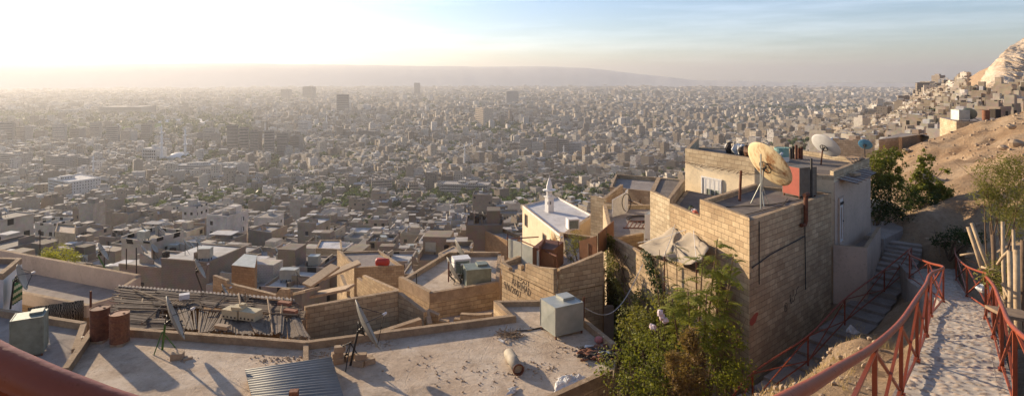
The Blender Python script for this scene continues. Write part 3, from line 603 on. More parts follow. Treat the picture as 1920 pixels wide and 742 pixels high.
# ------------------------------------------------------------------ trees of the city
def crown_mesh(mb,c,r,nl,size,clumps,rnd,flat=.8):
    c=Vector(c); cl=[]
    for k in range(clumps):
        while True:
            p=Vector((rnd.uniform(-1,1),rnd.uniform(-1,1),rnd.uniform(-1,1)))
            if p.length<1: break
        p=p.normalized()*(p.length**.6)*.78; cl.append((Vector((p.x*r[0],p.y*r[1],p.z*r[2])),rnd.uniform(.22,.42)))
    for k in range(nl):
        o,q=cl[rnd.randrange(clumps)]; g=Vector((rnd.gauss(0,1),rnd.gauss(0,1),rnd.gauss(0,.8))).normalized()*rnd.uniform(.5,1)
        p=c+o+Vector((g.x*r[0],g.y*r[1],g.z*r[2]))*q
        a=Vector((rnd.gauss(0,1),rnd.gauss(0,1),rnd.gauss(0,1))).normalized(); b=a.cross(g if abs(a.dot(g))<.9 else Vector((0,0,1))).normalized(); s=size*rnd.uniform(.6,1.3)
        mb.add([p-a*s*.5,p+b*s*.35,p+a*s*.5,p-b*s*.35],[(0,1,2,3)])
def city_tree(kind,seed):
    rnd=random.Random(seed); e=empty('city_tree' if kind!='cypress' else 'cypress_tree',(0,0,0)); t=MB(); h={'round':7,'wide':8,'cypress':11,'tall':12}[kind]
    t.tube([(0,0,-1),(0.1,0,h*.3),(.25,.1,h*.6)],[.4,.28,.12],6)
    for k in range(4): a=rnd.uniform(0,6.3); t.tube([(.05,0,h*.3),(math.cos(a)*h*.2,math.sin(a)*h*.2,h*.62)],[.16,.06],5)
    t.build('trunk',M['bark'],e); c=MB()
    r={'round':(3.3,3.3,3.0),'wide':(5,4.5,3.2),'cypress':(1.3,1.3,5.6),'tall':(3.6,3.4,5)}[kind]
    crown_mesh(c,(0,0,h*.62+ (0 if kind!='cypress' else -.8)),r,650 if kind!='cypress' else 420,.85,16,rnd)
    c.build('crown',M['leaf_mid' if seed%2 else 'leaf_dark'],e); return e
protos=[city_tree('round',1),city_tree('wide',2),city_tree('tall',4),city_tree('cypress',6),city_tree('round',3)]
spots=[(672,396,1,'near of a clump'),(684,400,2,''),(700,402,0,''),(660,392,0,''),(560,412,1,''),(574,410,0,''),(545,408,4,''),(200,372,1,''),(190,380,2,''),(215,376,0,''),(275,356,1,''),(290,352,2,''),(262,352,4,''),
 (425,392,1,''),(440,388,0,''),(515,340,4,''),(498,335,1,''),(835,424,1,''),(850,428,0,''),(868,430,4,''),(880,428,0,''),(820,420,0,''),(297,440,3,''),(303,460,3,''),(292,420,3,''),(308,480,3,''),(296,400,2,''),
 (940,386,1,''),(955,384,0,''),(968,390,2,''),(1000,372,0,''),(1098,362,1,''),(1120,356,0,''),(1145,368,4,''),(690,462,2,'big'),(880,470,1,''),(892,468,0,''),(780,392,4,''),(600,300,1,''),(640,290,0,''),(880,350,0,''),(1180,330,1,''),(1050,350,4,''),(360,360,0,''),(150,420,0,''),(330,330,1,''),
 (1495,300,1,''),(1500,282,0,''),(1470,290,2,''),(1290,330,0,''),(1740,218,0,''),(1760,232,1,''),(1715,236,4,''),(745,320,1,''),(468,408,0,'')]
used=set(); TREEN=[]
for i,(px,row,kd,_) in enumerate(spots):
    d=ray_ground(px,row); X,Y,z=at(px,d); o=protos[kd]
    sc={0:1,1:1.1,2:1.1,3:1.0,4:.9}[kd]*random.uniform(.85,1.2)*(1.0 if d>350 else .8)
    if kd in used: o=copy_tree(o,sc=sc)
    else: o.scale=(sc,)*3; used.add(kd)
    o.location=(X,Y,z+1.0); o.rotation_euler=(0,0,random.uniform(0,6)); TREEN.append((o,px,row,kd)); reserve(X,Y,3.6*sc)

# ------------------------------------------------------------------ houses: cull, pick the largest, make the rest one mass
RA=np.array(RES); kk=np.ones(len(HS),bool)
for i in range(0,len(HS),4000):
    s=slice(i,i+4000); dd2=(HS[s,0][:,None]-RA[:,0])**2+(HS[s,1][:,None]-RA[:,1])**2; kk[s]=~(dd2<(RA[:,2]+HS[s,4][:,None]*.55)**2).any(1)
HS=HS[kk]
gz=terr(HS[:,0],HS[:,1]); px=CX+F*HS[:,0]/HS[:,1]; rt=YH-F*(gz+HS[:,3]+2)/HS[:,1]
sil=np.interp(px,[-50,0,260,400,570,760,940,1120,1250,1290,1640,1700,1850,1930],[505,510,535,560,565,560,545,450,420,300,290,285,255,245])
vis=(px>-30)&(px<1950)&(rt<sil)
# slim the part nobody can see (behind the near roofs)
hid=(rt>sil+45)&(HS[:,1]<420); HS,gz,px,rt,vis=[q[~hid] for q in (HS,gz,px,rt,vis)]
size=HS[:,4]/HS[:,1]*F*(vis); order=np.argsort(-size); near=np.zeros(len(HS),bool); near[order[:286]]=True
tone=['sand','tan','pale beige','brown-grey','cream','dark brown','whitish']; rtone=['dusty','grey','pale','dark grey','whitewashed','brown']
HM=[M['city_wall'],M['city_block'],M['city_roof'],M['glass'],M['white_paint'],M['wood']]
ANC2=[(315,290,'the twin-minaret mosque'),(140,355,'the white school roof'),(1030,375,'the small white minaret'),(873,360,'the long pale complex'),(686,385,'the dark tree clump'),(690,450,'the lone dark tree'),(296,440,'the cypress street'),(560,400,'the round trees by centre'),(1110,360,'the smoke-hazed trees'),(1450,290,'the big block house roof'),(1830,215,'the hilltop tank house'),(1700,300,'the orange earth slope'),(450,530,'the reed roof'),(960,520,'the graffiti wall'),(60,480,'the long left parapet'),(850,420,'the tree row'),(1880,160,'the rock cliff')]
LBL={}
def near_phrase(px,row):
    b=min(ANC2,key=lambda a:(a[0]-px)**2+((a[1]-row)*1.6)**2); dx=px-b[0]; dy=(row-b[1])*1.6
    if abs(dx)>abs(dy): s='right of' if dx>0 else 'left of'
    else: s='below' if dy>0 else 'above'
    q=math.hypot(dx,dy); return ('just ' if q<60 else '' if q<140 else 'well ')+s+' '+b[2]
CLUT=[]
def individual(i):
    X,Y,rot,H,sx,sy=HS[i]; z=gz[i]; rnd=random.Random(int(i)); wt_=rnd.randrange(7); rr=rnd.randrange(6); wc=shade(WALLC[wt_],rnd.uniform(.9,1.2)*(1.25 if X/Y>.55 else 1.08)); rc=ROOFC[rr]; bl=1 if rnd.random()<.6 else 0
    H=max(3.2,H); nst=max(1,round(H/3.0)); e=empty('block_house',(X,Y,z)); c,s=math.cos(rot),math.sin(rot)
    g=lambda lx,ly:(X+lx*c-ly*s,Y+lx*s+ly*c)
    w=MB(); w.col=wc; w.box(X,Y,z-4,sx,sy,H+4,rot,bl,bl)
    feats=[]
    low=rnd.random()<.45
    if low:
        a=rnd.choice((-1,1)); x_,y_=g(a*(sx*.5+sx*.18),rnd.uniform(-.2,.2)*sy); w.col=shade(wc,rnd.uniform(.85,1.1)); w.box(x_,y_,z-4,sx*.36,sy*rnd.uniform(.5,.9),H*rnd.uniform(.45,.75)+4,rot,1-bl,1-bl); feats.append('a lower side wing')
    w.build('wall',HM,e)
    r=MB(); r.col=rc; r.box(X,Y,z+H+.004,sx-.3,sy-.3,.05,rot,2); r.build('roof',HM,e)
    ph=rnd.choice((.3,.6,.9,1.0)); p=MB(); p.col=shade(wc,1.08); hx,hy=sx/2,sy/2; cs=[g(-hx,-hy),g(hx,-hy),g(hx,hy),g(-hx,hy)]
    for k in range(4):
        if rnd.random()<.88:
            a,b=cs[k],cs[(k+1)%4]; h0=ph*rnd.uniform(.7,1.1); p.wall(a,b,z+H,(z+H+h0,z+H+h0*rnd.choice((1,1,1,.6))),.22,bl,bl)
    if p.v: p.build('parapet',HM,e)
    if rnd.random()<(.5 if Y>300 else .35):
        lx,ly=rnd.uniform(-.25,.25)*sx,rnd.uniform(-.1,.28)*sy; q=MB(); q.col=shade(wc,rnd.uniform(.85,1.2)); x_,y_=g(lx,ly); q.box(x_,y_,z+H,rnd.uniform(2.0,3.3),rnd.uniform(1.9,3.0),rnd.uniform(2.1,2.6),rot,1,1);  q.build('roof_room',HM,e); feats.append('a roof room')
    # walls that face the camera get openings
    v=Vector((-X,-Y)).normalized()
    for k in range(4):
        a,b=Vector(cs[k]),Vector(cs[(k+1)%4]); t=(b-a); L_=t.length; t/=L_; nrm=Vector((t.y,-t.x))
        if nrm.dot(v)<.12: continue
        for st in range(nst):
            for j in range(max(1,int(L_/3.2))):
                if rnd.random()<.35: continue
                u=(j+.5)/max(1,int(L_/3.2)); p0=a+t*L_*u+nrm*.03; zz=z+st*3.0+1.1
                if zz+1.2>z+H: continue
                wnd=MB(); ro=math.atan2(t.y,t.x); wnd.box(p0.x,p0.y,zz,.95,.1,1.15,ro,3)
                if rnd.random()<.5: wnd.box(p0.x+nrm.x*.05,p0.y+nrm.y*.05,zz-.1,1.15,.16,.1,ro,4)
                if rnd.random()<.3:
                    wnd.box(p0.x-t.x*.26+nrm.x*.07,p0.y-t.y*.26+nrm.y*.07,zz,.42,.06,1.1,ro,rnd.choice((4,5)))
                wnd.build('window',HM,e)
    if Y<420:
        for q in range(rnd.randint(1,3)):
            u=rnd.uniform(-.3,.3); a,b=(g(u*sx,-hy+.2),g(u*sx,hy-.2)) if rnd.random()<.5 else (g(-hx+.2,u*sy),g(hx-.2,u*sy)); k0=rnd.uniform(0,.5); k1=rnd.uniform(k0+.25,1); A_=Vector(a).lerp(Vector(b),k0); B_=Vector(a).lerp(Vector(b),k1); p=MB(); p.col=shade(wc,rnd.uniform(.9,1.25)); h0=rnd.uniform(.6,1.9); p.wall(A_,B_,z+H+.06,(z+H+h0,z+H+h0*rnd.choice((1,.7,.4))),.2,bl,bl); p.build('roof_wall',HM,e)
        if rnd.random()<.4: lx,ly=rnd.uniform(-.3,.3)*sx,rnd.uniform(-.3,.3)*sy; x_,y_=g(lx,ly); p=MB(); p.col=rnd.choice(((.6,.58,.55),(.3,.29,.28),(.45,.4,.34))); p.box(x_,y_,z+H+1.7+rnd.random()*.5,rnd.uniform(1.8,3),rnd.uniform(1.6,2.4),.07,rot+.1,2); p.build('sheet_awning',HM,e)
    if rnd.random()<.75 and len(CLUT)<280:
        for q in range(rnd.randint(1,3)): lx,ly=rnd.uniform(-.38,.38)*sx,rnd.uniform(-.4,.0)*sy; x_,y_=g(lx,ly); CLUT.append((rnd.choice('tddb'),x_,y_,z+H+.054,i))
    ft=(' and '.join(feats[:1])) if feats else ('a high parapet' if ph>.8 else 'a low parapet')
    e['label']='x'; st={1:'one-storey',2:'two-storey',3:'three-storey',4:'four-storey'}.get(nst,'tall'); e['category']='house'; e['group']='block houses crowding the slope below the viewpoint'
    rowc=YH-F*(z+H)/Y; pxc=CX+F*X/Y
    LBL.setdefault('%s %s house with %s, %s'%(tone[wt_],st,ft,near_phrase(pxc,rowc)),[]).append((pxc,e))
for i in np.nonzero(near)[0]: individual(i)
ords=['leftmost','second from left','third from left','fourth from left','fifth from left','sixth from left','seventh from left']
for k,v in LBL.items():
    v.sort(key=lambda a:a[0])
    for j,(_,e) in enumerate(v): e['label']=(k if len(k.split())<=15 else k.replace(' the ',' ')) if len(v)==1 else k.replace(' house with a ',' house, ',1).replace(' the ',' ')+' ('+(ords[j] if j<7 else str(j+1)+'th')+')'
# the mass
far=~near; H_=HS[far]; g_=gz[far]; n=len(H_); r=np.random.default_rng(5)
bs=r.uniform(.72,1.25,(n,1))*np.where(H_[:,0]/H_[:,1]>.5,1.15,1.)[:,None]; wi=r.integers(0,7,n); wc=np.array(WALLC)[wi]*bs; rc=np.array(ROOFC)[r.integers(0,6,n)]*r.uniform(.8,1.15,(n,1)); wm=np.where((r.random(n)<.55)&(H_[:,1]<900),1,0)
B=[np.stack([H_[:,0],H_[:,1],g_-3,H_[:,4],H_[:,5],H_[:,3]+3,H_[:,2]],-1)]; WC=[wc]; RC=[rc]; WM=[wm]
def extra(sel,fx,fy,sxr,syr,h,z_off,colk=None):
    q=H_[sel]; m=len(q); lx=r.uniform(-fx,fx,m)*q[:,4]; ly=r.uniform(-fy,fy,m)*q[:,5]; c=np.cos(q[:,2]); s=np.sin(q[:,2])
    a=r.uniform(*sxr,m); b=r.uniform(*syr,m)
    if sxr[1]<=1.01: a=a*q[:,4]; b=b*q[:,5]
    B.append(np.stack([q[:,0]+lx*c-ly*s,q[:,1]+lx*s+ly*c,g_[sel]+q[:,3]+z_off,a,b,r.uniform(*h,m),q[:,2]],-1)); k=wc[sel]*r.uniform(.8,1.25,(m,1)) if colk is None else np.tile(np.array(colk),(m,1)); WC.append(k); RC.append((rc[sel]*r.uniform(.8,1.3,(m,1))) if colk is None else k); WM.append(np.ones(m,int))
dn=H_[:,1]
extra(r.random(n)<.6,.25,.25,(.3,.6),(.3,.6),(2,3.2),0); extra((r.random(n)<.5)&(dn<2800),.35,.35,(.15,.35),(.15,.4),(1.2,2.6),0)
extra((r.random(n)<.8)&(dn<1800),.4,.4,(1.1,2.2),(1.1,2.2),(.9,1.6),0,(.62,.61,.58)); extra((r.random(n)<.35)&(dn>1000),.3,.3,(.15,.35),(.15,.35),(1,3),0,(.66,.6,.5)); extra((r.random(n)<.5)&(dn<1100),.4,.4,(.8,1.8),(.1,.3),(1.2,1.9),0,(.3,.28,.26)); extra((r.random(n)<.5)&(dn<1600),.55,.55,(.35,.7),(.35,.7),(-2.5,-.5),0)
# parapets: thin boxes on two edges of the nearer roofs
for ax,sg in ((0,1),(0,-1),(1,1),(1,-1)):
    sel=(r.random(n)<.75)&(dn<1000); q=H_[sel]; m=len(q); c=np.cos(q[:,2]); s=np.sin(q[:,2]); lx=(q[:,4]*.5-.13)*sg if ax==0 else q[:,4]*0; ly=(q[:,5]*.5-.13)*sg if ax==1 else q[:,5]*0
    a=np.full(m,.24) if ax==0 else q[:,4]-.5; b=np.full(m,.24) if ax==1 else q[:,5]-.5
    B.append(np.stack([q[:,0]+lx*c-ly*s,q[:,1]+lx*s+ly*c,g_[sel]+q[:,3],a,b,r.uniform(.5,1.1,m),q[:,2]],-1)); WC.append(wc[sel]); RC.append(wc[sel]*1.1); WM.append(np.ones(m,int))
B=np.concatenate(B); B[:,5]=np.where(B[:,5]<0,.6,B[:,5])
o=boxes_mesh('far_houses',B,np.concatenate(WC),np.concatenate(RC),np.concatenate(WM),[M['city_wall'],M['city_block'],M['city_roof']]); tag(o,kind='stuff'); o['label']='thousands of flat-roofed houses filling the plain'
# tree masses between the far houses
tr=np.random.default_rng(12); tv=[];nt=0
cand=[]
for k in range(12000):
    d=math.exp(tr.uniform(math.log(480),math.log(5200))); t=tr.uniform(-.95,.75); X,Y=t*d,d
    pk=fbm(np.array([X/900]),np.array([Y/900]),3,19)[0]>.13; left=(t<-.44)&(d>1500)&(d<2500)
    if pk or left or tr.random()<.42*min(1,900/d): cand.append((X,Y))
cand=np.array(cand); cz=terr_far(cand[:,0],cand[:,1]); vs=[]
for (X,Y),z in zip(cand,cz):
    if z>-75 or (X/Y<-.44 and 1500<Y<2500 and tr.random()<.0): continue
    s=tr.uniform(3,6.5)*(1+Y/2200); n_=34; p=tr.normal(0,1,(n_,3)); p/=np.linalg.norm(p,axis=1)[:,None]; p*=tr.uniform(.55,1,(n_,1))*np.array([s,s,s*.7]); a=tr.normal(0,1,(n_,3)); a/=np.linalg.norm(a,axis=1)[:,None]; b=np.cross(a,p); b/=np.linalg.norm(b,axis=1)[:,None]+1e-6; q=s*.33
    p=p+np.array([X,Y,z+s*.8+3]); vs.append(np.stack([p-a*q,p-b*q,p+a*q,p+b*q],1))
V=np.concatenate(vs).reshape(-1,3); o=mkmesh('city_greenery',V,np.arange(len(V)).reshape(-1,4),M['leaf_dark'],loc=(0,0,0)); tag(o,kind='stuff')
# labels of the single trees
TL={}
for o,px_,row_,kd in TREEN:
    TL.setdefault('%s tree, %s'%({0:'small green',1:'broad green',2:'tall dark green',3:'slim dark cypress',4:'small dark'}[kd],near_phrase(px_,row_-6).replace('well ','far ')),[]).append((px_,row_,o))
for k,v in TL.items():
    v.sort(key=lambda a:a[0]); 
    for j,(_,_,o) in enumerate(v): tag(o,k if len(v)==1 else k+' ('+ords[j]+')','tree','trees scattered among the city houses')
# things on the roofs of the near city houses
def small_tank():
    e=empty('roof_water_tank',(0,0,0)); m=MB(); m.box(0,0,.35,1.3,1.0,1.1); m.build('tank_body',M['galv'],e); m=MB()
    for a in (-.5,.5):
        for b in (-.35,.35): m.box(a,b,0,.08,.08,.36)
    m.build('stand',M['dark_metal'],e); return e
def small_dish():
    e=empty('satellite_dish',(0,0,0)); m=MB(); ax=Vector((.75,.35,.55)); m.lathe(Vector((0,0,1.35))+ax*.12,[(.02,-.16),(.4,-.10),(.65,.0),(.66,.015),(.4,-.06),(.03,-.12)],16,axis=ax); m.build('dish',M['dish_grey'],e,True); m=MB(); m.tube([(0,0,0),(0,0,1.3)],.035,6); m.tube([(.35,.35,0),(0,0,.9)],.02,5); m.build('pole',M['dark_metal'],e); return e
def small_barrel():
    e=empty('roof_barrel',(0,0,0)); m=MB(); m.lathe((0,0,.12),[(.4,0),(.42,.25),(.4,.5),(.42,.75),(.4,1.0),(.1,1.08)],12); m.build('tank_body',M['dark_stuff'],e); m=MB(); m.box(0,0,0,.8,.3,.12); m.box(0,.2,.0,.3,.7,.115); m.build('block_base',M['stone'],e); return e
PR={'t':small_tank(),'d':small_dish(),'b':small_barrel()}; US=set()
LB={'t':('small pale metal water tank on the roof of a city house','water tank','water tanks on the city roofs'),'d':('small grey satellite dish on the roof of a city house','satellite dish','satellite dishes on the city roofs'),'b':('dark barrel standing on the roof of a city house','barrel','barrels on the city roofs')}
for k,x,y,z,_ in CLUT:
    o=PR[k]
    if k in US: o=copy_tree(o)
    US.add(k); o.location=(x,y,z); o.rotation_euler=(0,0,random.uniform(-.2,.2)); tag(o,*LB[k])
# ------------------------------------------------------------------ houses built by hand next to the viewpoint
def inset(poly,t):
    n=len(poly); a=sum(poly[i][0]*poly[(i+1)%n][1]-poly[(i+1)%n][0]*poly[i][1] for i in range(n)); 
    if a<0: t=-t
    out=[]
    for i in range(n):
        p0,p1,p2=Vector(poly[i-1]),Vector(poly[i]),Vector(poly[(i+1)%n]); d1=(p1-p0).normalized(); d2=(p2-p1).normalized()
        n1=Vector((-d1.y,d1.x)); n2=Vector((-d2.y,d2.x)); b=(n1+n2); k=t/max(.35,(1+n1.dot(n2))); q=p1+b*k; out.append((q.x,q.y))
    return out
def ring(mb,poly,th,z0,hs,mi=0,top=None):      # hs: height per edge (0 = no parapet there)
    n=len(poly); ins=inset(poly,th)
    for i in range(n):
        h=hs[i] if hasattr(hs,'__len__') else hs
        if not h: continue
        j=(i+1)%n; ha,hb=h if hasattr(h,'__len__') else (h,h)
        mb.prism([poly[i],poly[j],ins[j],ins[i]],z0,[z0+ha,z0+hb,z0+hb,z0+ha],mi,top,False)
def house(name,label,cat,poly,zr,par,mats,zb=-16,th=.22,parmat=None,rise=None):
    poly=[tuple(p[:2]) for p in poly]; n=len(poly)
    a=sum(poly[i][0]*poly[(i+1)%n][1]-poly[(i+1)%n][0]*poly[i][1] for i in range(n))
    if a<0:
        poly=poly[::-1]
        if hasattr(par,'__len__'): par=[(q[::-1] if hasattr(q,'__len__') else q) for q in par[::-1]]; par=par[1:]+par[:1]
    c=(sum(p[0] for p in poly)/n,sum(p[1] for p in poly)/n,zb); e=empty(name,c,label,cat)
    m=MB(); m.prism(poly,zb,zr,0,0); m.build('wall',mats[0],e)
    m=MB(); m.prism(inset(poly,th+.004 if par else .004),zr,zr+.03,0); m.build('roof',mats[1],e)
    if par: m=MB(); ring(m,poly,th,zr+.001,par,0,1); m.build('parapet',[mats[2] if len(mats)>2 else mats[0],M['edge']],e)
    return e
def wallprof(mb,a,b,prof,th,z0,mi=0,top=None):  # wall with a broken top edge; prof: (u 0..1, z)
    a=Vector(a[:2]);b=Vector(b[:2]);t=(b-a);nx=Vector((-t.y,t.x)).normalized()*th/2; prof=list(prof)
    for s_,(u0,z_0) in enumerate(prof[:-1]):
        u1,z1=prof[s_+1]
        if u1-u0<1e-4: continue
        p,q=a+t*u0,a+t*u1; mb.prism([(p-nx)[:],(q-nx)[:],(q+nx)[:],(p+nx)[:]],z0,[z_0,z1,z1,z_0],mi,top)
def jag(z,n,amp,seed,step=.2,tilt=0):
    r=random.Random(seed); out=[]; cur=z
    for k in range(n):
        cur=z+tilt*k/n+step*r.choice((0,0,0,-1,-1,-2,1))*amp; out+=[(k/n,cur),((k+1)/n,cur)]
    return out
def near_wall(name,label,a,b,prof,th,z0,mat): 
    m=MB(); wallprof(m,a,b,prof,th,z0,0,1); o=m.build(name,[mat,M['edge']]); return tag(o,label,'wall')
def sides(e,a,b,u,z,w,h,mat,name='window',frame=None,proud=.03,bars=0):
    a=Vector(a[:2]);b=Vector(b[:2]);t=(b-a).normalized();L_=(b-a).length;nr=Vector((t.y,-t.x)); p=a+t*L_*u+nr*proud*.5; ro=math.atan2(t.y,t.x)
    m=MB(); m.box(p.x,p.y,z,w,proud+.02,h,ro); o=m.build(name,mat,e)
    if frame is not None:
        f=MB(); q=p+nr*.03
        for (dx,dz,ww,hh) in ((0,-.06,w+.16,.07),(0,h,w+.16,.07),(-w/2-.04,.01,.08,h-.02),(w/2+.04,.01,.08,h-.02)): f.box(q.x+t.x*dx,q.y+t.y*dx,z+dz,ww,.07,hh,ro)
        o2=f.build('frame',frame,o)
    if bars:
        f=MB(); q=p+nr*.07
        for k in range(bars): x_=-w/2+w*(k+.5)/bars; f.box(q.x+t.x*x_,q.y+t.y*x_,z,.025,.025,h,ro)
        f.box(q.x,q.y,z+h*.5,w,.02,.025,ro); f.build('bars',M['white_paint'] if frame is not None else M['dark_metal'],o)
    return o
BW=M['block_warm'];BP=M['block_pale'];BB=M['block_brown'];RD=M['roof_dust'];RG=M['roof_grey'];RK=M['roof_dark'];ED=M['edge']
big=[(-16.3,22.8),(-7.5,21.45),(-.1,23.75),(-.8,25.4),(1.85,25.5),(2.75,23.9),(3.8,21.2),(3.3,19.2),(1.25,17.6),(1.2,15.0),(-14.1,15.0),(-14.9,19.4)]
house('low_house','big dusty concrete roof at bottom with drums, dishes and a square tank','house',big,-10,[.3,.3,.22,.24,.3,.28,0,.34,.34,.2,.2,.3],(BW,RD,ED),th=.2)
m=MB(); m.wall((-7.45,21.2),(-7.0,19.9),-10+.03,(-9.75,-9.8),.18); tag(m.build('kerb_wall',ED),'short cement kerb crossing the big roof behind the grey corrugated sheet','wall')
house('low_house','lower roof at bottom left carrying the greenish box tank','house',[(-28,28.2),(-18.4,25.4),(-17.0,23.0),(-15.15,19.4),(-14.4,15.2),(-28,15.2)],-11,[.32,.3,.0,.0,0,0],(BW,RG,ED))
house('low_house','large grey roof at left with a long bare parapet behind it','house',[(-40,41),(-21.2,33.5),(-21.0,31.6),(-21.9,30.2),(-30,33.2),(-40,35.5)],-12.5,[1.1,1.0,.62,.62,.62,.3],(BB,M['roof_grey'],M['plaster']))
e=house('white_house','white-walled house cut by the left edge of the picture','house',[(-24.2,27.9),(-25.3,30.3),(-34,30.9),(-34,27.9)],-9.75,[.3,.3,.3,.3],(M['white_wall'],RG,ED),zb=-15)
# reed roof
pc=[P(222,540,29.3),P(556,566,26.4),P(577,637,22.7),P(192,614,24.2)]
e=empty('reed_roof_house',(-14,26,-15),'low yard roofed with weathered reed mats and poles beside the drums','house'); g=[(p.x,p.y) for p in pc]
g=[(-19.3,29.2),(-10.2,26.3),(-7.95,22.6),(-16.6,23.9)]
m=MB(); m.prism(g,-15,-12.3,0,0); m.build('floor',RK,e)
m=MB(); 
for a,b in ((0,1),(1,2),(0,3)): m.wall(g[a],g[b],-15,-11.0,.2)
m.build('wall',BB,e)
def bil(u,v): return pc[0]*(1-u)*(1-v)+pc[1]*u*(1-v)+pc[3]*(1-u)*v+pc[2]*u*v
M['reed']=m_plain('weathered reed',(.17,.125,.09),.95,.5,5,c2=(.075,.052,.04)); M['reed2']=m_plain('pale reed',(.27,.21,.155),.95,.4,5,c2=(.12,.09,.065))
rr=random.Random(3)
for k,(u0,v0,u1,v1,dr,mt,tw) in enumerate(((.0,.0,.26,.42,1,'reed',.02),(.24,.02,.5,.46,1,'reed',.0),(.5,.0,.76,.42,1,'reed',-.02),(.74,.02,1.0,.5,1,'reed',.03),(.02,.42,.3,.75,1,'reed',-.05),(.1,.72,.38,1.0,1,'reed',.04),(.36,.44,.60,.96,0,'reed2',.10),(.58,.46,.76,.98,0,'reed2',-.05),(.74,.5,.9,.98,0,'reed2',.03),(.89,.5,1.0,.97,0,'reed2',-.03))):
    m=MB(); lift=.03+.035*(k%3)
    nn=34 if dr else 30
    for i in range(nn):
        if rr.random()<.06: continue
        w=(i+.5)/nn; j0,j1=rr.uniform(-.02,.03),rr.uniform(-.03,.02); sk=tw*(w-.5)
        if dr: a,b=bil(u0+j0,v0+(v1-v0)*w+sk),bil(u1+j1,v0+(v1-v0)*w-sk)
        else: a,b=bil(u0+(u1-u0)*w+sk,v0+j0),bil(u0+(u1-u0)*w-sk,v1+j1)
        zz=Vector((0,0,lift+rr.uniform(-.015,.02)+.05*math.sin(w*7+k))); mid=a.lerp(b,.5)+zz-Vector((0,0,.03)); m.beam(a+zz,mid,.05,.03); m.beam(mid,b+zz,.05,.03)
    o=m.build('reed_mat',M[mt],e)
for k in range(9):
    u=.04+k*.117; m=MB(); m.tube([bil(u,-.02)+Vector((0,0,-.06)),bil(u+.03*math.sin(k),1.02)+Vector((0,0,.0))],.05,6); m.build('pole',M['wood'],e)
for k,(a,b,c,d) in enumerate(((.1,.1,.35,.45),(.28,.5,.2,.95),(.62,.1,.55,.5),(.85,.05,.84,.98),(.32,.3,.38,.95),(.7,-.03,.7,.5),(.93,0,.9,.5),(.05,.62,.33,.58),(.5,.52,.98,.5))):
    m=MB(); m.tube([bil(a,b)+Vector((0,0,.16)),bil(c,d)+Vector((0,0,.18))],.04,5); m.build('batten',M['wood'],e)
m=MB(); N=46
for i in range(N):
    u0,u1=i/N,(i+.55)/N; a,b=bil(u0*.99,-.03),bil(u1*.99,-.03); dn=(bil(u0,.03)-bil(u0,-.03)).normalized()*.35; z_=Vector((0,0,.14)); m.quad(a+z_,b+z_,b+dn+z_,a+dn+z_); m.quad(a+z_-Vector((0,0,.06)),a+z_,a+dn+z_,a+dn+z_-Vector((0,0,.06)))
m.quad(bil(0,-.03)+Vector((0,0,.09)),bil(.99,-.03)+Vector((0,0,.09)),bil(.99,.02)+Vector((0,0,.09)),bil(0,.02)+Vector((0,0,.09)))
m.build('corrugated_edge',M['roof_grey'],e)
# walled yard G, roof H, yard J
near_wall('block_wall','long block wall of the walled yard behind the middle dish',(-9.5,26.9),(-5.55,29.0),[(0,-10.62),(.97,-10.62),(1,-10.75)],.22,-14.5,BW)
near_wall('block_wall','stub of block wall at the left corner of the walled yard',(-9.5,26.75),(-9.1,24.2),[(0,-10.75),(.3,-10.9),(.3,-11.3),(1,-11.4)],.22,-14.5,BB)
near_wall('block_wall','block wall running toward the viewer on the right of the walled yard',(-5.5,28.85),(-4.1,27.75),[(0,-10.7),(.5,-10.95),(1,-11.2)],.22,-14.5,BW)
near_wall('block_wall','mud-topped low wall slanting across the foot of the walled yard',(-8.4,24.0),(-4.2,26.9),[(0,-11.35),(.5,-11.2),(.52,-11.3),(1,-11.15)],.28,-14.5,ED)
m=MB(); m.prism([(-9.4,26.7),(-5.6,28.8),(-4.2,27.6),(-.3,24.2),(-7.4,22)],-15,-13.2); o=m.build('yard_floor',RG); tag(o,kind='structure')
house('low_house','flat pale roof with propped dishes behind the walled yard','house',[(-6.3,32.6),(-4.25,30.2),(-.72,31.9),(-.7,38),(-4.2,38)],-11.75,[.55,.5,.2,.3,.3],(BW,RD,ED))
house('low_house','sunken shaded roof below the graffiti wall with stepped broken parapet','house',[(-4.05,28.3),(-4.35,30.0),(-.72,31.6),(-.62,29.2),(-.5,26.2),(-1.6,25.6)],-12.6,0,(BW,RG))
near_wall('block_wall','broken stepped parapet of the sunken roof, left of the graffiti wall',(-4.05,28.3),(-.95,27.6),[(0,-11.3),(.18,-11.5),(.18,-11.75),(.33,-11.75),(.33,-11.95),(.42,-11.95),(.42,-11.6),(.52,-11.6),(.52,-11.35),(.8,-11.3),(1,-11.2)],.24,-14.5,BW)
near_wall('block_wall','end wall of the sunken roof running toward the big roof',(-4.1,28.2),(-3.4,26.2),[(0,-11.3),(.4,-11.6),(.4,-11.9),(1,-12.2)],.22,-14.5,BW)
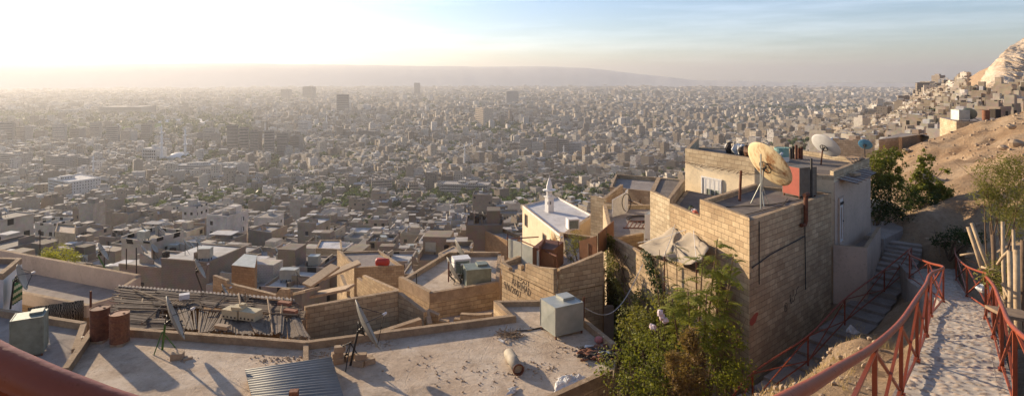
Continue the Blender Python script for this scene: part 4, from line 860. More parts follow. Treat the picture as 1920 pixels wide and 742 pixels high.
# block houses in the middle distance, each placed from what is seen
def far_house(label,pts,wallh,par,mats,rooms=(),zb=6):
    z=sum(p[2] for p in pts)/len(pts); poly=[(p[0],p[1]) for p in pts]; e=house('block_house',label,'house',poly,z,par,mats,zb=z-zb); e['group']='block houses crowding the slope below the viewpoint'
    for (cx,cy,sx,sy,h,ro) in rooms: m=MB(); m.box(cx,cy,z+.05,sx,sy,h,ro); m.build('roof_room',mats[0],e)
    return e,z
e,z=far_house('block house with a littered roof carrying a red tank, left of the graffiti wall',[PZ(632,476,-17),PZ(712,473,-17),PZ(758,503,-17),PZ(664,508,-17)],4,[.2,.2,.3,.4],(BW,RG))
near_wall('block_wall','stepped end wall in front of the house with the red tank',P(672,518,44),P(752,545,38),[(0,-15.2),(.15,-15.2),(.15,-14.7),(.4,-14.5),(1,-14.0)],.25,-19,BW)
near_wall('block_wall','narrow block wall stub leaning left of the red tank house',P(640,525,47),P(668,560,41),[(0,-16),(.5,-16.2),(.5,-16.6),(1,-16.6)],.25,-20,BW)
near_wall('block_wall','long block wall above the reed roof in the left middle',P(402,530,44),P(542,548,40),[(0,-15.0),(.2,-15.1),(.2,-15.3),(.85,-15.2),(.9,-14.7),(1,-14.6)],.25,-19,BW)
e,z=far_house('shed roofed with bright corrugated sheets above the long block wall',[PZ(434,497,-17.4),PZ(458,476,-17.4),PZ(482,479,-17.4),PZ(478,502,-17.4)],3,0,(BB,M['galv']))
e,z=far_house('cream box house with flat pale roof left of the graffiti wall',[PZ(822,476,-18),PZ(850,462,-18),PZ(893,476,-18),PZ(872,492,-18)],3,[.1,.1,.1,.1],(M['cream'],RD))
e,z=far_house('flat roof with white box tank and blue-grey cistern behind the pale roof',[PZ(838,508,-13.6),PZ(905,478,-13.6),PZ(945,484,-13.6),PZ(948,520,-13.6),PZ(885,532,-13.6)],3,[.15,.15,.2,.2,.2],(BW,RG))
e,z=far_house('pale flat slab roof just above the red tank house',[PZ(592,468,-24),PZ(600,452,-24),PZ(640,452,-24),PZ(642,470,-24)],3,[.2,.2,.2,.2],(BP,M['roof_white']))
e,z=far_house('block house with a deep corner wall left of the mosque house',[PZ(892,430,-26),PZ(905,418,-26),PZ(975,448,-26),PZ(962,462,-26)],5,[.6,.6,.3,.5],(BB,RG),zb=9)
e,z=far_house('square sand-coloured house at left with tall side wall',[PZ(103,438,-44),PZ(108,422,-44),PZ(142,425,-44),PZ(140,442,-44)],5,[.6,.6,.6,.6],(BP,RD),zb=9)
for k,(px,row,d,w,rot,lab) in enumerate(((575,535,42,2.4,.9,'first'),(590,552,40,2.8,-.3,'second'),(605,520,48,3,.5,'third'),(560,548,41,2.2,-.8,'fourth'))):
    p=P(px,row,d); m=MB(); m.beam(p,p+Vector((math.cos(rot)*w,math.sin(rot)*w,.8)),1.1,.16); tag(m.build('collapsed_slab',M['stone']),'%s tilted concrete slab of the collapsed yard above the reed roof, counted from the left'%('third' if lab=='second' else 'second' if lab=='first' else 'last' if lab=='third' else 'first'),'slab')
# graffiti house
D0,D1,D2,D3=(1.9,25.75),(-.5,29.1),(4.15,26.9),(2.6,31.2)
e=house('graffiti_house','house with black graffiti on its sunlit block wall','house',[D1,D0,D2,D3],-9.55,0,(BW,RG),zb=-14.5)
m=MB(); wallprof(m,D1,D0,[(0,-9.28),(.18,-9.35),(.18,-9.5),(.3,-9.5),(.3,-9.3),(.36,-9.3),(.36,-9.0),(.42,-9.0),(.42,-9.2),(.5,-9.2),(.5,-8.8),(.7,-8.75),(1,-8.5)],.2,-9.56,0,1); wallprof(m,(2.05,25.85),D2,[(0,-8.55),(.4,-8.4),(1,-8.1)],.2,-9.56,0,1); wallprof(m,(-.35,29.2),(2.5,31.1),[(0,-9.3),(.6,-9.0),(1,-9.0)],.2,-9.56,0,1); m.build('parapet',[BW,ED],e)
sides(e,D1,D0,.62,-9.45,.32,.3,M['glass'])
t=(Vector(D0)-Vector(D1)).normalized(); nrm=Vector((t.y,-t.x)); 
def paint(e,a,b,strokes,u0,z0,sc,w=.035,name='graffiti',mat=None,shear=0,proud=.006):
    a=Vector(a[:2]);b=Vector(b[:2]);t=(b-a).normalized();nr=Vector((t.y,-t.x)); m=MB()
    for s_ in strokes:
        pts=[Vector((*(a+t*(u0+x*sc)+nr*proud)[:],z0+y*sc+shear*x*sc)) for x,y in s_]
        for p,q in zip(pts[:-1],pts[1:]): m.beam(p,q+(q-p).normalized()*w*.3,w,.006,up=(nr.x,nr.y,0)) 
    return m.build(name,mat or M['dark_stuff'],e)
GL={'A':[[(0,0),(.3,1),(.6,0)],[(.12,.4),(.48,.4)]],'H':[[(0,0),(0,1)],[(.55,0),(.55,1)],[(0,.5),(.55,.5)]],'R':[[(0,0),(0,1),(.45,.95),(.5,.7),(.4,.5),(0,.48)],[(.2,.48),(.55,0)]],'M':[[(0,0),(.02,1),(.32,.45),(.62,1),(.64,0)]],'D':[[(0,0),(0,1),(.35,.9),(.52,.5),(.35,.1),(0,0)]],'9':[[(.5,.6),(.3,.45),(.05,.6),(.08,.9),(.3,1),(.48,.88),(.5,.5),(.4,0)]],'/':[[(0,-.1),(.35,1.05)]],'6':[[(.45,.95),(.15,.75),(.03,.3),(.2,.02),(.45,.12),(.48,.4),(.25,.55),(.06,.4)]],'2':[[(.03,.8),(.25,1),(.47,.8),(.4,.5),(0,0),(.52,.02)]],'0':[[(.25,0),(.03,.3),(.05,.8),(.27,1),(.48,.75),(.47,.25),(.25,0)]],'7':[[(0,1),(.5,.98),(.2,0)]]}
def word(s_,gap=.75):
    out=[];x=0
    for ch in s_:
        for st in GL[ch]: out.append([(x+a,b) for a,b in st])
        x+=gap if ch!='/' else .5
    return out
# wall plane length 4.1 m; writing on its far (left) half
paint(e,D1,D0,word('AHRMAD',.8),.85,-10.13,.33,.028,shear=-.10); paint(e,D1,D0,word('9/6/2007',.68),.2,-10.45,.28,.028,shear=-.10)
AR=[[(4.1,0),(4.08,.95)],[(3.95,1.15),(4.1,1.3),(4.25,1.2)],[(3.6,.5),(3.5,.05),(3.1,.0),(2.9,.35),(2.6,.0),(2.35,-.2)],[(3.3,-.35),(3.33,-.3)],[(2.7,1.0),(2.1,.7),(2.4,.45),(2.0,.15),(1.6,.15),(1.4,.35),(1.35,1.0)],[(1.1,.75),(.6,.9),(.2,.8),(.15,-.1)]]
paint(e,D1,D0,AR,.95,-9.74,.30,.03,shear=-.08)
# things on the graffiti house roof
def panel(name,a,b,z0,z1,mat,label,cat='sheet',th=.04,split=None):
    m=MB(); m.wall(a,b,z0,z1,th); o=m.build(name,mat); return tag(o,label,cat)
Q=lambda px,row,d:P(px,row,d)
a,b=Q(953,500,30.5),Q(978,500,29.6); panel('metal_sheet',a,b,-9.5,(Q(953,447,30.5).z,Q(978,455,29.6).z),M['galv'],'left upright galvanised sheet standing on the graffiti house','sheet')
a,b=Q(979,505,29.5),Q(1011,512,28.4); panel('metal_sheet',a,b,-9.5,(Q(979,457,29.5).z,Q(1011,468,28.4).z),M['galv'],'right upright galvanised sheet standing on the graffiti house','sheet')
a,b=Q(1012,510,28.3),Q(1022,505,29.5); panel('metal_sheet',a,b,-9.5,(-8.3,-8.2),M['rust'],'narrow rusty sheet closing the corner of the rooftop pen','sheet')
for k,(px,d) in enumerate(((952,30.4),(1012,28.2),(1044,27.2),(1047,29))):
    p=Q(px,500,d); m=MB(); m.tube([(p.x,p.y,-9.5),(p.x,p.y,-8.2)],.025,6); tag(m.build('fence_post',M['rust']),['leftmost','second from left','third from left','rightmost'][k]+' thin rusty post of the pen on the graffiti house','post')
m=MB(); m.beam(Q(950,446,31),Q(1012,470,28.3),.05); m.beam(Q(975,450,31.5),Q(1044,480,27.2),.05); m.beam(Q(958,447,31.5),Q(1010,444,31.5),.05); tag(m.build('rusty_beam_frame',M['rust']),'rusty angle-iron frame over the pen on the graffiti house','frame')
house('brown_shed','rusty brown shed between the upright sheets on the graffiti house','shed',[(1.0,28.6),(2.0,28.2),(2.6,29.6),(1.6,30.1)],-8.45,0,(M['door_brown'],M['rust']),zb=-9.5)
a,b=(2.25,26.6),(3.2,27.6); panel('white_board',a,b,-9.5,-8.75,M['white_wall'],'scuffed white board leaning in the rooftop pen','board')
# brown doors beyond
for k,(x0,r0,d0,x1,r1,d1,ht) in enumerate(((1087,475,28.2,1119,470,27.4,1.0),(1122,462,28.6,1150,440,31,1.05))):
    a,b=Q(x0,r0,d0),Q(x1,r1,d1); m=MB(); m.wall((a.x,a.y),(b.x,b.y),a.z-.5,(a.z+ht*.6,b.z+ht*.7),.05)
    o=m.build('old_door',M['door_brown']); tag(o,['brown panelled door propped upright on the wall by the yellow-green bush','second brown door, in shade, leaning beside the first'][k],'door')
    m=MB(); mid=a.lerp(b,.5); m.beam((mid.x,mid.y-.05,a.z-.5),(mid.x,mid.y-.05,a.z+ht*.62),.05,.03); q=m.build('batten',M['wood']); q.parent=o; q.location=Vector(q.location)-o.location
# connecting roofs behind: courtyard strip, kept low
house('low_house','shaded little yard roof between the mosque house and the brown doors','house',[(2.7,31.3),(4.2,27.2),(4.75,30.0),(5.0,36),(3.0,37)],-10.2,[.0,.0,.3,.3,.3],(BB,RG))
# mosque house with its own small minaret
zM=-16.5; mp=[PZ(980,388,zM),PZ(1042,372,zM),PZ(1112,406,zM),PZ(1050,446,zM)]
mp=[(1.3,73.2),(6.1,78.5),(9.4,68.2),(5.0,59.3)]
e=house('mosque_house','cream house with whitewashed roof that carries the small white minaret','mosque',mp,zM,[.25,.25,.25,.25],(M['cream'],M['roof_white'],M['white_wall']),zb=-23)
sides(e,mp[0],mp[3],.12,-18.4,.9,1.3,M['glass'],frame=M['wood']); sides(e,mp[0],mp[3],.62,-19.2,1.0,1.6,M['glass'],frame=M['wood']); sides(e,mp[0],mp[3],.88,-21.5,1.1,1.9,M['glass'],'door')
mX,mY=XY(1030,70.5); mnt=empty('minaret',(mX,mY,zM+.03),'small white minaret with pointed cap on the whitewashed roof','minaret')
m=MB(); m.box(mX,mY,zM+.03,.78,.78,1.75,.5); m.build('shaft',M['white_paint'],mnt)
m=MB(); m.box(mX,mY,zM+1.78,1.0,1.0,.16,.5); m.lathe((mX,mY,zM+1.94),[(.34,0),(.34,.6)],8); m.build('upper_shaft',M['white_wall'],mnt)
m=MB(); m.lathe((mX,mY,zM+2.5),[(.33,0),(.8,.12),(.8,.2),(.3,.24)],10); m.build('balcony',M['white_paint'],mnt)
m=MB(); m.lathe((mX,mY,zM+2.73),[(.28,0),(.38,.05),(.36,.4),(.22,.95),(.03,1.45),(.02,1.7)],10); m.build('spire',M['white_paint'],mnt)
for dx in (-.2,.12): m=MB(); m.box(mX+dx,mY-.42,zM+1.0,.1,.05,.35,.0); m.build('window',M['glass'],mnt)
def ac(X,Y,z,s,ro,label,name='cooler_box',mat='white_paint',cat='cooler'):
    e=empty(name,(X,Y,z),label,cat); m=MB(); m.box(X,Y,z+.08*s,.9*s,.75*s,.8*s,ro); m.build('casing',M[mat],e); m=MB(); c,q=math.cos(ro),math.sin(ro); m.box(X+.38*s*q,Y-.38*s*c,z+.16*s,.72*s,.03,.62*s,ro); m.build('grille',M['galv_green'],e)
    m=MB(); m.box(X,Y,z,.8*s,.1*s,.08*s,ro); m.build('base',M['wood'],e); return e
X,Y=XY(1070,62.5); ac(X+.2,Y,zM+.03,1.35,.2,'pale cooler box with grille at the near edge of the whitewashed roof')
# roof N with tank, planks and the lean-to
house('low_house','flat cement roof carrying the tall pale box tank, right of the brown doors','house',[(5.25,31.2),(7.0,31.4),(11.2,33.4),(11.6,40),(6.2,40)],-9.15,[.0,.0,0,.3,.35],(BP,RG,BP))
near_wall('block_wall','pale block wall with stepped edge beside the white panel and hose',(5.6,41.2),(7.4,39.3),[(0,-8.5),(.45,-8.5),(.45,-8.8),(.7,-8.8),(.7,-9.1),(1,-9.1)],.25,-13,BP)
near_wall('block_wall','slanting wall top behind the white panel, rising to the brown lean-to',(6.2,42.5),(8.6,46),[(0,-9.3),(1,-8.6)],.25,-14,BW)
e=empty('lean_to',(10,43,-9.1),'brown lean-to of long rusty slats over junk, left of the cream house','shelter')
for k in range(9):
    m=MB(); a=Q(1163+k*2.5,368+k*1.2,46-k*.2); b=Q(1228+k*4,393+k*1.5,39.5-k*.1); m.beam(a,b,.16,.05); m.build('slat',M['rust' if k%2 else 'wood'],e)
m=MB(); m.beam((9.6,44,-12),(9.6,44,-9.3),.12); m.beam((10.9,40.5,-9.2),(10.9,40.5,-8.4),.1); m.build('post',M['wood'],e)
near_wall('block_wall','low cream wall between the lean-to and the block house terrace',(11.5,46),(14.5,40),[(0,-9.3),(1,-9.0)],.2,-13,BP)
a,b=Q(1148,405,37.5),Q(1172,398,38.5); m=MB(); m.wall((a.x,a.y),(b.x,b.y),-9.1,(-8.0,-7.75),.05); tag(m.build('propped_board',M['white_wall']),'white panel propped on the roof with a black hose hung on it','panel')
a,b=Q(1173,396,38.7),Q(1177,394,39.4); m=MB(); m.wall((a.x,a.y),(b.x,b.y),-9.1,-7.7,.06); tag(m.build('window_frame_piece',M['white_paint']),'narrow white window frame propped next to the white panel','window frame')
m=MB(); c=Vector((7.3,37.4,-8.15)); m.tube([c+Vector((math.cos(t_)*.28,.0,math.sin(t_)*.55)) for t_ in [i*.35 for i in range(-3,14)]],.03,6); tag(m.build('hose',M['dark_stuff']),'black hose looped over the white panel','hose')
m=MB(); m.tube([(8.3+math.cos(t_)*(.9+.03*t_),36.6+math.sin(t_)*.9,-9.07+.01*t_) for t_ in [i*.4 for i in range(32)]],.03,6); tag(m.build('hose',M['dark_stuff']),'black hose coiled flat on the cement roof','hose')
e=empty('metal_rack',(7.4,34,-9.1),'rusty slatted rack lying on the cement roof left of the box tank','rack')
for k in range(5): m=MB(); m.beam(Q(1172+k*8,428-k*.5,33.5),Q(1180+k*8,415,35.4),.05,.04); m.build('bar',M['rust'],e)
m=MB(); m.beam(Q(1168,427,33.6),Q(1212,428,33.4),.06); m.beam(Q(1178,415,35.4),Q(1222,414,35.4),.06); m.build('frame',M['rust'],e)
m=MB(); 
for k in range(9): m.blob(Q(1235+random.uniform(-28,28),385+random.uniform(-5,6),41+random.uniform(-1,1)),(.5,.3,.18),7)
tag(m.build('scrap_heap',M['dark_stuff']),'dark heap of scrap beyond the pale box tank','scrap'); 
house('low_house','block house with square dark openings just behind the lean-to','house',[(10,60),(17,56),(20,64),(12,68)],-12.0,[.5,.5,.5,.5],(BW,RG),zb=-22)
# ivy wall and terrace
I0,I1,I2,I3=(4.95,30.2),(5.85,27.0),(6.95,24.2),(7.85,22.6)
e=house('terrace_house','block house whose ivy-grown wall holds the canvas-covered terrace','house',[I0,I1,I2,I3,(8.35,23.3),(7.6,25.0),(7.0,27.2),(9.0,31.9),(6.9,31.3)],-9.3,[(1.02,1.15),(1.15,1.32),(1.32,1.45),(.4,.4),0,0,0,.2,.9],(BW,RG,BW),zb=-14.5)
o=sides(e,I0,I1,.40,-13.4,.85,1.9,M['white_wall'],'door'); m=MB(); 
a_=Vector(I0);b_=Vector(I1);t=(b_-a_).normalized();nr=Vector((t.y,-t.x)); c=a_+t*(b_-a_).length*.4+nr*.06
m.box(c.x,c.y,-12.3,.6,.04,.72,math.atan2(t.y,t.x)); m.build('pane',M['glass'],o)
m=MB(); 
for k in range(6): x_=-.27+k*.108; m.box(c.x+t.x*x_+nr.x*.03,c.y+t.y*x_+nr.y*.03,-12.3,.02,.02,.72,0)
m.build('bars',M['white_paint'],o)
m=MB(); m.wall((5.0,29.0),(4.2,28.9),-14,-11.4,.25); tag(m.build('wall_stub',M['plaster']),'plastered wall stub left of the barred door under the ivy','wall')
# canvas
cn=[Q(1268,417,27.2),Q(1196,459,27.6),Q(1246,481,24.6),Q(1306,492,22.9),Q(1330,462,23.4),Q(1300,428,25.8)]
pk=Q(1262,450,25.6)-Vector((0,0,.2)); vs=[];fs=[]; NR=9; 
ring_=[]
for i in range(len(cn)):
    a,b=cn[i],cn[(i+1)%len(cn)]
    for k in range(6): u=k/6; p=a.lerp(b,u); p=p-Vector((0,0,.16*math.sin(PI*u))); ring_.append(p)
nrg=len(ring_)
for j in range(NR):
    f_=(j+1)/NR
    for i,p in enumerate(ring_): q=pk.lerp(p,f_); q.z+=-.13*math.sin(PI*f_)*(1-.4*math.cos(i*2*PI/6))+.05*math.sin(i*1.7+j); vs.append(q)
vs.append(pk)
for j in range(NR-1):
    for i in range(nrg): fs.append((j*nrg+i,j*nrg+(i+1)%nrg,(j+1)*nrg+(i+1)%nrg,(j+1)*nrg+i))
for i in range(nrg): fs.append((len(vs)-1,(i+1)%nrg,i))
m=MB(); m.add(vs,fs); o=m.build('canvas_awning',M['cloth'],None,True); tag(o,'sagging beige canvas awning tied above the terrace','awning'); sm=o.modifiers.new('thick','SOLIDIFY'); sm.thickness=.012
for k,p in enumerate((cn[1],cn[2],cn[3],cn[5])):
    m=MB(); m.tube([(p.x,p.y,-9.3),(p.x,p.y,p.z+.02)],.025,6); tag(m.build('awning_pole',M['rust']),['leftmost','second','third','rearmost'][k]+' thin pole holding up the canvas awning','pole')
m=MB(); 
for p,q in ((cn[0],cn[2]),(cn[1],cn[5]),(cn[5],cn[3])): m.tube([p+Vector((0,0,.1)),p.lerp(q,.5)-Vector((0,0,.0)),q+Vector((0,0,.05))],.015,5)
tag(m.build('awning_rope',M['white_cloth']),'pale rope strung across the canvas awning','rope')
# big block house K, its side terrace, upper house L
K0,K3,K4,K5=(8.9,22.0),(14.75,27.1),(11.95,28.85),(8.0,25.0); K6,K7=(7.35,27.3),(9.6,32.3)
e=house('block_house','tall bare block house in the centre right, rusty dish and red tank on its roof','house',[K0,K3,K4,K5],-5.6,[(.12,.12),(.15,.15),(.25,.25),(.3,.22)],(BW,RK,BW),zb=-12.6,th=.2); eK=e
t=(Vector(K3)-Vector(K0)).normalized(); nr=Vector((t.y,-t.x)); kp=lambda u,z,o=.03:Vector((*(Vector(K0)+t*u+nr*o)[:],z))
m=MB(); m.tube([kp(.1,-7.25,.05),kp(1.6,-7.05,.05),kp(4.8,-6.9,.05)],.022,6); m.tube([kp(.7,-5.6,.04),kp(.7,-8.0,.04)],.018,6); m.tube([kp(4.75,-5.6,.05),kp(4.85,-9.2,.05)],.02,6); m.build('cable',M['dark_metal'],e)
CU=[[(0,0),(.7,.3),(.9,.9),(1.7,1.3),(1.72,2.0),(2.6,2.5)],[(.1,1.0),(.15,2.4)],[(-.35,.0),(-.3,.8),(-.45,.8)],[(-.35,.0),(-.9,-.1),(-1.0,1.2)],[(-1.3,.4),(-1.1,.9),(-1.0,.4)],[(-1.3,1.4),(-.9,1.6)]]
paint(e,K0,K3,CU,3.7,-9.45,.21,.035)
paint(e,K0,K3,[[(math.cos(a)*.5,math.sin(a)*.7) for a in [i*.5 for i in range(14)]],[(-.2,-.3),(0,.4),(.2,-.3)]],3.05,-9.5,.26,.025)
m=MB(); b=[kp(.35+math.cos(a)*.33*(1+.2*math.sin(3*a)),-9.25+math.sin(a)*.18+.1*math.cos(a),.008) for a in [i*.45 for i in range(14)]]; m.add(b,[tuple(range(14))]); m.build('paint_patch',M['red_paint'],e)
e=house('block_house','lower walled terrace corner joined to the left of the tall block house','house',[K5,K4,K7,K6],-6.35,[0,0,0,(.36,.3)],(BW,RK,BW),zb=-12.6,th=.2)
sides(e,K6,K5,.25,-8.3,.12,1.3,M['glass'])
e=house('block_house','pale block parapet house corner left of the cream upper room','house',[(7.35,27.35),(9.55,32.4),(8.2,33.2),(6.9,29.3)],-5.9,[.1,.1,.1,.1],(BP,RK,BP),zb=-11)
L0,L1,L2,L3,L4,L5=(9.8,33.2),(12.05,29.15),(15.05,27.45),(19.5,32.0),(17,38.5),(12.3,39.2)
e=house('cream_house','upper cream house with block parapet, junk, green drum and white dish on its roof','house',[L0,L1,L2,L3,L4,L5],-4.95,[.78,.22,.42,.3,.1,.75],(M['cream'],RK,BP),zb=-11.5,th=.2); eL=e
o=sides(e,L0,L1,.42,-6.75,1.25,1.15,M['white_wall'],frame=M['white_paint'],bars=0)
tt_=(Vector(L1)-Vector(L0)).normalized(); nn_=Vector((tt_.y,-tt_.x)); cc=Vector(L0)+tt_*(Vector(L1)-Vector(L0)).length*.42+nn_*.09; ro=math.atan2(tt_.y,tt_.x)
m=MB(); m.box(cc.x+tt_.x*.1,cc.y+tt_.y*.1,-6.7,.9,.02,.55,ro); m.build('pane',M['galv_green'],o)
m=MB()
for k in range(5): x_=-.6+k*.3; m.box(cc.x+tt_.x*x_+nn_.x*.03,cc.y+tt_.y*x_+nn_.y*.03,-6.75,.035,.02,1.15,ro)
m.build('bars',M['white_paint'],o)
m=MB(); 
for k in range(26):
    u=k/25; p=Vector(L0).lerp(Vector(L1),u); m.tube([(p.x,p.y,-4.93),(p.x+nn_.x*random.uniform(.2,.5),p.y+nn_.y*.4,-4.97+random.uniform(-.06,.05))],.012,4)
m.build('rebar_ends',M['rust'],e)
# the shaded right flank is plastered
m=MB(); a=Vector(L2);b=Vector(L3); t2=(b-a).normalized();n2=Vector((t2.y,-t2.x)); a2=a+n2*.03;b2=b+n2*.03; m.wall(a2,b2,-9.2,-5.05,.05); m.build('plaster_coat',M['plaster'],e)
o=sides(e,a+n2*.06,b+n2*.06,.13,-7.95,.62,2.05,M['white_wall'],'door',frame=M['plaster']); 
cd=a+t2*(b-a).length*.13+n2*.13; m=MB(); m.box(cd.x,cd.y,-7.8,.08,.02,1.5,math.atan2(t2.y,t2.x)); m.build('panel_strip',M['plaster'],o); m=MB(); m.blob((cd.x+t2.x*.24,cd.y+t2.y*.24,-7.0),.035,6); m.build('handle',M['dark_metal'],o)
m=MB(); m.box(cd.x,cd.y,-6.18,.5,.03,.12,math.atan2(t2.y,t2.x)); m.build('vent',M['dark_stuff'],o)
e2=empty('ledge_canopy',(*(a+(b-a)*.5+n2*.5)[:],-5.0),'flimsy ledge of thin rods and sheet jutting from the plastered flank','canopy')
m=MB(); q=lambda u,o_,z:Vector((*(a+t2*(b-a).length*u+n2*o_)[:],z)); m.quad(q(.1,.08,-4.95),q(.1,.75,-5.08),q(.75,.7,-5.05),q(.75,.08,-4.93)); m.quad(q(.1,.75,-5.1),q(.1,.08,-4.97),q(.75,.08,-4.95),q(.75,.7,-5.07)); m.build('sheet',M['roof_grey'],e2)
for k in range(9): u=.06+k*.1; m=MB(); m.tube([q(u,.02,-4.9),q(u+.02,1.0+random.uniform(-.1,.15),-5.06+random.uniform(-.05,.05))],.014,5); m.build('rod',M['rust'],e2)
m=MB(); m.box(*(q(.35,.35,0)[:2]),-4.95,.5,.25,.14,.5); tag(m.build('loose_block',M['stone']),'loose stone block lying on the flimsy ledge','block')
# porch and landing
Pp=[(14.95,27.3),(16.25,26.85),(19.3,30.7),(18.3,31.2)]
e=house('porch','plastered porch box beside the door with a low wall','porch',Pp,-8.7,[.78,.75,.2,0],(M['plaster'],RG,M['plaster']),zb=-12,th=.16)
house('landing','cement landing with steps behind the porch','landing',[(18.4,31.3),(19.4,30.6),(21.6,32.4),(23.6,35.6),(21.4,36.3)],-8.6,0,(M['roof_grey'],RG),zb=-11)
m=MB(); m.wall((20.0,35.2),(22.9,36.6),-9.3,-7.75,.22); tag(m.build('garden_wall',M['white_wall']),'low white wall at the back of the landing','wall')
m=MB(); m.wall((23.1,36.6),(23.5,35.0),-9.3,(-7.8,-8.1),.3); tag(m.build('garden_wall',M['stone']),'crumbling rubble end of the low white wall','wall')
# houses on the crest to the right
def crest(label,pts,z,h,par,mats,**k): return house('block_house',label,'house',pts,z,par,mats,zb=z-h,**k)
crest('long low block house on the crest behind the bushy trees',[PZ(1648,262,-6.9),PZ(1700,256,-6.9),PZ(1736,253,-6.9),PZ(1742,250,-6.6),PZ(1690,245,-6.6)],-6.9,4.5,0,(BP,RG))
near_wall('block_wall','block wall left of the blue dish above the cream house roof',P(1560,285,62),P(1640,283,60),jag(-6.7,6,.6,3),.25,-12,BP)
near_wall('block_wall','brown block wall running back along the crest, right of the long low house',P(1688,278,58),P(1736,272,70),[(0,-6.2),(1,-7.0)],.25,-10,BB)
cz=-5.3
e=house('block_house','small block house on the crest with tank, dish and drum on its slab roof','house',[(50.0,66.0),(55.0,66.5),(59.5,71.5),(52.5,72)],cz,0,(BP,RG),zb=-9)
house('roof_slab','thin grey roof slab reaching right behind the crest house','slab',[(55.2,66.7),(62.5,70.0),(62,74),(58.5,72.8)],cz-.15,0,(M['roof_grey'],RG),zb=-6)
# ------------------------------------------------------------------ things on the near roofs
def V3(*a): return Vector(a)
def dish(label,base,centre,axis,R,mat,polemat='dark_metal',tripod=True,depth=.17,feed=True,name='satellite_dish',polex=0):
    base=Vector(base); c=Vector(centre); ax=Vector(axis).normalized(); e=empty(name,base,label,'satellite dish')
    prof=[(.02,0)]+[(R*q,depth*2*R*q*q*.5) for q in (.25,.45,.62,.78,.9,1.0)]; th=.02; inner=[(r,h+th) for r,h in prof[::-1]]
    m=MB(); m.lathe(c,prof+[(R*1.01,prof[-1][1]+th*.5)]+inner,36,axis=ax,cap=False); m.build('reflector',M[mat],e,True)
    t=ax.cross(Vector((0,0,1))).normalized(); u=t.cross(ax)
    m=MB(); bk=c-ax*.07; m.tube([bk+(t*math.cos(a)+u*math.sin(a))*R*.26 for a in [i*PI/8 for i in range(17)]],.022,6); m.build('mount_ring',M['dark_metal'],e)
    top=c-ax*.2-Vector((0,0,.05)); m=MB(); m.tube([base+Vector((polex,0,0)),Vector((top.x,top.y,top.z))],.04,8); m.build('pole',M[polemat],e)
    m=MB(); m.tube([top,bk+u*R*.26],.02,6); m.tube([top,bk-u*R*.26],.025,6); m.tube([top,c-ax*.02],.05,6); m.build('bracket',M['dark_metal'],e)
    if feed:
        f=c+ax*R*.85; m=MB()
        for a in (.5,2.6,4.7): m.tube([c+(t*math.cos(a)+u*math.sin(a))*R*.9+ax*depth*R*.8,f],.012,5)
        m.build('feed_arm',M['dark_metal'],e); m=MB(); m.lathe(f-ax*.06,[(.05,0),(.05,.12),(.02,.16)],8,axis=ax); m.build('receiver',M['white_paint'],e)
    if tripod:
        for k in range(3): a=2*PI*k/3+.4; m=MB(); m.tube([base+Vector((math.cos(a)*.42,math.sin(a)*.42,0)),base+Vector((0,0,(top.z-base.z)*.62))],.02,6); m.build('leg',M[polemat],e)
    return e
zA=-9.97
AXL=(.80,.46,.36)
dish('grey satellite dish on a green stand beside the two rusty drums',(-12.7,21.3,zA),P(321,599,21.1),(.78,.50,.34),.84,'dish_grey','green_metal',depth=.16)
e=dish('narrow grey dish tilted on a dark stand beside broken blocks, bottom centre',(-5.55,20.15,zA),P(681,613,20.0),(.84,.34,.43),.93,'dish_grey',depth=.18); p=P(660,640,20.1); m=MB(); m.tube([p,P(639,650,20.4)],.03,6); m.tube([P(641,649,20.4),P(636,652,20.45)],.07,8); m.build('counterweight',M['dark_metal'],e)
M['dish_rust']=None
n=NT('rust stained dish'); g=n.geo(); 
sx=n.n('ShaderNodeMapping'); sx.inputs['Scale'].default_value=(1.6,1.6,.7); n.l(g,sx.inputs[0])
n.color(n.mix(n.ramp(n.noise(1.7,6,sx.outputs[0],.65),[(.46,0.),(.64,1.)]),(.74,.60,.36),(.30,.12,.04))); n.rough(.55); M['dish_rust']=n.m
e=dish('large rust-stained yellow dish on a tripod on the tall block house',(10.7,25.2,-5.57),P(1437,312,24.9),(.77,.27,.5),1.1,'dish_rust','galv',depth=.16); p=P(1424,398,24.3)
m=MB(); m.tube([(10.35,24.4,-5.57),(10.35,24.4,-3.3)],.03,6); m.build('mast',M['galv'],e)
dish('white satellite dish on the upper roof right of the red tank',(16.85,32.0,-4.92),P(1546,276,32.0),(.69,.3,.6),.80,'dish_white','rust',tripod=False,depth=.16)
dish('small bright blue dish on the wall top at the right',(31.3,52,-7.6),P(1622,272,52),(.5,.5,.5),.56,'blue_paint',tripod=False,depth=.16)
dish('grey dish fixed to the corner of the white-walled house at the left edge',(-23.6,27.6,-11.0),P(36,521,27.3),(.8,.5,.3),.62,'dish_grey',tripod=False)
dish('grey dish on a post behind the long bare parapet at left',(-25.5,37,-12.5),P(190,473,37),(.75,.45,.45),.62,'dish_grey','green_metal',tripod=False)
dish('small tilted dish above the reed roof, seen edge on',(-21.0,40,-15),P(372,505,40),(.8,.4,.45),.75,'dish_grey',tripod=False)
dish('dish seen edge on at the back of the pale roof with propped dishes',(-3.5,37,-11.7),P(863,477,37),(.82,.3,.45),.95,'dish_grey',tripod=True)
dish('dish seen edge on at the front of the pale roof with propped dishes',(-3.2,33.2,-11.7),P(846,508,33.2),(.84,.3,.43),.8,'dish_grey',tripod=True)
dish('orange rusty dish seen edge on behind the pen of the graffiti house',(2.2,31.4,-10.1),P(1036,452,31.2),(.85,.25,.3),.62,'dish_rust',tripod=False)
dish('small whitish dish by the stepped pale wall right of the mosque house',(6.6,45,-10.5),P(1128,378,45),(.7,.6,.4),.42,'dish_white',tripod=False)
dish('dark green dish on the small crest house beside its pale box tank',(53.6,67.3,-5.27),P(1816,215,66.8),(.5,.7,.5),.8,'galv_green',tripod=False)
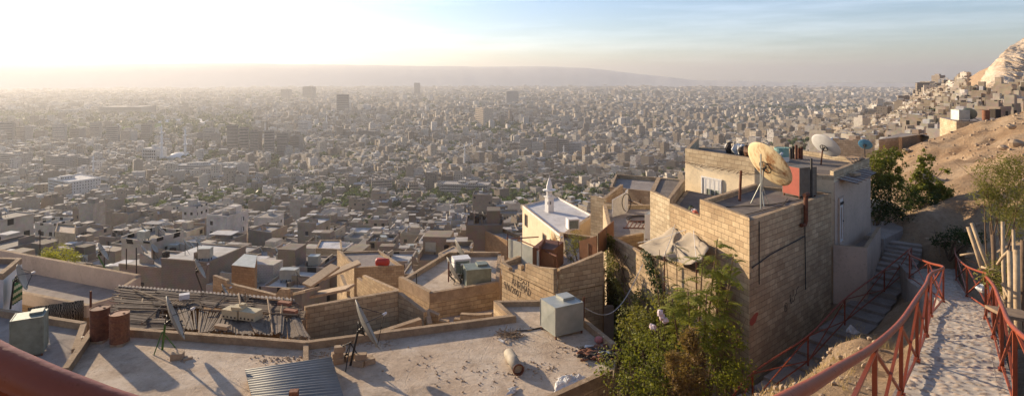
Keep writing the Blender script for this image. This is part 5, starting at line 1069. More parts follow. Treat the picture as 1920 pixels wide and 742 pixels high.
dish('little edge-on dish on the walled yard corner above the reed roof',(-15.3,38,-15),P(420,546,38),(.8,.4,.45),.5,'dish_grey',tripod=False)
# drums
def drum(X,Y,z,label,mat,r=.31,h=1.12,base=True,ribs=True):
    e=empty('drum',(X,Y,z),label,'drum'); b=.1 if base else 0; m=MB(); prof=[(r,0),(r,.02)]
    for k in range(1,4): prof+=[(r,h*k/4-.03),(r*1.04,h*k/4),(r,h*k/4+.03)]
    prof+=[(r,h-.03),(r*1.03,h),(r*.95,h+.001),(r*.95,h-.03)]; m.lathe((X,Y,z+b),prof,24,cap=True); m.build('drum_body',M[mat],e,False)
    m=MB(); m.lathe((X,Y,z+b+h-.028),[(r*.94,0),(r*.94,.012)],24); m.lathe((X+r*.5,Y,z+b+h-.016),[(.04,0),(.04,.03)],8); m.build('lid',M[mat if mat!='rust2' else 'rust2'],e)
    if base: m=MB(); m.box(X-.12,Y,z,.2,.55,.1,.2); m.box(X+.14,Y,z,.2,.55,.1,.1); m.build('brick_base',M['stone'],e)
    return e
drum(-15.45,22.0,zA,'taller dark rusty drum of the pair, left one','rust',.32,1.15); drum(-14.55,21.75,zA,'lighter rusty drum of the pair, right one with pale lid','rust2',.32,1.05)
def boxtank(X,Y,z,w,d,h,rot,label,mat='galv',leg=.12,hatch=True,brace=True,face=None,rib=False):
    e=empty('box_tank',(X,Y,z),label,'water tank'); c,s=math.cos(rot),math.sin(rot); g=lambda x,y,zz:Vector((X+x*c-y*s,Y+x*s+y*c,z+zz))
    m=MB(); m.box(X,Y,z+leg,w,d,h,rot); m.build('tank_body',M[mat],e)
    for a in (-1,1):
        for b in (-1,1): m=MB(); p=g(a*(w/2-.04),b*(d/2-.04),0); m.box(p.x,p.y,z,.06,.06,leg,rot); m.build('leg',M['rust'],e)
    if hatch: m=MB(); p=g(w*.22,d*.15,0); m.box(p.x,p.y,z+leg+h,w*.42,d*.5,.1,rot); m.build('hatch',M[mat],e)
    m=MB(); o=.012
    for q in (-1,1): m.beam(g(q*w/2,-d/2-o*0,leg),g(q*w/2,-d/2,leg+h),.035,.035); m.beam(g(q*w/2,d/2,leg),g(q*w/2,d/2,leg+h),.035,.035)
    for zz in (leg,leg+h): m.beam(g(-w/2,-d/2,zz),g(w/2,-d/2,zz),.03,.03); m.beam(g(-w/2,-d/2,zz),g(-w/2,d/2,zz),.03,.03); m.beam(g(w/2,-d/2,zz),g(w/2,d/2,zz),.03,.03)
    m.build('edge_strip',M[mat],e)
    if brace:
        m=MB(); cpt=g(0,-d/2-.03,leg+h/2)
        for a,b in ((-1,-1),(1,-1),(1,1),(-1,1)):
            pa,pb=g(a*w/2,-d/2-.002,leg+h/2+b*h/2),g(a*w/2,-d/2-.002,leg+h/2+b*h/2)
        crn=[g(-w/2,-d/2-.002,leg),g(w/2,-d/2-.002,leg),g(w/2,-d/2-.002,leg+h),g(-w/2,-d/2-.002,leg+h)]
        m.add(crn+[cpt],[(0,1,4),(1,2,4),(2,3,4),(3,0,4)]); crn=[g(-w/2-.002,d/2,leg),g(-w/2-.002,-d/2,leg),g(-w/2-.002,-d/2,leg+h),g(-w/2-.002,d/2,leg+h)]; m.add(crn+[g(-w/2-.03,0,leg+h/2)],[(0,1,4),(1,2,4),(2,3,4),(3,0,4)]); m.build('pressed_panel',M[mat],e)
    if face: 
        crn=[g(-w/2,-d/2-.012,leg),g(w/2,-d/2-.012,leg),g(w/2,-d/2-.012,leg+h),g(-w/2,-d/2-.012,leg+h)]
        m=MB(); m.prism([(g(-w/2,-d/2-.02,0))[:2],(g(w/2,-d/2-.02,0))[:2],(g(w/2,-d/2-.002,0))[:2],(g(-w/2,-d/2-.002,0))[:2]],z+leg,z+leg+h); m.build('front_panel',M[face],e)
    return e
boxtank(1.93,22.85,zA,1.25,1.1,1.05,.49,'square galvanised water tank with hatch standing on the big roof','galv',.14)
boxtank(-19.0,23.1,-10.97,1.0,.9,1.4,.5,'greenish grey box tank on the lower roof at bottom left','galv_green',.12)
e=boxtank(13.2,26.95,-5.57,.95,1.0,1.25,-1.2,'tall tank with a faded red front on the tall block house roof','tank_grey',.12,False,False,'red_paint'); 
m=MB(); m.beam(V3(13.42,26.3,-5.57),V3(13.42,26.3,-3.75),.07); tag(m.build('square_post',M['dark_metal']),'thin square post standing right in front of the red tank','post')
m=MB(); m.tube([kp(4.3,-6.35,.1),kp(4.55,-6.35,.14),kp(4.6,-6.2,.16),kp(4.6,-5.35,.16),kp(4.62,-5.1,.16)],.09,10); m.tube([kp(4.45,-5.1,.16),kp(4.85,-5.1,.16)],.085,10); tag(m.build('vent_pipe',M['rust']),'rusty elbow vent pipe fixed on the block wall under the red tank','pipe')
boxtank(8.25,33.0,-9.12,1.0,1.9,1.35,-.5,'tall pale box tank with a white end on the cement roof by the canvas','galv',.08,False,False,'white_paint')
m=MB(); m.tube([(8.0,32.0,-9.12),(8.0,32.0,-6.9)],.025,6); tag(m.build('thin_mast',M['galv']),'thin metal mast in front of the tall pale box tank','mast')
boxtank(-1.95,32.6,-11.72,1.35,1.2,1.0,.25,'blue-grey cistern with small lid left of the graffiti wall','galv_green',.1,True,False)
ac(-3.0,34.6,-11.72,1.1,.3,'white cooler box on the pale roof left of the blue-grey cistern')
ac(-2.2,38.3,-13.6,1.2,.1,'low white cooler behind the blue-grey cistern')
boxtank(51.2,67.0,-5.27,1.35,1.1,1.1,.1,'pale box tank on the small crest house','galv',.15,False,False)
drum(54.6,67.6,-5.24,'rusty drum at the end of the crest house roof','rust2',.36,1.15,False)
boxtank(55.9,67.9,-5.1,.75,.7,1.0,.2,'dark box beside the rusty drum on the crest house','dark_stuff',.1,False,False)
drum(15.3,33.3,-4.92,'pale green and white drum on the upper roof behind the rusty dish','green_paint',.39,.78,False)
m=MB(); m.lathe((15.3,33.3,-4.90),[(.402,0),(.402,.26)],24,cap=False); o=m.build('white_band',M['white_paint']); 
q=[x for x in bpy.data.objects if x.name.startswith('drum') and x.get('label','').startswith('pale green')][0]; o.parent=q; o.location=o.location-q.location
for k,px in enumerate((1483,1487,1493,1498,1503)):
    X,Y=XY(px,34.2+.2*(k%2)); m=MB(); m.tube([(X,Y,-4.92),(X,Y,-4.92+.62+.1*((k*7)%3))],.075,8); tag(m.build('flue_pipe',M['dark_stuff' if k<2 else 'rust']),['leftmost','second','third','fourth','rightmost'][k]+' of five short flue pipes standing right of the green drum','pipe','short flue pipes on the upper roof')
m=MB(); m.tube([(10.05,25.9,-5.57),(10.15,26.0,-4.25)],.06,8); tag(m.build('brown_pole',M['rust']),'short leaning rusty pole left of the large rusty dish','pole')
# junk along the upper parapet
CM=['white_cloth','dark_stuff','dark_stuff','cloth','door_brown','white_cloth','dark_stuff']
for k in range(15):
    px=1366+k*3.6; X,Y=XY(px,37.0-.35*k*.5); m=MB(); m.blob((X,Y,-4.92+.32),(.22+.08*(k%3),.25,.30+.08*(k%2)),9,j=.22); tag(m.build('junk_bundle',M[CM[k%7]]),('pale' if CM[k%7] in('white_cloth','cloth') else 'brown' if CM[k%7]=='door_brown' else 'dark')+' bundle in the row of junk at the back of the upper roof','bundle','bundles of junk along the upper parapet')
for k in range(5):
    m=MB(); a=V3(17.4+k*.28,29.9+k*.26,-4.5+.02*k); b=V3(18.6+k*.15,32.6+k*.12,-4.6); m.beam(a,b,.17,.04); tag(m.build('plank',M['wood']),['nearest','second','third','fourth','farthest'][k]+' grey plank lying over the right parapet of the upper roof','plank','planks on the upper roof')
for k in range(4): m=MB(); X,Y=XY(1296+k*2.6,26.6-.3*k); m.blob((X,Y,-6.32+.2),(.15,.15,.2),8); tag(m.build('plant_tin',M[('leaf_dark','dark_stuff','white_cloth','red_paint')[k]]),['dark tin with plant','black pot','white rag bundle','red pot'][k]+' on the terrace corner below the cream room','pot')
m=MB(); m.blob(PZ(1498,358,-5.45),(.09,.09,.08),8); tag(m.build('stone',M['white_paint']),'small white stone on the dark roof below the rusty dish','stone')
m=MB(); m.tube([V3(8.6,24.5,-5.54),V3(11,25.0,-5.54),V3(13.2,26.3,-5.54)],.02,5); m.tube([V3(9.2,23.2,-5.54),V3(11.5,24.9,-5.54),V3(12.3,26.2,-5.54)],.018,5); tag(m.build('roof_cable',M['dark_stuff']),'black cables lying across the dark roof of the tall block house','cable')
# big roof: sheet, chimney, pipe roll, bricks
c0,c1,c2,c3=PZ(459,693,-9.62),PZ(622,669,-9.62),PZ(652,770,-9.66),PZ(480,778,-9.66)
n=NT('grey corrugated sheet'); n.color(n.ramp(n.noise(.9,5),[(.3,(.19,.19,.175)),(.7,(.30,.30,.28))])); n.rough(.6); n.b.inputs['Metallic'].default_value=.2; M['sheet']=n.m
m=MB(); NC=120; vs=[]
for i in range(NC+1):
    v=i/NC
    for j,(a,b,c,d) in enumerate([(c0,c1,c3,c2)]):
        l=a.lerp(c,v); r_=b.lerp(d,v); h=.016*math.cos(v*2*PI*19)+(.02 if v>.5 else 0); z=Vector((0,0,h)); vs+=[l+z,l.lerp(r_,.5)+z+Vector((0,0,.02*math.sin(v*5))),r_+z]
m.add(vs,[(3*i+k,3*i+k+1,3*i+k+4,3*i+k+3) for i in range(NC) for k in (0,1)]); o=m.build('corrugated_sheet',M['sheet'],None,True); tag(o,'grey corrugated sheet over a low skylight at bottom centre','sheet'); sm=o.modifiers.new('t','SOLIDIFY'); sm.thickness=.006
m=MB(); ins=[c0.lerp((c0+c2)/2,.05),c1.lerp((c1+c3)/2,.05),c2.lerp((c0+c2)/2,.05),c3.lerp((c1+c3)/2,.05)]; ring(m,[(p.x,p.y) for p in ins],.12,zA,[.31]*4); tag(m.build('skylight_kerb',M['edge']),'low cement kerb carrying the grey corrugated sheet','kerb')
X,Y=XY(551,17.2); m=MB(); m.box(X,Y,-9.66,.24,.2,.42,.1); tag(m.build('brick_pier',M['rust2']),'small red brick pier standing on the grey corrugated sheet','pier')
e=empty('pipe_roll',(0,20,zA),'short fat metal pipe with rusty open end lying on the big roof','pipe'); a,b=V3(-.12,20.65,zA+.19),V3(.22,19.45,zA+.19); m=MB()
ax=(b-a).normalized(); L_=(b-a).length; m.lathe(a,[(.17,0),(.185,.02),(.185,L_*.5),(.19,L_*.52),(.185,L_*.54),(.185,L_),(.165,L_),(.165,L_-.12),(.01,L_-.12)],20,axis=ax,cap=True); m.build('pipe_body',M['tan_pipe'],e,True); m=MB(); m.lathe(a,[(.187,L_-.05),(.195,L_),(.150,L_+.003),(.150,L_-.1)],20,axis=ax,cap=False); m.build('rusty_rim',M['rust'],e,True)
rr=random.Random(11)
def brick(x,y,z,ro,lab,mat='stone',s=(.38,.2,.19)): m=MB(); m.box(x,y,z,s[0],s[1],s[2],ro,taper=.97); return tag(m.build('concrete_block',M[mat]),lab,'block','loose blocks around the middle dish stand')
LBk='broken block piled against the stand of the middle dish'
for (dx,dy,dz,ro) in ((-.45,.1,0,.3),(-.5,.12,.19,.5),(-.42,.15,.38,.2),(-.35,.35,0,.1),(.3,-.1,0,-.2),(.35,.0,.19,.1),(.62,.05,0,.6),(.5,.25,0,0.1),(-.15,.35,0,.9)): brick(-5.55+dx,20.2+dy,zA+dz,ro,LBk)
brick(-11.75,20.6,zA,.2,'single block lying on the big roof in front of the green-legged dish',s=(.4,.26,.22)); brick(-11.35,20.55,zA,.6,'thin stone beside the single block by the green-legged dish',s=(.3,.1,.08))
m=MB(); 
for k in range(700):
    a=rr.choice(((955,625,34,12),(1100,655,40,10),(700,640,60,12),(340,672,20,8),(900,700,160,30),(530,675,60,8),(1000,690,60,18),(600,665,40,8))); p=PZ(a[0]+rr.gauss(0,1)*a[2]*.5,a[1]+rr.gauss(0,1)*a[3]*.5,zA); s=rr.uniform(.01,.042)
    if p.y<15.3: continue
    m.blob((p.x,p.y,zA+s*.5),(s,s,s*.7),5,j=.3)
tag(m.build('roof_rubble',M['stone']),'scattered grit and small stones on the big roof',kind='stuff')
m=MB()
for k in range(60):
    p=PZ(955+rr.gauss(0,12),628+rr.gauss(0,4),zA+.04); a=rr.uniform(0,6.3); l=rr.uniform(.15,.4); m.beam(p,p+V3(math.cos(a)*l,math.sin(a)*l,rr.uniform(0,.15)),.018)
tag(m.build('twigs',M['wood']),'heap of dry twigs near the corner of the big roof',kind='stuff')
m=MB(); m.tube([PZ(1022,612,zA+.02),PZ(990,619,zA+.02),PZ(965,620,zA+.02)],.03,5); tag(m.build('roof_cable',M['dark_stuff']),'thin black pipe and wire running to the galvanised tank','cable')
m=MB(); m.tube([PZ(935,636,zA+.04),PZ(945,641,zA+.04)],.05,8); tag(m.build('bottle',M['white_cloth']),'small pale bottle lying below the twig heap','bottle')
e=empty('canister',PZ(1123,641,zA),'pink plastic canister by the right kerb of the big roof','canister'); p=PZ(1123,643,zA); M['pink']=m_plain('pink plastic',(.55,.20,.18),.5,.15,3,bump=0); m=MB(); m.blob(p+V3(0,0,.13),(.18,.13,.13),10,j=.04); m.build('canister_body',M['pink'],e,True); m=MB(); m.tube([p+V3(.14,0,.2),p+V3(.19,0,.25)],.03,6); m.build('cap',M['white_paint'],e)
m=MB(); cols=['dark_stuff','rust2','white_cloth','dark_stuff','cloth']
for q,mt in enumerate(('dark_stuff','rust2','white_cloth')):
    m=MB()
    for k in range(90 if q<2 else 12):
        p=PZ(1122+rr.gauss(0,16),662+rr.gauss(0,5.5),zA+.05); s=rr.uniform(.04,.12); m.blob(p+V3(0,0,s*.4),(s*1.4,s,s*.6),5,j=.4)
    tag(m.build('litter',M[mt]),['dark','rust-brown','white'][q]+' litter heaped where the shrubs meet the big roof',kind='stuff')
def cloth_heap(name,pts,mat,label,cat,amp=.12,seed=1):
    r=random.Random(seed); m=MB(); n=44; vs=[]; 
    for i in range(n+1):
        for j in range(n+1):
            u,v=i/n,j/n; p=pts[0]*(1-u)*(1-v)+pts[1]*u*(1-v)+pts[2]*u*v+pts[3]*(1-u)*v; h=amp*(math.sin(PI*u)*math.sin(PI*v))**.5*(.55+2.6*abs(float(fbm(np.array([u*4+seed]),np.array([v*4]),4,seed)[0]))+1.2*float(fbm(np.array([u*9]),np.array([v*9+seed]),3,seed+5)[0])); j_=float(fbm(np.array([u*3]),np.array([v*3]),2,seed+9)[0])*.5; vs.append(p+V3(j_,j_*.6,max(.0,h)+.01))
    m.add(vs,[(i*(n+1)+j,(i+1)*(n+1)+j,(i+1)*(n+1)+j+1,i*(n+1)+j+1) for i in range(n) for j in range(n)]); o=m.build(name,mat,None,True); o.modifiers.new('t','SOLIDIFY').thickness=.01; return tag(o,label,cat)
cloth_heap('white_sack',[PZ(1038,738,zA+.02),PZ(1098,722,zA+.05),PZ(1094,706,zA+.05),PZ(1046,708,zA+.02)],M['white_cloth'],'crumpled white sacks at the bottom kerb of the big roof','sack',.2,3)
cloth_heap('plastic_bag',[PZ(952,740,zA+.02),PZ(968,736,zA+.02),PZ(966,727,zA+.02),PZ(954,728,zA+.02)],M['white_cloth'],'small white plastic scrap at the bottom edge below the pipe','plastic bag',.08,5)
# cream concrete crates and bricks on the reed roof
def on_reed(u,v,h=.12): p=bil(u,v); return p+V3(0,0,h)
M['cream_block']=m_plain('cream cement',(.62,.52,.33),.9,.2,8)
for k,(u,v) in enumerate(((.66,.62),(.745,.64))):
    p=on_reed(u,v); e=empty('hollow_block',p,['left','right'][k]+' cream hollow cement box resting on the reed roof','block'); m=MB(); m.box(p.x,p.y,p.z,.78,.5,.36,-.3); m.build('block_body',M['cream_block'],e)
    for j in range(4):
        m=MB(); c,s=math.cos(-.3),math.sin(-.3); lx=-.28+j*.19; m.box(p.x+lx*c+.252*s,p.y+lx*s-.252*c,p.z+.05,.07,.02,.07,-.3); m.build('hole',M['dark_stuff'],e)
p=on_reed(.70,.62,.48); m=MB(); m.box(p.x-.1,p.y,p.z,.5,.4,.12,-.2); m.box(p.x+.05,p.y,p.z+.12,.2,.2,.1,-.2); tag(m.build('slab_piece',M['cream_block']),'flat cream slab stacked on the two hollow boxes','slab')
M['brick_red']=m_plain('red brick',(.38,.17,.10),.9,.3,8)
for k,(u,v) in enumerate(((.93,.2),(.95,.42),(.6,.93))):
    p=on_reed(u,v,.13); m=MB(); m.box(p.x,p.y,p.z,.6,.22,.14,-.3); tag(m.build('brick',M['brick_red' if k<2 else 'stone']),['upper red hollow brick at the right end of the reed roof','lower red hollow brick at the right end of the reed roof','pale stone at the front of the reed roof'][k],'brick')
p=on_reed(.36,.4,.16); m=MB()
for k in range(7): m.beam(p+V3(-.5+k*.16,-.35,0),p+V3(-.4+k*.16,.35,.03),.05,.03)
m.beam(p+V3(-.55,-.3,.03),p+V3(.6,-.28,.03),.05); m.beam(p+V3(-.5,.3,.03),p+V3(.65,.3,.03),.05); tag(m.build('wooden_pallet',M['wood']),'small slatted wooden frame lying on the reed roof','pallet')
m=MB(); p=on_reed(.40,.28,.2); m.box(p.x,p.y,p.z,.42,.3,.22,.5); tag(m.build('concrete_block',M['white_wall']),'pale block holding down the reed mats in the middle','block')
# striped curtain, cloth, posts
n=NT('striped curtain'); uv=n.uv(); sp=n.n('ShaderNodeSeparateXYZ'); n.l(uv,sp.inputs[0]); f=n.math('FRACT',n.math('MULTIPLY',sp.outputs[1],3.2)); n.color(n.mix(n.math('GREATER_THAN',f,.5),(.62,.60,.36),(.05,.16,.06))); M['stripe']=n.m
n=NT('patterned blanket'); v=n.n('ShaderNodeTexWave',wave_type='BANDS'); v.inputs['Scale'].default_value=5; v.inputs['Distortion'].default_value=9; v.inputs['Detail'].default_value=3; n.l(n.geo(),v.inputs[0]); n.color(n.ramp(v.outputs['Fac'],[(.4,(.03,.025,.02)),(.6,(.30,.23,.15))])); M['blanket']=n.m
def hang(name,a,b,zt,zb_,mat,label,cat):
    m=MB(); a=Vector(a);b=Vector(b); n_=14; t=(b-a); nr=Vector((t.y,-t.x)).normalized(); vs=[]
    for i in range(n_+1):
        p=a+t*i/n_+nr*.05*math.sin(i*1.9); vs+=[(p.x,p.y,zb_),(p.x,p.y,zt)]
    m.add(vs,[(2*i,2*i+2,2*i+3,2*i+1) for i in range(n_)]); o=m.build(name,mat,None,True); o.modifiers.new('t','SOLIDIFY').thickness=.01; return tag(o,label,cat)
hang('striped_curtain',(-23.85,28.0),(-24.05,28.75),-9.8,-11.0,M['stripe'],'green and cream striped curtain hanging beside the white wall','curtain')
hang('blanket',(-23.6,28.6),(-21.6,29.6),-11.35,-12.4,M['blanket'],'dark patterned blanket hung over the wall at left','blanket')
for k,(px,r0,r1,d,mt,lab) in enumerate(((170,545,612,22.9,'rust','rusty pipe post just left of the rusty drums'),(75,430,478,40,'dark_stuff','tall thin black post on the long bare parapet, leftmost'),(237,466,505,36,'dark_stuff','thin black post behind the long bare parapet, middle'),(256,464,516,34,'dark_stuff','thin black post at the end of the long bare parapet'),(196,482,500,37.5,'dark_stuff','short black post right of the dish on the parapet'),(1094,556,612,23.2,'rust','rusty pipe post right of the galvanised tank'),(781,512,532,31.5,'dark_metal','dark short mast with feet on the pale roof behind the yard'),(841,490,528,31.8,'rust','rusty post in front of the edge-on dish'),(460,548,572,26,'wood','upright stick at the top edge of the reed roof, left'),(548,545,566,26.2,'wood','upright stick at the right end of the reed roof'))):
    a,b=P(px,r1,d),P(px+rr.uniform(-1,1),r0,d); m=MB(); m.tube([a,b],.03 if mt!='rust' else .04,6); tag(m.build('post',M[mt]),lab,'post')
m=MB(); a=P(1094,575,23.2); b=P(1140,545,24); 
m.tube([a.lerp(P(1205,495,26),u)-V3(0,0,1.1*math.sin(PI*u)) for u in [i/14 for i in range(15)]],.016,5); tag(m.build('white_cable',M['white_cloth']),'pale cable sagging from the rusty post to the ivy wall','cable')
m=MB(); m.tube([PZ(185+i*9,608+(i%2)*1,-10.6) for i in range(4)],.03,5); m.tube([P(180,628,23.4),P(150,632,24)],.02,5); tag(m.build('pipe',M['dark_metal']),'thin dark pipe lying on the lower roof at bottom left','pipe')
e=empty('red_roof_tank',PZ(720,499,-16.9),'bright red round tank lying on the block house roof','water tank'); p=PZ(718,499,-16.9); M['bright_red']=m_plain('bright red paint',(.55,.05,.03),.5,.15,3,bump=0)
m=MB(); m.lathe(p+V3(-.55,0,.4),[(.05,-.08),(.32,0),(.36,.1),(.36,1.0),(.32,1.1),(.05,1.18)],14,axis=(1,-.2,0)); m.build('tank_body',M['bright_red'],e,True); m=MB(); m.box(p.x-.2,p.y,p.z,.1,.6,.12); m.box(p.x+.3,p.y,p.z,.1,.6,.12); m.build('cradle',M['dark_metal'],e)
for k in range(26):                                   # blocks dumped in the walled yard
    p=PZ(740+rr.gauss(0,16),606+rr.gauss(0,5),-13.1)
    if not(-9<p.x<-5 and 24.5<p.y<28.6): continue
    m=MB(); m.blob(p+V3(0,0,.08),(rr.uniform(.08,.22),.14,.12),6,j=.3); tag(m.build('stone',M['stone']),'loose stone in the rubble of the walled yard','stone','loose stones in the walled yard')
# ------------------------------------------------------------------ path, stairs, railings
LB_=[(-2.6,1.9,-1.25),(-1.0,1.15,-1.57),(-.1,1.25,-1.85),(.6,1.95,-2.22),(1.47,3.0,-2.62),(2.34,4.2,-3.1),(3.71,6,-3.77),(5.24,7.9,-4.32),(6.49,9.4,-4.58),(7.98,11.3,-5.03),(9.82,13.75,-5.66),(12.5,17,-6.57),(14.2,20,-7.4),(16.6,24.5,-8.5),(19.4,28.5,-9.4)]
RB_=[(-.5,-2.2,-1.3),(.6,-1.4,-1.6),(1.6,-.2,-2.0),(2.4,1.0,-2.25),(3.2,2.3,-2.6),(4.2,3.8,-3.15),(5.2,5.4,-3.75),(6.3,7.35,-4.18),(7.6,9.1,-4.58),(9.2,11.2,-5.03),(10.9,13.5,-5.62),(12.9,15.9,-6.4),(15.2,19.6,-7.4),(18.4,24.3,-8.5),(21.3,28.2,-9.3)]
def crv(pts,n):                                             # Catmull-Rom
    out=[]; p=[Vector(q) for q in pts]
    for i in range(len(p)-1):
        a,b,c,d=p[max(i-1,0)],p[i],p[i+1],p[min(i+2,len(p)-1)]
        for k in range(n): t=k/n; out.append(.5*((2*b)+(c-a)*t+(2*a-5*b+4*c-d)*t*t+(3*b-a-3*c+d)*t**3))
    out.append(p[-1]); return out
Lc=crv(LB_,36); Rc=crv(RB_,36)
LA=np.array([v[:] for v in Lc]); RA_=np.array([v[:] for v in Rc]); nW=46
lam=np.linspace(-.04,1.04,nW)[None,:,None]; G=LA[:,None,:]*(1-lam)+RA_[:,None,:]*lam
# refine lengthwise
ii=np.linspace(0,len(LA)-1,len(LA)*2); G=np.stack([np.stack([np.interp(ii,np.arange(len(LA)),G[:,j,k]) for k in range(3)],-1) for j in range(nW)],1)
X,Y=G[...,0],G[...,1]; cs=.13; gx,gy=np.floor(X/cs),np.floor(Y/cs); best=np.full(X.shape,9.); 
hs=lambda a,b,k:((np.sin(a*127.1+b*311.7+k*74.7)*43758.5453)%1)
for dx in (-1,0,1):
    for dy in (-1,0,1):
        a,b=gx+dx,gy+dy; cx_=(a+.5+(hs(a,b,1)-.5)*.8)*cs; cy_=(b+.5+(hs(a,b,2)-.5)*.8)*cs; rr_=cs*(.22+.26*hs(a,b,3)); el=1+.6*(hs(a,b,5)-.5)
        d=np.sqrt(((X-cx_)*el)**2+((Y-cy_)/el)**2)/rr_; d=np.where(hs(a,b,4)<.3,9,d); best=np.minimum(best,d)
st=np.clip(1-best**2,0,1)**.5; arc=np.cumsum(np.r_[0,np.hypot(*np.diff(G[:,nW//2,:2],axis=0).T)])[:,None]
G[...,2]+=st*.02+fbm(X*5,Y*5,3,41)*.02-.02; 
G[...,2]-=((arc/2.3)%1-.5)*.02                            # shallow steps
i_=np.arange(X.size).reshape(X.shape); f_=np.stack([i_[:-1,:-1],i_[:-1,1:],i_[1:,1:],i_[1:,:-1]],-1).reshape(-1,4); sf=(st.ravel()[f_].mean(1)>.28)
vv=hs(np.round(X/cs),np.round(Y/cs),7).ravel()[f_[:,0]][:,None]
fc=np.where(sf[:,None],np.array([.40,.31,.23])*(.7+.6*vv),np.array([.43,.375,.31])*(.85+.25*vv))
o=mkmesh('cobbled_path',G.reshape(-1,3),f_[:,::-1] if True else f_,m_attr('cobbled path',.9,.35,2.5),smooth=True,fcol=fc,loc=(0,0,0)); tag(o,'cobbled ramp path descending between red railings',kind='structure')
m=MB()
for A in (LA,RA_):
    for a,b in zip(A[::12],A[12::12]): m.wall(a,b,(a[2]-.9,b[2]-.9),(a[2]-.02,b[2]-.02),.2)
for a,b,c,d in zip(LA[:-12:12],LA[12::12],RA_[12::12],RA_[:-12:12]): m.prism([a[:2],b[:2],c[:2],d[:2]],[a[2]-.9,b[2]-.9,c[2]-.9,d[2]-.9],[a[2]-.16,b[2]-.16,c[2]-.16,d[2]-.16])
o=m.build('path_kerb',M['roof_grey']); tag(o,kind='structure')
def railing(label,pts,height=1.0,top=.042,post=.05,bar=.03,skip=(),name='railing',n=8,foot=True):
    e=empty(name,pts[0],label,'railing'); P_=[Vector(p) for p in pts]; U=Vector((0,0,1)); tops=[p+U*height for p in P_]
    m=MB(); m.tube(crv(tops,n),top,12); m.build('top_rail',M['red_rail'],e,True)
    idx=[i for i in range(len(P_)) if i not in skip]
    for i in idx:
        m=MB(); p=P_[i]; nx=P_[min(i+1,len(P_)-1)]-P_[max(i-1,0)]; ro=math.atan2(nx.y,nx.x); m.box(p.x,p.y,p.z-.1,post,post,height+.1-top*.5,ro); m.build('post',M['red_rail'],e)
        if foot: m=MB(); m.box(p.x,p.y,p.z+.0,post*2.6,post*2.0,.03,ro); m.build('foot_plate',M['red_rail'],e)
    for a,b in zip(idx[:-1],idx[1:]):
        A,B=P_[a],P_[b]; 
        m=MB(); seg=[P_[k]+U*.07 for k in range(a,b+1)]; 
        for s0,s1 in zip(seg[:-1],seg[1:]): m.beam(s0,s1,bar,bar*1.3)
        m.build('lower_rail',M['red_rail'],e)
        off=(B-A).cross(U).normalized()*bar*.55
        for (s0,s1,sg) in ((A+U*.07,B+U*(height-.03),1),(A+U*(height-.03),B+U*.07,-1)): m=MB(); m.beam(s0+off*sg,s1+off*sg,bar*1.15,bar*.9); m.build('brace',M['red_rail'],e)
    return e
railing('red railing on the left side of the cobbled path, passing the viewer',LB_,1.0,.036,.046,.028,skip=(0,2,4,5),n=10)
railing('red railing on the right side of the cobbled path',RB_,1.0,.031,.046,.028,skip=(0,2,4),n=10)
# lower stairs along the block house wall
SR=[(6.6,18.2,-11.35),(8,19.5,-10.9),(10.9,21.6,-10.6),(13.9,24.5,-10.35),(17.2,27.1,-10.0),(19.4,28.5,-9.4)]
railing('dark red railing along the lower stairs under the block house',SR,1.0,.03,.045,.028,n=6,foot=False)
m=MB(); S0=Vector((7.3,19.2,0)); path=[(7.0,19.6,-11.6),(8.6,20.6,-11.4),(9.7,21.3,-11.2),(15.6,26.25,-10.35),(19.6,29.9,-9.2),(20.6,31.2,-8.75)]
pts=crv(path,8); tot=0
for k in range(len(pts)-1):
    a,b=pts[k],pts[k+1]; t=(b-a); t.z=0
    if t.length<.05: continue
    t.normalize(); nr=Vector((t.y,-t.x,0))*.95; 
    if True:
        z=(round(a.z/.13))*.13; pl=[a-nr*.62,b-nr*.62,b+nr,a+nr]; m.prism([p[:2] for p in pl],z-1.2,z)
o=m.build('lower_stairs',M['roof_grey']); tag(o,'shaded cement stairs climbing along the block house wall',kind='structure')
m=MB(); m.wall((19.0,28.6),(16.9,24.9),-10.8,(-9.2,-8.4),.28); tag(m.build('retaining_wall',M['roof_grey']),'low cement retaining wall where the two paths meet','wall')
# ------------------------------------------------------------------ rock cliff on the right skyline
sx_=np.linspace(0,1,420); sy_=np.linspace(0,1,220); U_,V_=np.meshgrid(sx_,sy_)
pxc=1800+U_*575; dC=256+60*U_-10*V_
rowtop=np.interp(pxc,[1800,1828,1842,1862,1880,1902,1920,1960,2040,2400],[205,170,140,114,95,82,70,50,20,-60]); rowbot=np.interp(pxc,[1815,1850,1920,2000,2400],[212,212,225,230,260])
row=rowbot+(rowtop-rowbot)*V_**.85; dC=dC+V_**1.2*75; Xc=(pxc-CX)/F*dC; Zc=-(row-YH)/F*dC
rg=(np.abs(fbm(Xc/14+Zc/30,Zc/16-Xc/50,6,51))*-20+fbm(Xc/7,Zc/5,6,57)*8+np.abs(fbm(Xc/3.5+Zc/6,Zc/2.5,4,59))*-7+np.abs(fbm(Xc/11-Zc/9,Zc/30,4,63))*-9)*np.clip(V_*6,0,1)
Gc=np.stack([Xc+rg*.5,dC-rg*-1.0,Zc+fbm(Xc/9,dC/9,4,61)*4*np.clip(V_*3,0,1)],-1)
Gc=np.concatenate([Gc,Gc[-1:]+np.array([30,60,-40.])],0)
i_=np.arange(Gc.shape[0]*Gc.shape[1]).reshape(Gc.shape[:2]); f_=np.stack([i_[:-1,:-1],i_[:-1,1:],i_[1:,1:],i_[1:,:-1]],-1).reshape(-1,4)
n=NT('pale cliff rock'); g=n.geo(); mpn=n.n('ShaderNodeMapping'); mpn.inputs['Rotation'].default_value=(0,.6,0); mpn.inputs['Scale'].default_value=(.3,.3,1.6); n.l(g,mpn.inputs[0])
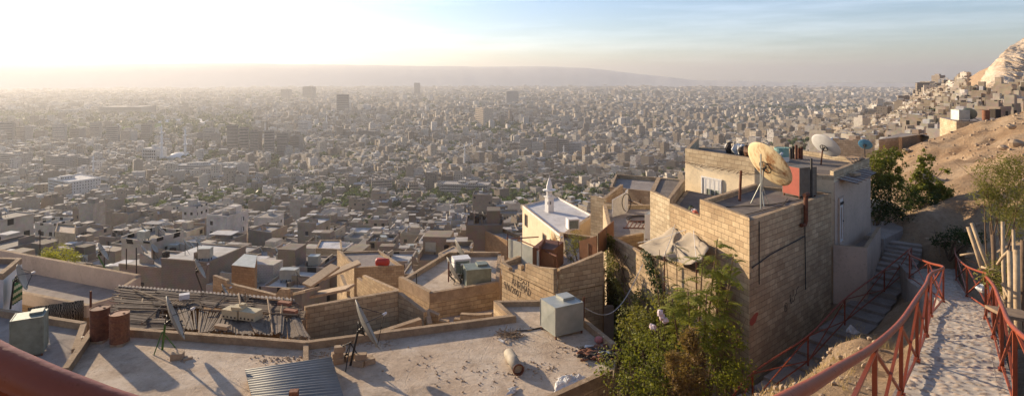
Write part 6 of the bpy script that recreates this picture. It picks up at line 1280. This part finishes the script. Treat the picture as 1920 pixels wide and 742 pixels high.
a=n.ramp(n.noise(.22,8,mpn.outputs[0],.7),[(.35,(.42,.31,.21)),(.5,(.64,.51,.37)),(.7,(.74,.62,.48))]); n.color(a); n.bump(n.noise(.5,9,mpn.outputs[0],.75),1.0,1.5); M['cliff']=n.m
tag(mkmesh('rock_cliff',Gc.reshape(-1,3),f_,M['cliff'],smooth=False,loc=(0,0,0)),kind='structure')
# ------------------------------------------------------------------ plants
RR=random.Random(77)
def leaf(mb,p,nrm,s,rnd,w=.45):
    a=Vector((rnd.gauss(0,1),rnd.gauss(0,1),rnd.gauss(0,.7)-.2)); a=(a-nrm*a.dot(nrm)*.7).normalized(); b=a.cross(nrm).normalized(); mb.add([p-a*s*.5,p+b*s*w*.5+nrm*s*.08,p+a*s*.5,p-b*s*w*.5+nrm*s*.08],[(0,1,2,3)])
def foliage(mb,lumps,n,s,rnd,shell=.55,w=.5):                # lumps: (centre, (rx,ry,rz)); each split in small tufts
    tot=sum(r[0]*r[1]*r[2] for c,r in lumps)**1.0
    for c,r in lumps:
        c=Vector(c); k=max(20,int(n*(r[0]*r[1]*r[2])/tot)); tuf=[]
        for q in range(max(5,k//28)):
            v=Vector((rnd.gauss(0,1),rnd.gauss(0,1),rnd.gauss(0,1))).normalized()*rnd.uniform(shell,1.08); tuf.append(Vector((v.x*r[0],v.y*r[1],v.z*r[2])))
        for q in range(k):
            t=rnd.choice(tuf); g=Vector((rnd.gauss(0,1),rnd.gauss(0,1),rnd.gauss(0,1)))*.13*min(1.0,(r[0]+r[2])*.5+.25); p=c+t+g; nn=(t.normalized()+Vector((rnd.gauss(0,.5),rnd.gauss(0,.5),rnd.gauss(0,.5)+.3))).normalized(); leaf(mb,p,nn,s*rnd.uniform(.6,1.35),rnd,w)
def plant(name,label,cat,base,lumps,n,s,mat,stems=(),r0=.06,seed=1,w=.5,shell=.55,stemmat='bark'):
    rnd=random.Random(seed); e=empty(name,base,label,cat); b=Vector(base)
    m=MB()
    for c,r in lumps:
        c=Vector(c); mid=b.lerp(c,.45)+Vector((rnd.uniform(-.15,.15),rnd.uniform(-.15,.15),(c.z-b.z)*.12)); m.tube([b+Vector((rnd.uniform(-.08,.08),rnd.uniform(-.08,.08),-.1)),mid,c],[r0,r0*.6,r0*.25],6)
        for q in range(5): v=Vector((rnd.gauss(0,1)*r[0],rnd.gauss(0,1)*r[1],rnd.gauss(0,1)*r[2]))*.55; m.tube([c.lerp(mid,.3),c+v],[r0*.3,r0*.1],5)
    m.build('trunk' if cat=='tree' else 'stem',M[stemmat],e); m=MB(); foliage(m,lumps,n,s,rnd,shell,w); m.build('crown' if cat=='tree' else 'foliage',M[mat],e); return e
def L_(px,row,d,rx,rz,ry=None): return (P(px,row,d),(rx,ry or rx*.8,rz))
# shrub mass below the ivy wall
plant('flowering_shrub','large dark green flowering shrub filling the yard at bottom centre','shrub',(4.4,18.6,-12.8),[L_(1160,690,18.6,.75,.6),L_(1205,655,19.0,.95,.7),L_(1185,715,18.0,.8,.8),L_(1235,640,19.8,.7,.6),L_(1250,690,18.6,.8,.9),L_(1290,640,19.6,.6,.7),L_(1215,735,17.6,1.0,.7),L_(1330,650,19.2,.5,.7)],4600,.10,'leaf_mid',seed=3,w=.55)
plant('climber','bright climbing plant heaped below the ivy wall','climber',(6.2,21.2,-12.8),[L_(1150,505,27.6,.25,.55),L_(1163,545,26.6,.35,.6),L_(1180,575,25.4,.4,.5),L_(1205,560,24.6,.35,.35),L_(1170,620,24.5,.4,.5),L_(1190,600,22.8,.6,.7),L_(1228,578,22.4,.6,.5),L_(1258,560,22.0,.6,.5),L_(1180,630,22.4,.5,.7),L_(1285,575,21.4,.6,.6),L_(1215,620,21.8,.7,.6)],5200,.11,'leaf_olive',seed=5,w=.6)
M['petal']=m_plain('pale pink petals',(.72,.58,.58),.8,.1,9,bump=0)
for k,(px,row) in enumerate(((1238,586),(1241,594),(1224,613),(1247,600))):
    p=P(px,row,18.9); e=empty('rose_bloom',p,['top pale pink bloom above the flowering shrub','second pale pink bloom just under the top one','lower left pale pink bloom over the shrub','small pale pink bloom right of the others'][k],'flower'); m=MB(); m.blob(p,(.11,.11,.11),8,j=.3); m.build('petals',M['petal'],e); m=MB(); m.tube([p-V3(0,0,.08),p-V3(.05,-.1,.8)],.012,5); m.build('stem',M['bark'],e)
# ivy on the wall
def ivy_leaves(m,rnd,n,a,b,top,f):
    a=Vector(a);b=Vector(b);t=b-a;nr=Vector((t.y,-t.x)).normalized()
    for k in range(n):
        u=rnd.random(); z=rnd.uniform(-13.3,top+.15)
        if rnd.random()>f(u,z): continue
        p=a+t*u+nr*rnd.uniform(.03,.28); leaf(m,Vector((p.x,p.y,z)),(Vector((nr.x,nr.y,.35))+Vector((rnd.gauss(0,.4),rnd.gauss(0,.4),rnd.gauss(0,.3)))).normalized(),rnd.uniform(.07,.13),rnd,.75)
e=empty('ivy',(5.3,28.5,-13.4),'ivy climbing over the left end of the long block wall','ivy'); m=MB(); rnd=random.Random(9)
def f1(u,z):
    lim=-8.3-3.4*max(0,(u-.05)); w_=.5+.5*math.sin(u*23+z*4.1)*math.sin(z*3.3+u*9); 
    if u>.3 and z>-9.0-(u-.3)*5.2: return .02
    return .95*w_+.35 if z>-12.9 or rnd.random()<.5 else .1
ivy_leaves(m,rnd,7500,I0,I1,-8.25,f1)
def f2(u,z):
    w_=.5+.5*math.sin(u*19+z*3.1)*math.sin(z*2.9+u*7); return (.9*w_+.1) if z<-9.8-u*.9 else 0.
ivy_leaves(m,rnd,6000,I1,I2,-8.2,f2); m.build('foliage',M['leaf_olive'],e); m=MB()
for k in range(9):
    u0=rnd.uniform(0,.5); pts_=[]; a=Vector(I0);b=Vector(I1); nr=Vector(((b-a).y,-(b-a).x)).normalized()
    for q in range(7): p=a+(b-a)*min(.98,max(.02,u0+.07*q*rnd.uniform(-.6,1.2)))+nr*.04; pts_.append((p.x,p.y,-13.3+q*.78))
    m.tube(pts_,[.03-.003*q for q in range(7)],5)
m.build('stem',M['bark'],e)
e=empty('ivy',(6.4,25.6,-9),'narrow strand of dark creeper hanging down the wall below the canvas','ivy'); m=MB()
def f3(u,z): return .9 if abs(u-(.35-.22*(z+8.4)))<.13 and z>-11.0 else 0
ivy_leaves(m,rnd,9000,I1,I2,-8.05,f3); m.build('foliage',M['leaf_dark'],e)
m=MB(); m.tube([(6.1,26.3,-8.0),(6.35,25.7,-9.4),(6.6,25.0,-10.9)],.02,5); m.build('stem',M['bark'],e)
# tree of heaven: feathery compound leaves
def frond(m,p,d,Lf,rnd,droop=.5):
    d=d.normalized(); s=d.cross(Vector((0,0,1)));  s=s.normalized() if s.length>.05 else Vector((1,0,0)); prev=p; n=9
    for i in range(1,n+1):
        u=i/n; q=p+d*Lf*u+Vector((0,0,-droop*Lf*u*u)); t=(q-prev).normalized(); up=s.cross(t)
        for sg in (-1,1):
            ll=Lf*.30*(1-.45*abs(u-.45)); a=(s*sg+t*.35+Vector((0,0,-.25))).normalized(); w=t*ll*.19; c=q
            m.add([c,c+a*ll*.5+w,c+a*ll,c+a*ll*.5-w],[(0,1,2,3)])
        prev=q
def heaven(label,base,tips,nf,Lf,mat,seed,r0=.06):
    rnd=random.Random(seed); e=empty('feathery_tree',base,label,'tree'); b=Vector(base); t=MB(); m=MB()
    for (tp,k) in tips:
        tp=Vector(tp); mid=b.lerp(tp,.55)+Vector((rnd.uniform(-.1,.1),0,.1)); t.tube([b,mid,tp],[r0,r0*.6,r0*.25],7)
        for q in range(k):
            u=rnd.uniform(.0,1)**1.4; p=tp.lerp(mid,u*.75); a=rnd.uniform(0,2*PI); frond(m,p,Vector((math.cos(a),math.sin(a),rnd.uniform(.0,.7))),Lf*rnd.uniform(.7,1.15),rnd,rnd.uniform(.3,.75))
    t.build('trunk',M['bark'],e); m.build('crown',M[mat],e); return e
heaven('feathery bright green tree in front of the tall block house',(6.2,19.6,-12.8),[(P(1345,448,20.4),26),(P(1318,480,20.2),20),(P(1375,480,20.6),20),(P(1355,510,20.0),22),(P(1290,545,19.6),26),(P(1260,560,19.4),22),(P(1325,550,19.2),22),(P(1370,535,20.2),12),(P(1350,590,19.4),14)],30,.72,'leaf_bright',21,.07)
heaven('slender young tree with sparse feathery leaves against the canvas',(5.8,21.0,-12.8),[(P(1248,470,21.4),6),(P(1268,462,21.8),6),(P(1226,480,21.6),5),(P(1236,468,21.5),4)],10,.5,'leaf_olive',22,.04)
# brown conifer
def conifer(label,px,rowtop_,rowbot_,d,R,n,seed):
    a=P(px,rowtop_,d); b=P(px,rowbot_,d); rnd=random.Random(seed); e=empty('conifer',(b.x,b.y,-12.8),label,'tree'); H=a.z+12.8; m=MB(); m.tube([(b.x,b.y,-12.9),(a.x,a.y,a.z)],[.09,.015],6); br=[]
    for k in range(n//75):
        u=rnd.random()**.85; z=-12.6+H*u*.97; r=R*(1-u)**.65*rnd.uniform(.55,1.15)+.08; an=rnd.uniform(0,2*PI); o=Vector((b.x+(a.x-b.x)*u,b.y,z)); tp=o+Vector((math.cos(an)*r,math.sin(an)*r,r*rnd.uniform(.25,.9))); m.tube([o,tp],[.02,.006],4); br.append((o,tp,r))
    m.build('trunk',M['bark'],e); m=MB()
    for o,tp,r in br:
        for q in range(75):
            v=rnd.random()**.6; p=o.lerp(tp,v)+Vector((rnd.gauss(0,.07),rnd.gauss(0,.07),rnd.gauss(0,.07))); dr=((tp-o).normalized()+Vector((rnd.gauss(0,.6),rnd.gauss(0,.6),rnd.gauss(0,.6)))).normalized(); s_=rnd.uniform(.07,.15); sd=dr.cross(Vector((rnd.gauss(0,1),rnd.gauss(0,1),1))).normalized()*s_*.16; m.add([p-dr*s_*.5,p+sd,p+dr*s_*.5,p-sd],[(0,1,2,3)])
    m.build('crown',M['leaf_brown'],e)
conifer('brown drying conifer at the bottom of the yard',1292,625,800,17.6,1.05,8000,4)
conifer('shorter brown conifer tip left of the taller one',1262,672,800,17.3,.7,3500,5)
plant('shrub','yellow-green leafy shrub at the foot of the block house corner','shrub',(7.0,18.6,-12.2),[L_(1345,665,18.8,.55,.6),L_(1375,625,19.2,.4,.6),L_(1365,700,18.4,.7,.5),L_(1320,720,18.0,.6,.5),L_(1392,690,18.9,.35,.4)],1900,.10,'leaf_bright',seed=6,w=.6)
plant('shrub','small yellow-green bush growing among the brown doors','shrub',(3.6,30,-10.2),[L_(1075,462,29.8,.4,.5),L_(1084,448,30.4,.4,.4),L_(1068,480,29.2,.3,.3)],1100,.08,'leaf_olive',seed=8)
plant('shrub','round green bush behind the long bare parapet at left','shrub',(-31.5,42,-15),[L_(105,478,42,1.0,.7),L_(122,484,41,.9,.6),L_(90,484,42,.7,.5)],2600,.11,'leaf_bright',seed=10)
plant('potted_plant','little dark plant beside the blue-grey cistern','plant',(-2.9,33.0,-11.7),[(V3(-2.85,33.0,-11.35),(.25,.25,.3))],260,.07,'leaf_dark',seed=12)
# trees on the earth bank behind the cream house
plant('bushy_tree','left bushy green tree beside the cream house on the earth bank','tree',(20.8,35.0,-8.6),[L_(1648,335,34,.8,.6),L_(1680,345,34,.7,.5),L_(1655,300,34.5,.75,.5),L_(1675,290,34.5,.6,.45),L_(1640,310,33.8,.4,.5),L_(1690,312,34,.4,.35),L_(1665,325,34.2,.7,.4)],4200,.14,'leaf_mid',seed=13,r0=.05,w=.65)
plant('bushy_tree','middle broad-leaved tree with upright shoots on the earth bank','tree',(23.8,35.5,-8.0),[L_(1735,298,35,.35,.6),L_(1730,325,35,.5,.4),L_(1748,345,35,.6,.35),L_(1722,345,35,.55,.4),L_(1770,322,35.4,.3,.15),L_(1762,360,34.8,.7,.4)],2200,.17,'leaf_mid',seed=14,r0=.05,w=.75)
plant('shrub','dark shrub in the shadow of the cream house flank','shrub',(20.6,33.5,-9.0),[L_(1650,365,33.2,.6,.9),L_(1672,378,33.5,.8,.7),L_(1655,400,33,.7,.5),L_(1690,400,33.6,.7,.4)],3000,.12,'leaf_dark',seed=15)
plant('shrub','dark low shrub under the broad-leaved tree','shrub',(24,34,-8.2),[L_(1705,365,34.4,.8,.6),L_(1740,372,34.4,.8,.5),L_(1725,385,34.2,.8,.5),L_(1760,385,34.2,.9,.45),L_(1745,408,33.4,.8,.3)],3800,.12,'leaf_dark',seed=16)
plant('olive_tree','loose many-stemmed olive green tree at the right edge','tree',(15.9,19.4,-7.3),[L_(1860,330,19.2,.55,.45),L_(1890,310,19.6,.5,.4),L_(1845,365,19.0,.4,.35),L_(1880,370,19,.6,.4),L_(1915,335,19.6,.5,.5),L_(1868,400,18.8,.5,.25),L_(1905,385,19.2,.45,.35),L_(1850,345,18.8,.35,.3)],6500,.075,'leaf_olive',seed=17,r0=.035,w=.4)
plant('olive_tree','smaller dense olive bush under the right edge tree','tree',(18.3,21.5,-7.0),[L_(1905,425,20.6,.5,.4),L_(1920,400,21,.5,.5)],2200,.075,'leaf_olive',seed=18,r0=.03,w=.4)
plant('shrub','dark undergrowth by the end of the path','shrub',(21.2,28.5,-8.9),[L_(1800,440,28,.7,.3),L_(1770,452,28.6,.6,.3),L_(1830,450,26,.7,.3)],1800,.10,'leaf_dark',seed=19)
plant('shrub','ochre dry weeds beside the right railing','shrub',(12.6,13.6,-5.9),[L_(1868,500,14,.35,.25),L_(1880,520,13,.4,.3),L_(1862,520,14.5,.3,.2)],1500,.06,'leaf_olive',seed=20)
for k,(px,row,d) in enumerate(((1655,525,19),(1662,560,16),(1648,548,17.5),(1670,540,17))):                                # dry grass tufts
    p=P(px,row,d); X,Y=p.x,p.y; z=tz(X,Y); e=empty('dry_grass_tuft',(X,Y,z),['tallest tuft of dry straw grass on the bank left of the path','tuft of dry grass nearest the left railing','small dry tuft at the left of the tallest one','dry tuft right behind the tallest one'][k],'grass tuft'); m=MB()
    for q in range(170): a=RR.uniform(0,6.3); o_=Vector((RR.gauss(0,.22),RR.gauss(0,.22),0)); h=RR.uniform(.35,.95)*(1.2 if k==0 else .8); b=Vector((X,Y,z))+o_; tp=b+Vector((math.cos(a)*h*.35,math.sin(a)*h*.35,h)); sd=Vector((math.sin(a),-math.cos(a),0))*.007; m.add([b-sd,b+sd,tp],[(0,1,2)])
    m.build('blades',M['straw'],e)
m=MB()                                                        # grass and stones over the banks
for k in range(9000):
    t=RR.random(); Y=RR.uniform(4.5,24); X=Y*RR.uniform(.33,.62)-.4
    lx=np.interp(Y,[p[1] for p in LB_[3:]],[p[0] for p in LB_[3:]])
    if X>lx-.15 or X<lx-4.5+.0*Y: continue
    if Y>17.5 and X<Y*.40+.6: continue
    if RR.random()>.25+.75*(fbm(np.array([X*.8]),np.array([Y*.8]),3,91)[0]>-.04): continue
    z=tz(X,Y)+float(bumps(np.array([X]),np.array([Y]))[0]); a=RR.uniform(0,6.3); h=RR.uniform(.05,.17); sd=Vector((math.sin(a),-math.cos(a),0))*.006; b=Vector((X,Y,z-.01)); tp=b+Vector((math.cos(a)*h*.7,math.sin(a)*h*.7,h)); m.add([b-sd,b+sd,tp],[(0,1,2)])
tag(m.build('dry_grass',M['straw']),'short dry grass on the bank',kind='stuff')
m=MB()
for k in range(2200):
    if k%2: X=RR.uniform(4,20); Y=X/.62*RR.uniform(1.0,1.5)
    else: X=RR.uniform(16,60); Y=RR.uniform(20,60)
    z=tz(X,Y)+float(bumps(np.array([X]),np.array([Y]))[0]); s=RR.uniform(.02,.06 if X<20 else .09)*(1+Y/45)
    lx=np.interp(Y,[p[1] for p in LB_[3:]],[p[0] for p in LB_[3:]]); rx=np.interp(Y,[p[1] for p in RB_[3:]],[p[0] for p in RB_[3:]])
    if Y<29 and lx-.1<X<rx+.15: continue
    if 20<Y<37 and X<Y*.62+.3 and X>Y*.3 and Y>22: continue
    m.blob((X,Y,z+s*.2),(s,s*RR.uniform(.6,1),s*.7),5,j=.35)
tag(m.build('loose_stones',M['stone']),'loose stones strewn over the banks',kind='stuff')
for k,(px,row,d,s) in enumerate(((1612,420,35,.5),(1640,555,18.5,.4),(1905,290,40,.55),(1880,300,42,.35),(1700,268,56,.35),(1895,255,50,.4))):
    p=P(px,row,d); z=tz(p.x,p.y); m=MB(); m.blob((p.x,p.y,z+s*.25),(s,s*.8,s*.6),10,j=.18,rnd=RR); tag(m.build('boulder',M['stone']),['boulder by the white garden wall','pale boulder among the dry grass left of the path','largest boulder on the upper right slope','boulder left of the largest on the upper right slope','boulder on the crest by the brown wall','boulder near the crest at far right'][k],'boulder')
for k,(px,row) in enumerate(((1598,622),)):
    X,Y=XY(px,22.5); z=tz(X,Y); cloth_heap('plastic_bag',[V3(X-.2,Y-.15,z+.12),V3(X+.15,Y-.2,z+.12),V3(X+.2,Y+.2,z+.14),V3(X-.15,Y+.15,z+.14)],M['white_cloth'],'crumpled white plastic bag lying in the shaded ditch','plastic bag',.2,8)
# poles and canes at the right edge
e0=[(1822,418,1862,520,13.5,.045,'wood','long pale pole leaning left over the railing'),(1815,425,1842,505,14,.05,'wood','short thick pole leaning at far left of the bundle'),(1833,475,1846,505,14,.035,'wood','short stake between the two leaning poles'),(1862,440,1868,560,13,.05,'bark','upright knotty pole in the middle of the bundle'),(1880,415,1888,560,12.5,.04,'wood','thin upright cane right of the knotty pole'),(1893,470,1893,600,11.5,.055,'wood','thick upright pole near the right rail'),(1906,468,1910,612,11,.06,'wood','thickest upright pole at the right edge'),(1900,430,1906,560,12.5,.035,'wood','thin cane behind the thickest pole'),(1870,495,1892,470,12,.03,'wood','crossing stick low in the bundle'),(1840,500,1876,508,13,.03,'wood','horizontal stick tied low across the bundle'),(1918,450,1912,600,11.5,.05,'bark','dark pole cut by the right picture edge'),(1885,560,1915,470,11.8,.03,'wood','slanting cane crossing the upright poles'),(1800,478,1835,474,19,.035,'wood','horizontal pole lying behind the railing end'),(1878,530,1905,545,11.8,.03,'wood','short crossbar between two thick poles')]
M['pale_wood']=m_plain('pale pole wood',(.50,.38,.24),.85,.35,8,c2=(.32,.22,.13))
for px0,r0,px1,r1,d,r,mt,lab in e0:
    a=P(px1,r1+ (40 if r1>540 else 0),d); b=P(px0,r0,d+.3); q=Vector((RR.uniform(-.03,.03),0,0)); m=MB(); m.tube([a,a.lerp(b,.5)+q,b],[r,r*.92,r*.85],9); tag(m.build('wooden_pole',M['pale_wood' if mt=='wood' else 'bark'],None,True),lab,'pole')
p=P(1905,590,9.6); m=MB(); m.beam(P(1880,578,10.2),P(1925,600,9.2),.5,.05); tag(m.build('board',M['wood']),'flat board lying under the poles by the right rail','board')
p=P(1850,540,14.5); m=MB(); m.blob(P(1846,541,14.6),(.2,.14,.1),8); tag(m.build('pale_bag',M['white_cloth']),'pale bag lying behind the right railing','bag')
m=MB()
m.tube([P(1752,430,30),P(1764,480,28.5)],.03,6); tag(m.build('post',M['wood']),'thin leaning post at the dark end of the path','post')

for o in bpy.data.objects:
    if '_o' in o: del o['_o']
